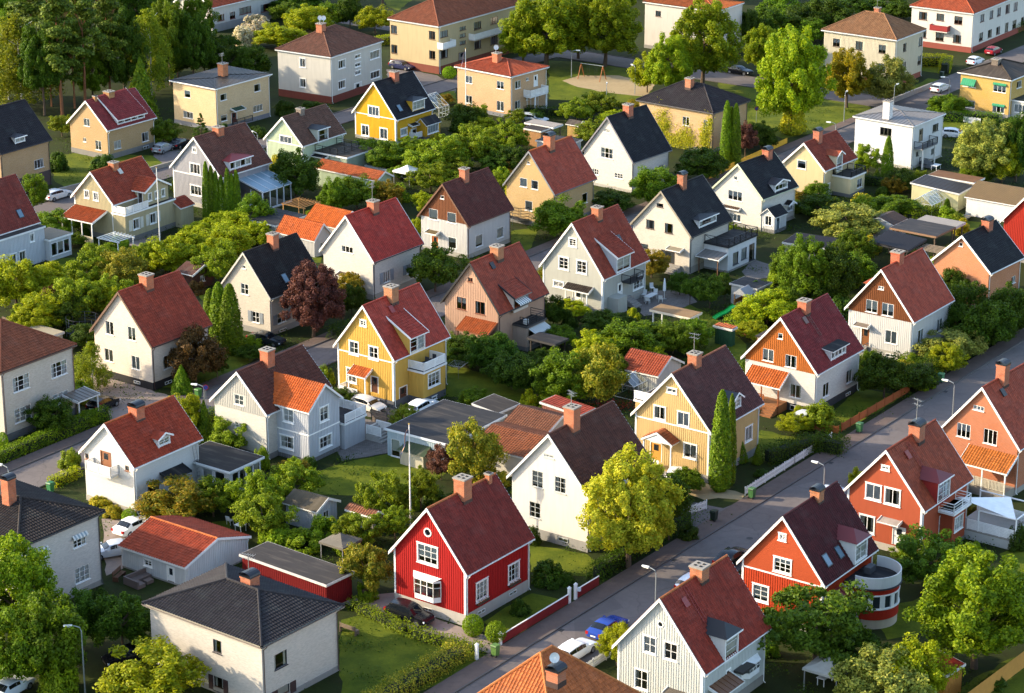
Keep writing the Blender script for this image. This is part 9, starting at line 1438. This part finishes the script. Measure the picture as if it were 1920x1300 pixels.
flagpole(-9.7, 219.8, 11.1, 'white flagpole with blue and yellow pennant behind the red house', True); flagpole(-46.2, 314.1, 10.6, 'bare white flagpole before the cream cross gable house', False); flagpole(-7.2, 380.6, 11.7, 'white flagpole with yellow pennant before the peach cube house', True)

# ------------------------------------------------------------------ fences and walls
def fence(pts, label, style, color, h=1.0, post=None, cap=None, gap=2.0, z=0.0):
    P = [Vector((*p, z)) for p in pts]; o = P[0].copy(); rt = root('fence', tuple(o), 0, label, 'fence', 'garden fences'); P = [p - o for p in P]
    for a, b in zip(P, P[1:]):
        d = b - a; L = d.length; d.normalize(); n = max(1, round(L / gap)); nr = Vector((-d.y, d.x, 0))
        for k in range(n):
            p0, p1 = a + d * L * k / n, a + d * L * (k + 1) / n; pn = MB()
            if style in ('board', 'picket'):
                m = max(2, int(L / n / (.14 if style == 'board' else .17))); w = (.065 if style == 'board' else .05)
                for j in range(m):
                    c = p0.lerp(p1, (j + .5) / m); hh = h * (1 if style == 'board' else (1 + .04 * ((j * 7) % 3))); q = [c + d * u + nr * v for u, v in ((-w, -.012), (w, -.012), (w, .012), (-w, .012))]
                    pn.hexa([x + Vector((0, 0, .08)) for x in q] + [x + Vector((0, 0, hh)) for x in q])
                for zz in (.3, .78): pn.bar(p0 + Vector((0, 0, h * zz)) + nr * .03, p1 + Vector((0, 0, h * zz)) + nr * .03, .04, .08)
            elif style == 'slat':
                for j in range(6): pn.bar(p0 + Vector((0, 0, .12 + (h - .1) * j / 6)), p1 + Vector((0, 0, .12 + (h - .1) * j / 6)), .03, h / 6 * .8)
            elif style == 'rails':
                for zz in (.3, .62, .95): pn.bar(p0 + Vector((0, 0, h * zz)), p1 + Vector((0, 0, h * zz)), .04, .09)
            elif style == 'wall': pn.bar(p0 + Vector((0, 0, h / 2)), p1 + Vector((0, 0, h / 2)), .3, h)
            pn.build('panel', m_paint(color, .75) if style != 'wall' else m_wall('brick', color), rt)
            if cap: c = MB(); c.bar(p0 + Vector((0, 0, h + .03)), p1 + Vector((0, 0, h + .03)), .12, .05); c.build('cap_rail', m_paint(cap), rt)
        for k in range(n + 1):
            if post: c = a + d * L * k / n; pm = MB(); pm.box(c.x - .05, c.x + .05, c.y - .05, c.y + .05, 0, h + .1); pm.build('post', m_paint(post), rt)
fence([S2(158.2, 115.15), S2(168.3, 115.15)], 'dark red board fence with white cap rail along the pavement', 'board', '7d1a1c', .95, cap='efe9e2')
fence([S2(169.7, 115.15), S2(173.2, 115.15)], 'short dark red fence right of the white gate posts', 'board', '7d1a1c', .95, cap='efe9e2', gap=1.8)
for b, h, lb in ((158.0, 1.15, 'white gate post at the near end of the red fence'), (168.5, 1.5, 'white gate post left of the garden gate'), (169.5, 1.5, 'white gate post right of the garden gate with mailbox'), (154.6, 1.4, 'white gate post at the gravel drive')):
    rt = root('gate_post', st(b, 115.2), RZ0, lb, 'gate post', 'white gate posts'); m = MB(); m.box(-.12, .12, -.12, .12, 0, h); m.build('shaft', m_paint('eceae6'), rt); c = MB(); c.hexa([(-.16, -.16, h), (.16, -.16, h), (.16, .16, h), (-.16, .16, h), (-.03, -.03, h + .18), (.03, -.03, h + .18), (.03, .03, h + .18), (-.03, .03, h + .18)]); c.build('cap', m_paint('eceae6'), rt)
    if 'mailbox' in lb: mm = MB(); mm.box(.14, .36, -.35, -.1, .8, 1.15); mm.build('mailbox', m_paint('dfe3e6'), rt)
fence([S2(199.4, 115.3), S2(209.5, 115.5), S2(217.5, 115.6)], 'white scalloped picket fence before the pale yellow house', 'picket', 'efece6', .85, post='efece6')
fence([S2(187.5, 118.3), S2(194.2, 116.6)], 'white picket fence beside the asphalt drive', 'picket', 'e9e6e0', .9, post='e9e6e0')
fence([S2(220.4, 116.0), S2(235.5, 115.8)], 'orange brown plank fence before the orange-gabled house', 'board', '9a4f22', .95, post='8a4a22')
fence([S2(219.6, 115.9), S2(219.0, 118.6)], 'short brown fence with white mailbox by the bin', 'board', '9a5a28', .9, post='8a4a22', gap=1.3)
fence([S2(157.0, 106.2), S2(163.0, 106.2)], 'white picket fence beside the parked white estate car', 'picket', 'e6e4dc', .9, post='e6e4dc')
fence([S2(298, 180.0), S2(322.5, 181.2)], 'low yellow plank fence at the upper right street', 'board', 'd9a92e', .9)
fence([(25.2, 280.5), (29.8, 275.0)], 'low orange garden fence beside the green shed', 'board', 'a5622c', .8)
fence([(37.0, 183.0), (46.5, 195.0)], 'tall yellow board fence at bottom right', 'board', 'c28a3e', 1.7)
fence([(-21.5, 352), (-13.5, 346)], 'white picket fence below the bright yellow house', 'picket', 'e6e4de', .9)
fence([(63.5, 385.0), (73.0, 379.0)], 'white picket fence behind the white cube villa', 'picket', 'efeee9', 1.0)
fence([(-65.8, 336.5), (-58.6, 344.3)], 'grey stone garden wall along the upper street', 'wall', '8a8278', 1.0)
fence([(-57, 346.0), (-46.5, 359.5)], 'low stone kerb wall below the tan house lawn', 'wall', '8e8678', .6)
fence([(61.0, 393.0), (69.5, 404.5)], 'grey retaining wall beside the cross street', 'wall', '8a8580', .8)
fence([(-15.0, 249.8), (-11.6, 247.2)], 'grey slatted screen beside the flat garage', 'slat', '6e6258', 1.5, post='5a5048')
fence([(-60.5, 281), (-53.5, 274)], 'weathered board fence at the left edge', 'board', '5a4a3c', 1.4)
fence([(-1.5, 349.5), (4.8, 352.0)], 'yellow plank shed wall behind fruit trees', 'board', 'd9a23a', 1.9)
fence([(-40.5, 333.8), (-35.6, 331.0)], 'grey screen beside the glass sunroom', 'slat', '77726c', 1.3) if False else None

# ------------------------------------------------------------------ play and garden things
def swing(x, y, rz, L, h, label):
    rt = root('swing_set', (x, y, 0), rz, label, 'swing')
    for xx in (0, L):
        for s in (-1, 1): m = MB(); m.tube([(xx, s * 1.1, 0), (xx, 0, h)], .07, 8); m.build('leg', m_paint('a5622c'), rt)
    m = MB(); m.tube([(-.1, 0, h), (L + .1, 0, h)], .06, 8); m.build('beam', m_gloss('77807c', .4, .4), rt)
    for xx in (L * .33, L * .68): s = MB(); s.box(xx - .22, xx + .22, -.1, .1, .5, .54); [s.bar((xx + q, 0, .54), (xx + q, 0, h), .02) for q in (-.2, .2)]; s.build('swing_seat', m_paint('2a2a2c'), rt)
swing(11.6, 411.3, -.55, 4.2, 2.5, 'wooden swing set on the playground sand')
def trampoline(x, y, r, label, col='20242a'):
    rt = root('trampoline', (x, y, 0), 0, label, 'trampoline', 'garden trampolines'); fr = MB()
    for k in range(24): a, b = 2 * math.pi * k / 24, 2 * math.pi * (k + 1) / 24; fr.bar((r * math.cos(a), r * math.sin(a), .8), (r * math.cos(b), r * math.sin(b), .8), .06)
    for k in range(8):
        a = 2 * math.pi * k / 8; fr.bar((r * math.cos(a), r * math.sin(a), 0), (r * math.cos(a), r * math.sin(a), 2.5), .05)
    fr.build('frame', m_gloss('8a9094', .4, .6), rt); mt = MB(); mt.lathe((0, 0, .79), [(r, 0), (0.0, 0)], 24); mt.build('mat', m_paint(col, .8), rt); nt = MB(); [nt.lathe((0, 0, 0), [(r, .85 + .4 * q), (r, .93 + .4 * q)], 24) for q in range(5)]; nt.build('net', m_paint('2b2f33', .8), rt)
trampoline(-50.4, 277.6, 1.9, 'netted trampoline left of the beige house'); trampoline(1.2, 325.0, 1.6, 'netted trampoline beside the yellow brick house'); 
rt = root('play_tower', (27.9, 285.9, 0), B, 'wooden play tower with green slide under the trees', 'play tower'); m = MB(); [m.box(x - .06, x + .06, y - .06, y + .06, 0, 2.9) for x in (-.8, .8) for y in (-.8, .8)]; m.box(-.9, .9, -.9, .9, 1.2, 1.3); [m.box(-.9, .9, s * .85 - .03, s * .85 + .03, 1.4, 1.9) for s in (-1, 1)]; m.box(.82, .88, -.9, .9, 1.4, 1.9); m.build('frame', m_paint('8a6238'), rt); m = MB(); m.hexa([(-1, -1, 2.7), (1, -1, 2.7), (1, 1, 2.7), (-1, 1, 2.7), (-1, -.05, 3.5), (1, -.05, 3.5), (1, .05, 3.5), (-1, .05, 3.5)]); m.build('roof', m_paint('8d8d90'), rt)
m = MB(); n = 10
for i in range(n):
    X = lambda t: (-.9 - 2.6 * t, 0.4 + 1.6 * t, 1.3 * (1 - t) + .12 * math.sin(t * 6.28 * 1.5) * (1 - t)); p, q = Vector(X(i / n)), Vector(X((i + 1) / n)); w = Vector((.25, .4, 0)); m.poly([p - w, p + w, q + w, q - w], (0, 0, 1)); [m.poly([p + s * w, q + s * w, q + s * w + Vector((0, 0, .16)), p + s * w + Vector((0, 0, .16))]) for s in (-1, 1)]
m.build('slide', m_gloss('1f9a4a', .3), rt)
def gazebo(x, y, s, h, col, label):
    rt = root('garden_tent', (x, y, 0), B, label, 'tent'); p = MB(); [p.box(a * s - .04, a * s + .04, b * s - .04, b * s + .04, 0, h) for a in (-1, 1) for b in (-1, 1)]; p.build('pole', m_gloss('9a9a9a', .4, .4), rt); c = MB(); s2 = s + .15; t = (0, 0, h + s * .55)
    for q in range(4):
        a = [(-s2, -s2), (s2, -s2), (s2, s2), (-s2, s2)]; u, v = a[q], a[(q + 1) % 4]; mu = ((u[0] + v[0]) * .26, (u[1] + v[1]) * .26, h + s * .2); c.poly([(*u, h), (*v, h), (v[0] * .5, v[1] * .5, h + s * .2), (u[0] * .5, u[1] * .5, h + s * .2)]); c.poly([(u[0] * .5, u[1] * .5, h + s * .2), (v[0] * .5, v[1] * .5, h + s * .2), t]); c.poly([(*u, h), (*v, h), (*v, h - .22), (*u, h - .22)])
    c.build('canopy', m_paint(col, .9), rt)
gazebo(26.4, 187.4, 1.5, 2.1, 'a9a69c', 'grey garden tent under the fruit tree at bottom right'); gazebo(-16.0, 214.3, 1.3, 1.7, '6a6458', 'grey-brown garden tent beside the red shed'); gazebo(-14.9, 345.0, 1.4, 2.0, 'eceae4', 'white party tent among the fruit trees'); gazebo(-18.6, 201.0, 1.2, 1.9, '5a5048', 'dark brown tent behind the flat red shed') if False else None
rt = root('green_shed', (-9.3, 238.0, 0), B, 'low green felt-roofed garden hut before the flat garage', 'shed'); m = MB(); m.box(-1.6, 1.6, -1.5, 1.5, 0, 1.6); m.build('wall', m_wall('vboard', 'b0a892'), rt); m = MB(); m.hexa([(-1.8, -1.8, 1.55), (1.8, -1.8, 1.55), (1.8, 1.8, 1.55), (-1.8, 1.8, 1.55), (-.2, -1.5, 2.2), (.2, -1.5, 2.2), (.2, 1.5, 2.2), (-.2, 1.5, 2.2)]); m.build('roof', m_roof('felt', '4f6a4a'), rt)
def chair(x, y, z, rz, col, label, grp='garden chairs'):
    rt = root('garden_chair', (x, y, z), rz, label, 'chair', grp); m = MB(); m.box(-.25, .25, -.25, .25, .4, .45); m.build('seat', m_paint(col), rt); m = MB(); m.hexa([(-.3, -.25, .45), (-.25, -.25, .45), (-.25, .25, .45), (-.3, .25, .45), (-.42, -.25, .95), (-.37, -.25, .95), (-.37, .25, .95), (-.42, .25, .95)]); m.build('backrest', m_paint(col), rt)
    for a in (-.22, .22):
        for b in (-.22, .22): l = MB(); l.box(a - .02, a + .02, b - .02, b + .02, 0, .4); l.build('leg', m_paint(col), rt)
def table(x, y, rz, l, w, col, label, h=.72):
    rt = root('garden_table', (x, y, 0), rz, label, 'table', 'garden tables'); m = MB(); m.box(-l / 2, l / 2, -w / 2, w / 2, h - .04, h); m.build('table_top', m_paint(col), rt)
    for a in (-1, 1):
        for b in (-1, 1): q = MB(); q.box(a * (l / 2 - .1) - .03, a * (l / 2 - .1) + .03, b * (w / 2 - .1) - .03, b * (w / 2 - .1) + .03, 0, h - .04); q.build('leg', m_paint(col), rt)
table(17.0, 291.2, B, 2.0, .9, 'd0d0cc', 'pale garden table on the terrace of the pale grey house')
for i, (x, y, r) in enumerate(((16.2, 292.3, 4.2), (17.6, 292.6, 4.4), (16.6, 290.0, 1.2), (18.2, 290.6, 1.4), (17.4, 295.0, 5), (16.0, 295.4, 5.4))): chair(x, y, .02, r, 'dcdcd8', ('white chair left behind the pale terrace table', 'white chair right behind the pale terrace table', 'white chair left before the pale terrace table', 'white chair right before the pale terrace table', 'right white lounge chair behind the terrace table', 'left white lounge chair behind the terrace table')[i], 'chairs at the terrace table' if i < 4 else 'lounge chairs on the terrace')
table(-26.0, 220.3, B, .9, .9, 'e6e4de', 'small white garden table under the fruit trees'); chair(-27.2, 222.0, 0, 1.0, 'e6e4de', 'white garden chair left of the small white table'); chair(-25.0, 221.2, 0, 3.6, 'e6e4de', 'white garden chair right of the small white table')
table(26.2, 188.4, B, 1.6, .8, 'd9d9d6', 'white table under the grey garden tent'); table(61.8, 352.5, B, 1.5, 1.0, 'e9e9e6', 'white garden table beside the white cube villa')
rt = root('garden_sofa', (-33.7, 208.4, 0), B - .1, 'brown wicker corner sofa before the white garage', 'sofa'); m = MB(); m.box(-1.2, 1.2, .2, .95, .05, .42); m.box(-1.2, -.45, -.9, .2, .05, .42); m.build('seat', m_paint('6a5a52', .9), rt); m = MB(); m.box(-1.2, 1.2, .95, 1.12, .05, .8); m.box(-1.38, -1.2, -.9, 1.12, .05, .8); m.build('backrest', m_paint('655650', .9), rt); m = MB(); m.box(-.1, .7, -.7, -.1, .05, .38); m.build('footstool', m_paint('6a5a52', .9), rt)
rt = root('garden_bench', (-36.0, 209.4, 0), B + .3, 'brown slatted bench beside the white garage', 'bench')
for k in range(4): m = MB(); m.box(-.8, .8, -.25 + .12 * k, -.16 + .12 * k, .42, .45); m.build('seat_slat', m_paint('6a4630'), rt)
for k in range(4): m = MB(); m.box(-.8, .8, .27, .3, .52 + .11 * k, .6 + .11 * k); m.build('back_slat', m_paint('6a4630'), rt)
for x in (-.75, .75): m = MB(); m.box(x - .04, x + .04, -.25, .3, 0, .42); m.box(x - .04, x + .04, .24, .3, .42, .95); m.build('leg', m_paint('5a3a28'), rt)
rt = root('garden_bench', (-14.2, 198.0, 0), B + 1.57, 'weathered bench at the left end of the bottom lawn', 'bench')
for k in range(4): m = MB(); m.box(-.9, .9, -.25 + .12 * k, -.16 + .12 * k, .42, .45); m.build('seat_slat', m_paint('7a6a58'), rt)
for k in range(3): m = MB(); m.box(-.9, .9, .27, .3, .52 + .13 * k, .62 + .13 * k); m.build('back_slat', m_paint('7a6a58'), rt)
for x in (-.85, .85): m = MB(); m.box(x - .04, x + .04, -.25, .3, 0, .42); m.box(x - .04, x + .04, .24, .3, .42, .95); m.build('leg', m_paint('6a5a4c'), rt)
rt = root('parasol', (18.7, 291.7, 0), 0, 'closed white parasol on the terrace of the pale grey house', 'parasol'); m = MB(); m.tube([(0, 0, 0), (0, 0, 2.7)], .03, 8); m.build('pole', m_paint('e6e6e2'), rt); m = MB(); m.lathe((0, 0, 0), [(.05, 1.0), (.2, 1.15), (.16, 2.0), (.06, 2.65), (0, 2.75)], 10); m.build('canopy', m_paint('efefec', .9), rt); m = MB(); m.lathe((0, 0, 0), [(.3, 0), (.3, .1), (0, .12)], 14); m.build('base', m_paint('8a8a88'), rt)
def airer(x, y, label):
    rt = root('rotary_clothes_line', (x, y, 0), .4, label, 'clothes line', 'rotary clothes lines'); m = MB(); m.tube([(0, 0, 0), (0, 0, 1.9)], .025, 6); m.build('pole', m_gloss('9a9c9c', .4, .6), rt); a_ = MB(); l = MB()
    for k in range(4): a = math.pi / 2 * k; e = Vector((1.2 * math.cos(a), 1.2 * math.sin(a), 1.85)); a_.bar((0, 0, 1.2), e, .025); f = Vector((1.2 * math.cos(a + math.pi / 2), 1.2 * math.sin(a + math.pi / 2), 1.85)); c = Vector((0, 0, 1.3)); [l.bar(c.lerp(e, q), c.lerp(f, q), .01) for q in (.5, .65, .8, 1)]
    a_.build('arm', m_gloss('9a9c9c', .4, .6), rt); l.build('line', m_paint('d9d9d6'), rt)
airer(-6.0, 263.0, 'rotary clothes line on the lawn behind the yellow house'); airer(64.4, 329.8, 'rotary clothes line beside the tan-roofed shed')
def pergola(x, y, rz, l, w, h, col, label):
    rt = root('pergola', (x, y, 0), rz, label, 'pergola', 'garden pergolas')
    for a in (0, l):
        for b in (0, w): m = MB(); m.box(a - .05, a + .05, b - .05, b + .05, 0, h); m.build('post', m_paint(col), rt)
    for b in (0, w): m = MB(); m.box(-.3, l + .3, b - .04, b + .04, h, h + .14); m.build('beam', m_paint(col), rt)
    n = max(4, int(l / .5))
    for k in range(n + 1): m = MB(); m.box(l * k / n - .03, l * k / n + .03, -.35, w + .35, h + .14, h + .24); m.build('rafter', m_paint(col), rt)
pergola(-31.0, 326.0, B - math.pi / 2, 3.6, 3.2, 2.3, 'b5864e', 'sunlit wooden pergola behind the dark flat garage'); pergola(-53.6, 310.6, B - math.pi / 2, 3.4, 2.8, 2.1, 'e6e4de', 'white pergola below the cream cross gable house'); pergola(54.0, 303.4, B, 2.6, 2.6, 2.2, '8a7a68', 'grey pergola beside the dark corrugated patio roof'); pergola(69.5, 327.5, B, 3.2, 3.0, 2.2, '9a948a', 'grey pergola before the tan-roofed shed')
rt = root('shade_sail', (43.4, 217.4, 0), 0, 'white triangular shade sail over the deck of the brick red house', 'shade sail'); m = MB(); h_, _, _ = HR['H32']; 
def loc(p, hd=HOUSES['H32']): th = hd['th']; return Vector((hd['x'] + p[0] * math.sin(th) - p[1] * math.cos(th), hd['y'] + p[0] * math.cos(th) + p[1] * math.sin(th), p[2])) - Vector((43.4, 217.4, 0))
A_, B_, C_ = loc((6.9, -.2, 4.0)), loc((7.0, -6.3, 3.1)), loc((11.5, -3.6, 3.3)); n = 8
def sailp(u, v): p = A_ * (1 - u - v) + B_ * u + C_ * v; return p - Vector((0, 0, 2.2 * u * v * (1 - u - v) * 2.5))
for i in range(n):
    for j in range(n - i):
        m.poly([sailp(i / n, j / n), sailp((i + 1) / n, j / n), sailp(i / n, (j + 1) / n)], (0, 0, 1))
        if j < n - i - 1: m.poly([sailp((i + 1) / n, j / n), sailp((i + 1) / n, (j + 1) / n), sailp(i / n, (j + 1) / n)], (0, 0, 1))
m.build('cloth', m_paint('f3f2ee', .9), rt)
rt = root('rowing_boat', (61.8, 326.6, 0), 1.0, 'small grey rowing boat lying beside the carport lawn', 'boat'); m = MB(); prof = [(-1.5, .1), (-1.3, .42), (-.5, .6), (.4, .58), (1.1, .38), (1.6, .04)]
for (x0, w0), (x1, w1) in zip(prof, prof[1:]):
    for s in (-1, 1): m.poly([(x0, s * w0, .5), (x1, s * w1, .5), (x1, s * w1 * .5, .12), (x0, s * w0 * .5, .12)]); m.poly([(x0, s * w0 * .5, .12), (x1, s * w1 * .5, .12), (x1, 0, .05), (x0, 0, .05)])
m.build('hull', m_paint('9aa09e'), rt); m = MB(); m.box(-.3, -.1, -.5, .5, .38, .42); m.box(.5, .7, -.45, .45, .38, .42); m.build('thwart', m_paint('8a7a60'), rt)
for (x, y, lb, pic) in ((38.2, 380.5, 'round blue and red no-stopping sign on the park edge', 1), (-33.2, 254.2, 'round blue and red no-stopping sign on the left street', 1)):
    rt = root('traffic_sign', (x, y, 0), 0, lb, 'traffic sign'); m = MB(); m.tube([(0, 0, 0), (0, 0, 2.4)], .035, 8); m.build('pole', m_gloss('8f9494', .5, .5), rt)
    for nm, r, c, yy in (('sign_plate', .32, 'b02a2a', -.05), ('sign_face', .25, '23489a', -.062)):
        m = MB(); m.tube([(0, yy, 2.25), (0, yy - .012, 2.25)], r, 20); m.build(nm, m_paint(c, .5), rt)
    m = MB(); m.bar((-.18, -.08, 2.43), (.18, -.08, 2.07), .05, .012); m.build('sign_bar', m_paint('b02a2a', .5), rt)
rt = root('paddling_pool', (-52.4, 311.2, 0), 0, 'pink and green paddling pool under the white pergola', 'paddling pool')
for nm, r_, z_, c in (('ring', .85, .12, 'd04a78'), ('ring', .85, .32, '4ab060')):
    m = MB(); m.tube([(r_ * math.cos(t), r_ * math.sin(t), z_) for t in np.linspace(0, 2 * math.pi, 25)], .1, 6, cap=False); m.build(nm, m_gloss(c, .4), rt)
m = MB(); m.lathe((0, 0, .1), [(.85, 0), (0.0, 0)], 20); m.build('water', m_gloss('7fb6c8', .05), rt)
for i, (hk, u, v, col) in enumerate((('H38', 3.4, 2.9, '8a2f2a'), ('H34', 2.2, 3.2, '8a2f2a'), ('H32', 2.3, 3.0, '8a3428'), ('H31', 2.4, 3.2, '2a2a2e'), ('H39', 3.0, 3.0, '26262a'), ('H29', 3.3, 3.4, '6a4a40'), ('H40', 6.4, 2.0, '3a3a3e'), ('H7', 4.4, 2.6, 'c0bcb0'))):
    hd = HOUSES[hk]; kk = (hd['zp'] - hd['ze']) / (hd['w'] / 2 + hd['oe']); z_ = hd['ze'] + (v + hd['oe']) * kk; n_ = Vector((0, -kk, 1)).normalized(); V = Vector((0, 1, kk)).normalized(); O = Vector((u, v, z_)) + n_ * .08; m = MB(); X = Vector((1, 0, 0))
    m.hexa([O + X * p * .33 + V * q * .42 + n_ * hh for hh in (0, .12) for p, q in ((-1, -1), (1, -1), (1, 1), (-1, 1))]); m.build('roof_hatch', m_paint(col, .5), HR[hk][0])
    if hk in ('H32', 'H34', 'H38', 'H29'):
        ld = MB(); O = O + X * .9 + n_ * .08; L_ = 2.2
        for sgn in (-.2, .2): ld.bar(O + X * sgn + V * 1.0, O + X * sgn - V * L_, .04)
        for q in range(9): ld.bar(O - X * .2 + V * (1.0 - (L_ + 1) * q / 8), O + X * .2 + V * (1.0 - (L_ + 1) * q / 8), .03)
        ld.build('roof_ladder', m_paint(col, .6), HR[hk][0])
rt = root('flower_bed', (10.8, 254.0, 0), 0, 'bed of red and pink flowers below the elder tree', 'flower bed'); rng = np.random.default_rng(4); P = np.stack([rng.normal(size=900) * 1.6, rng.normal(size=900) * .7, np.abs(rng.normal(size=900)) * .35 + .05], 1); me = leaf_mesh('flowers', P, rng.normal(size=P.shape) + np.array([0, 0, 1]), .16, rng); me.materials.append(m_leaf('3a5a2a', 'b0305a')); link(bpy.data.objects.new('flowers', me), rt)
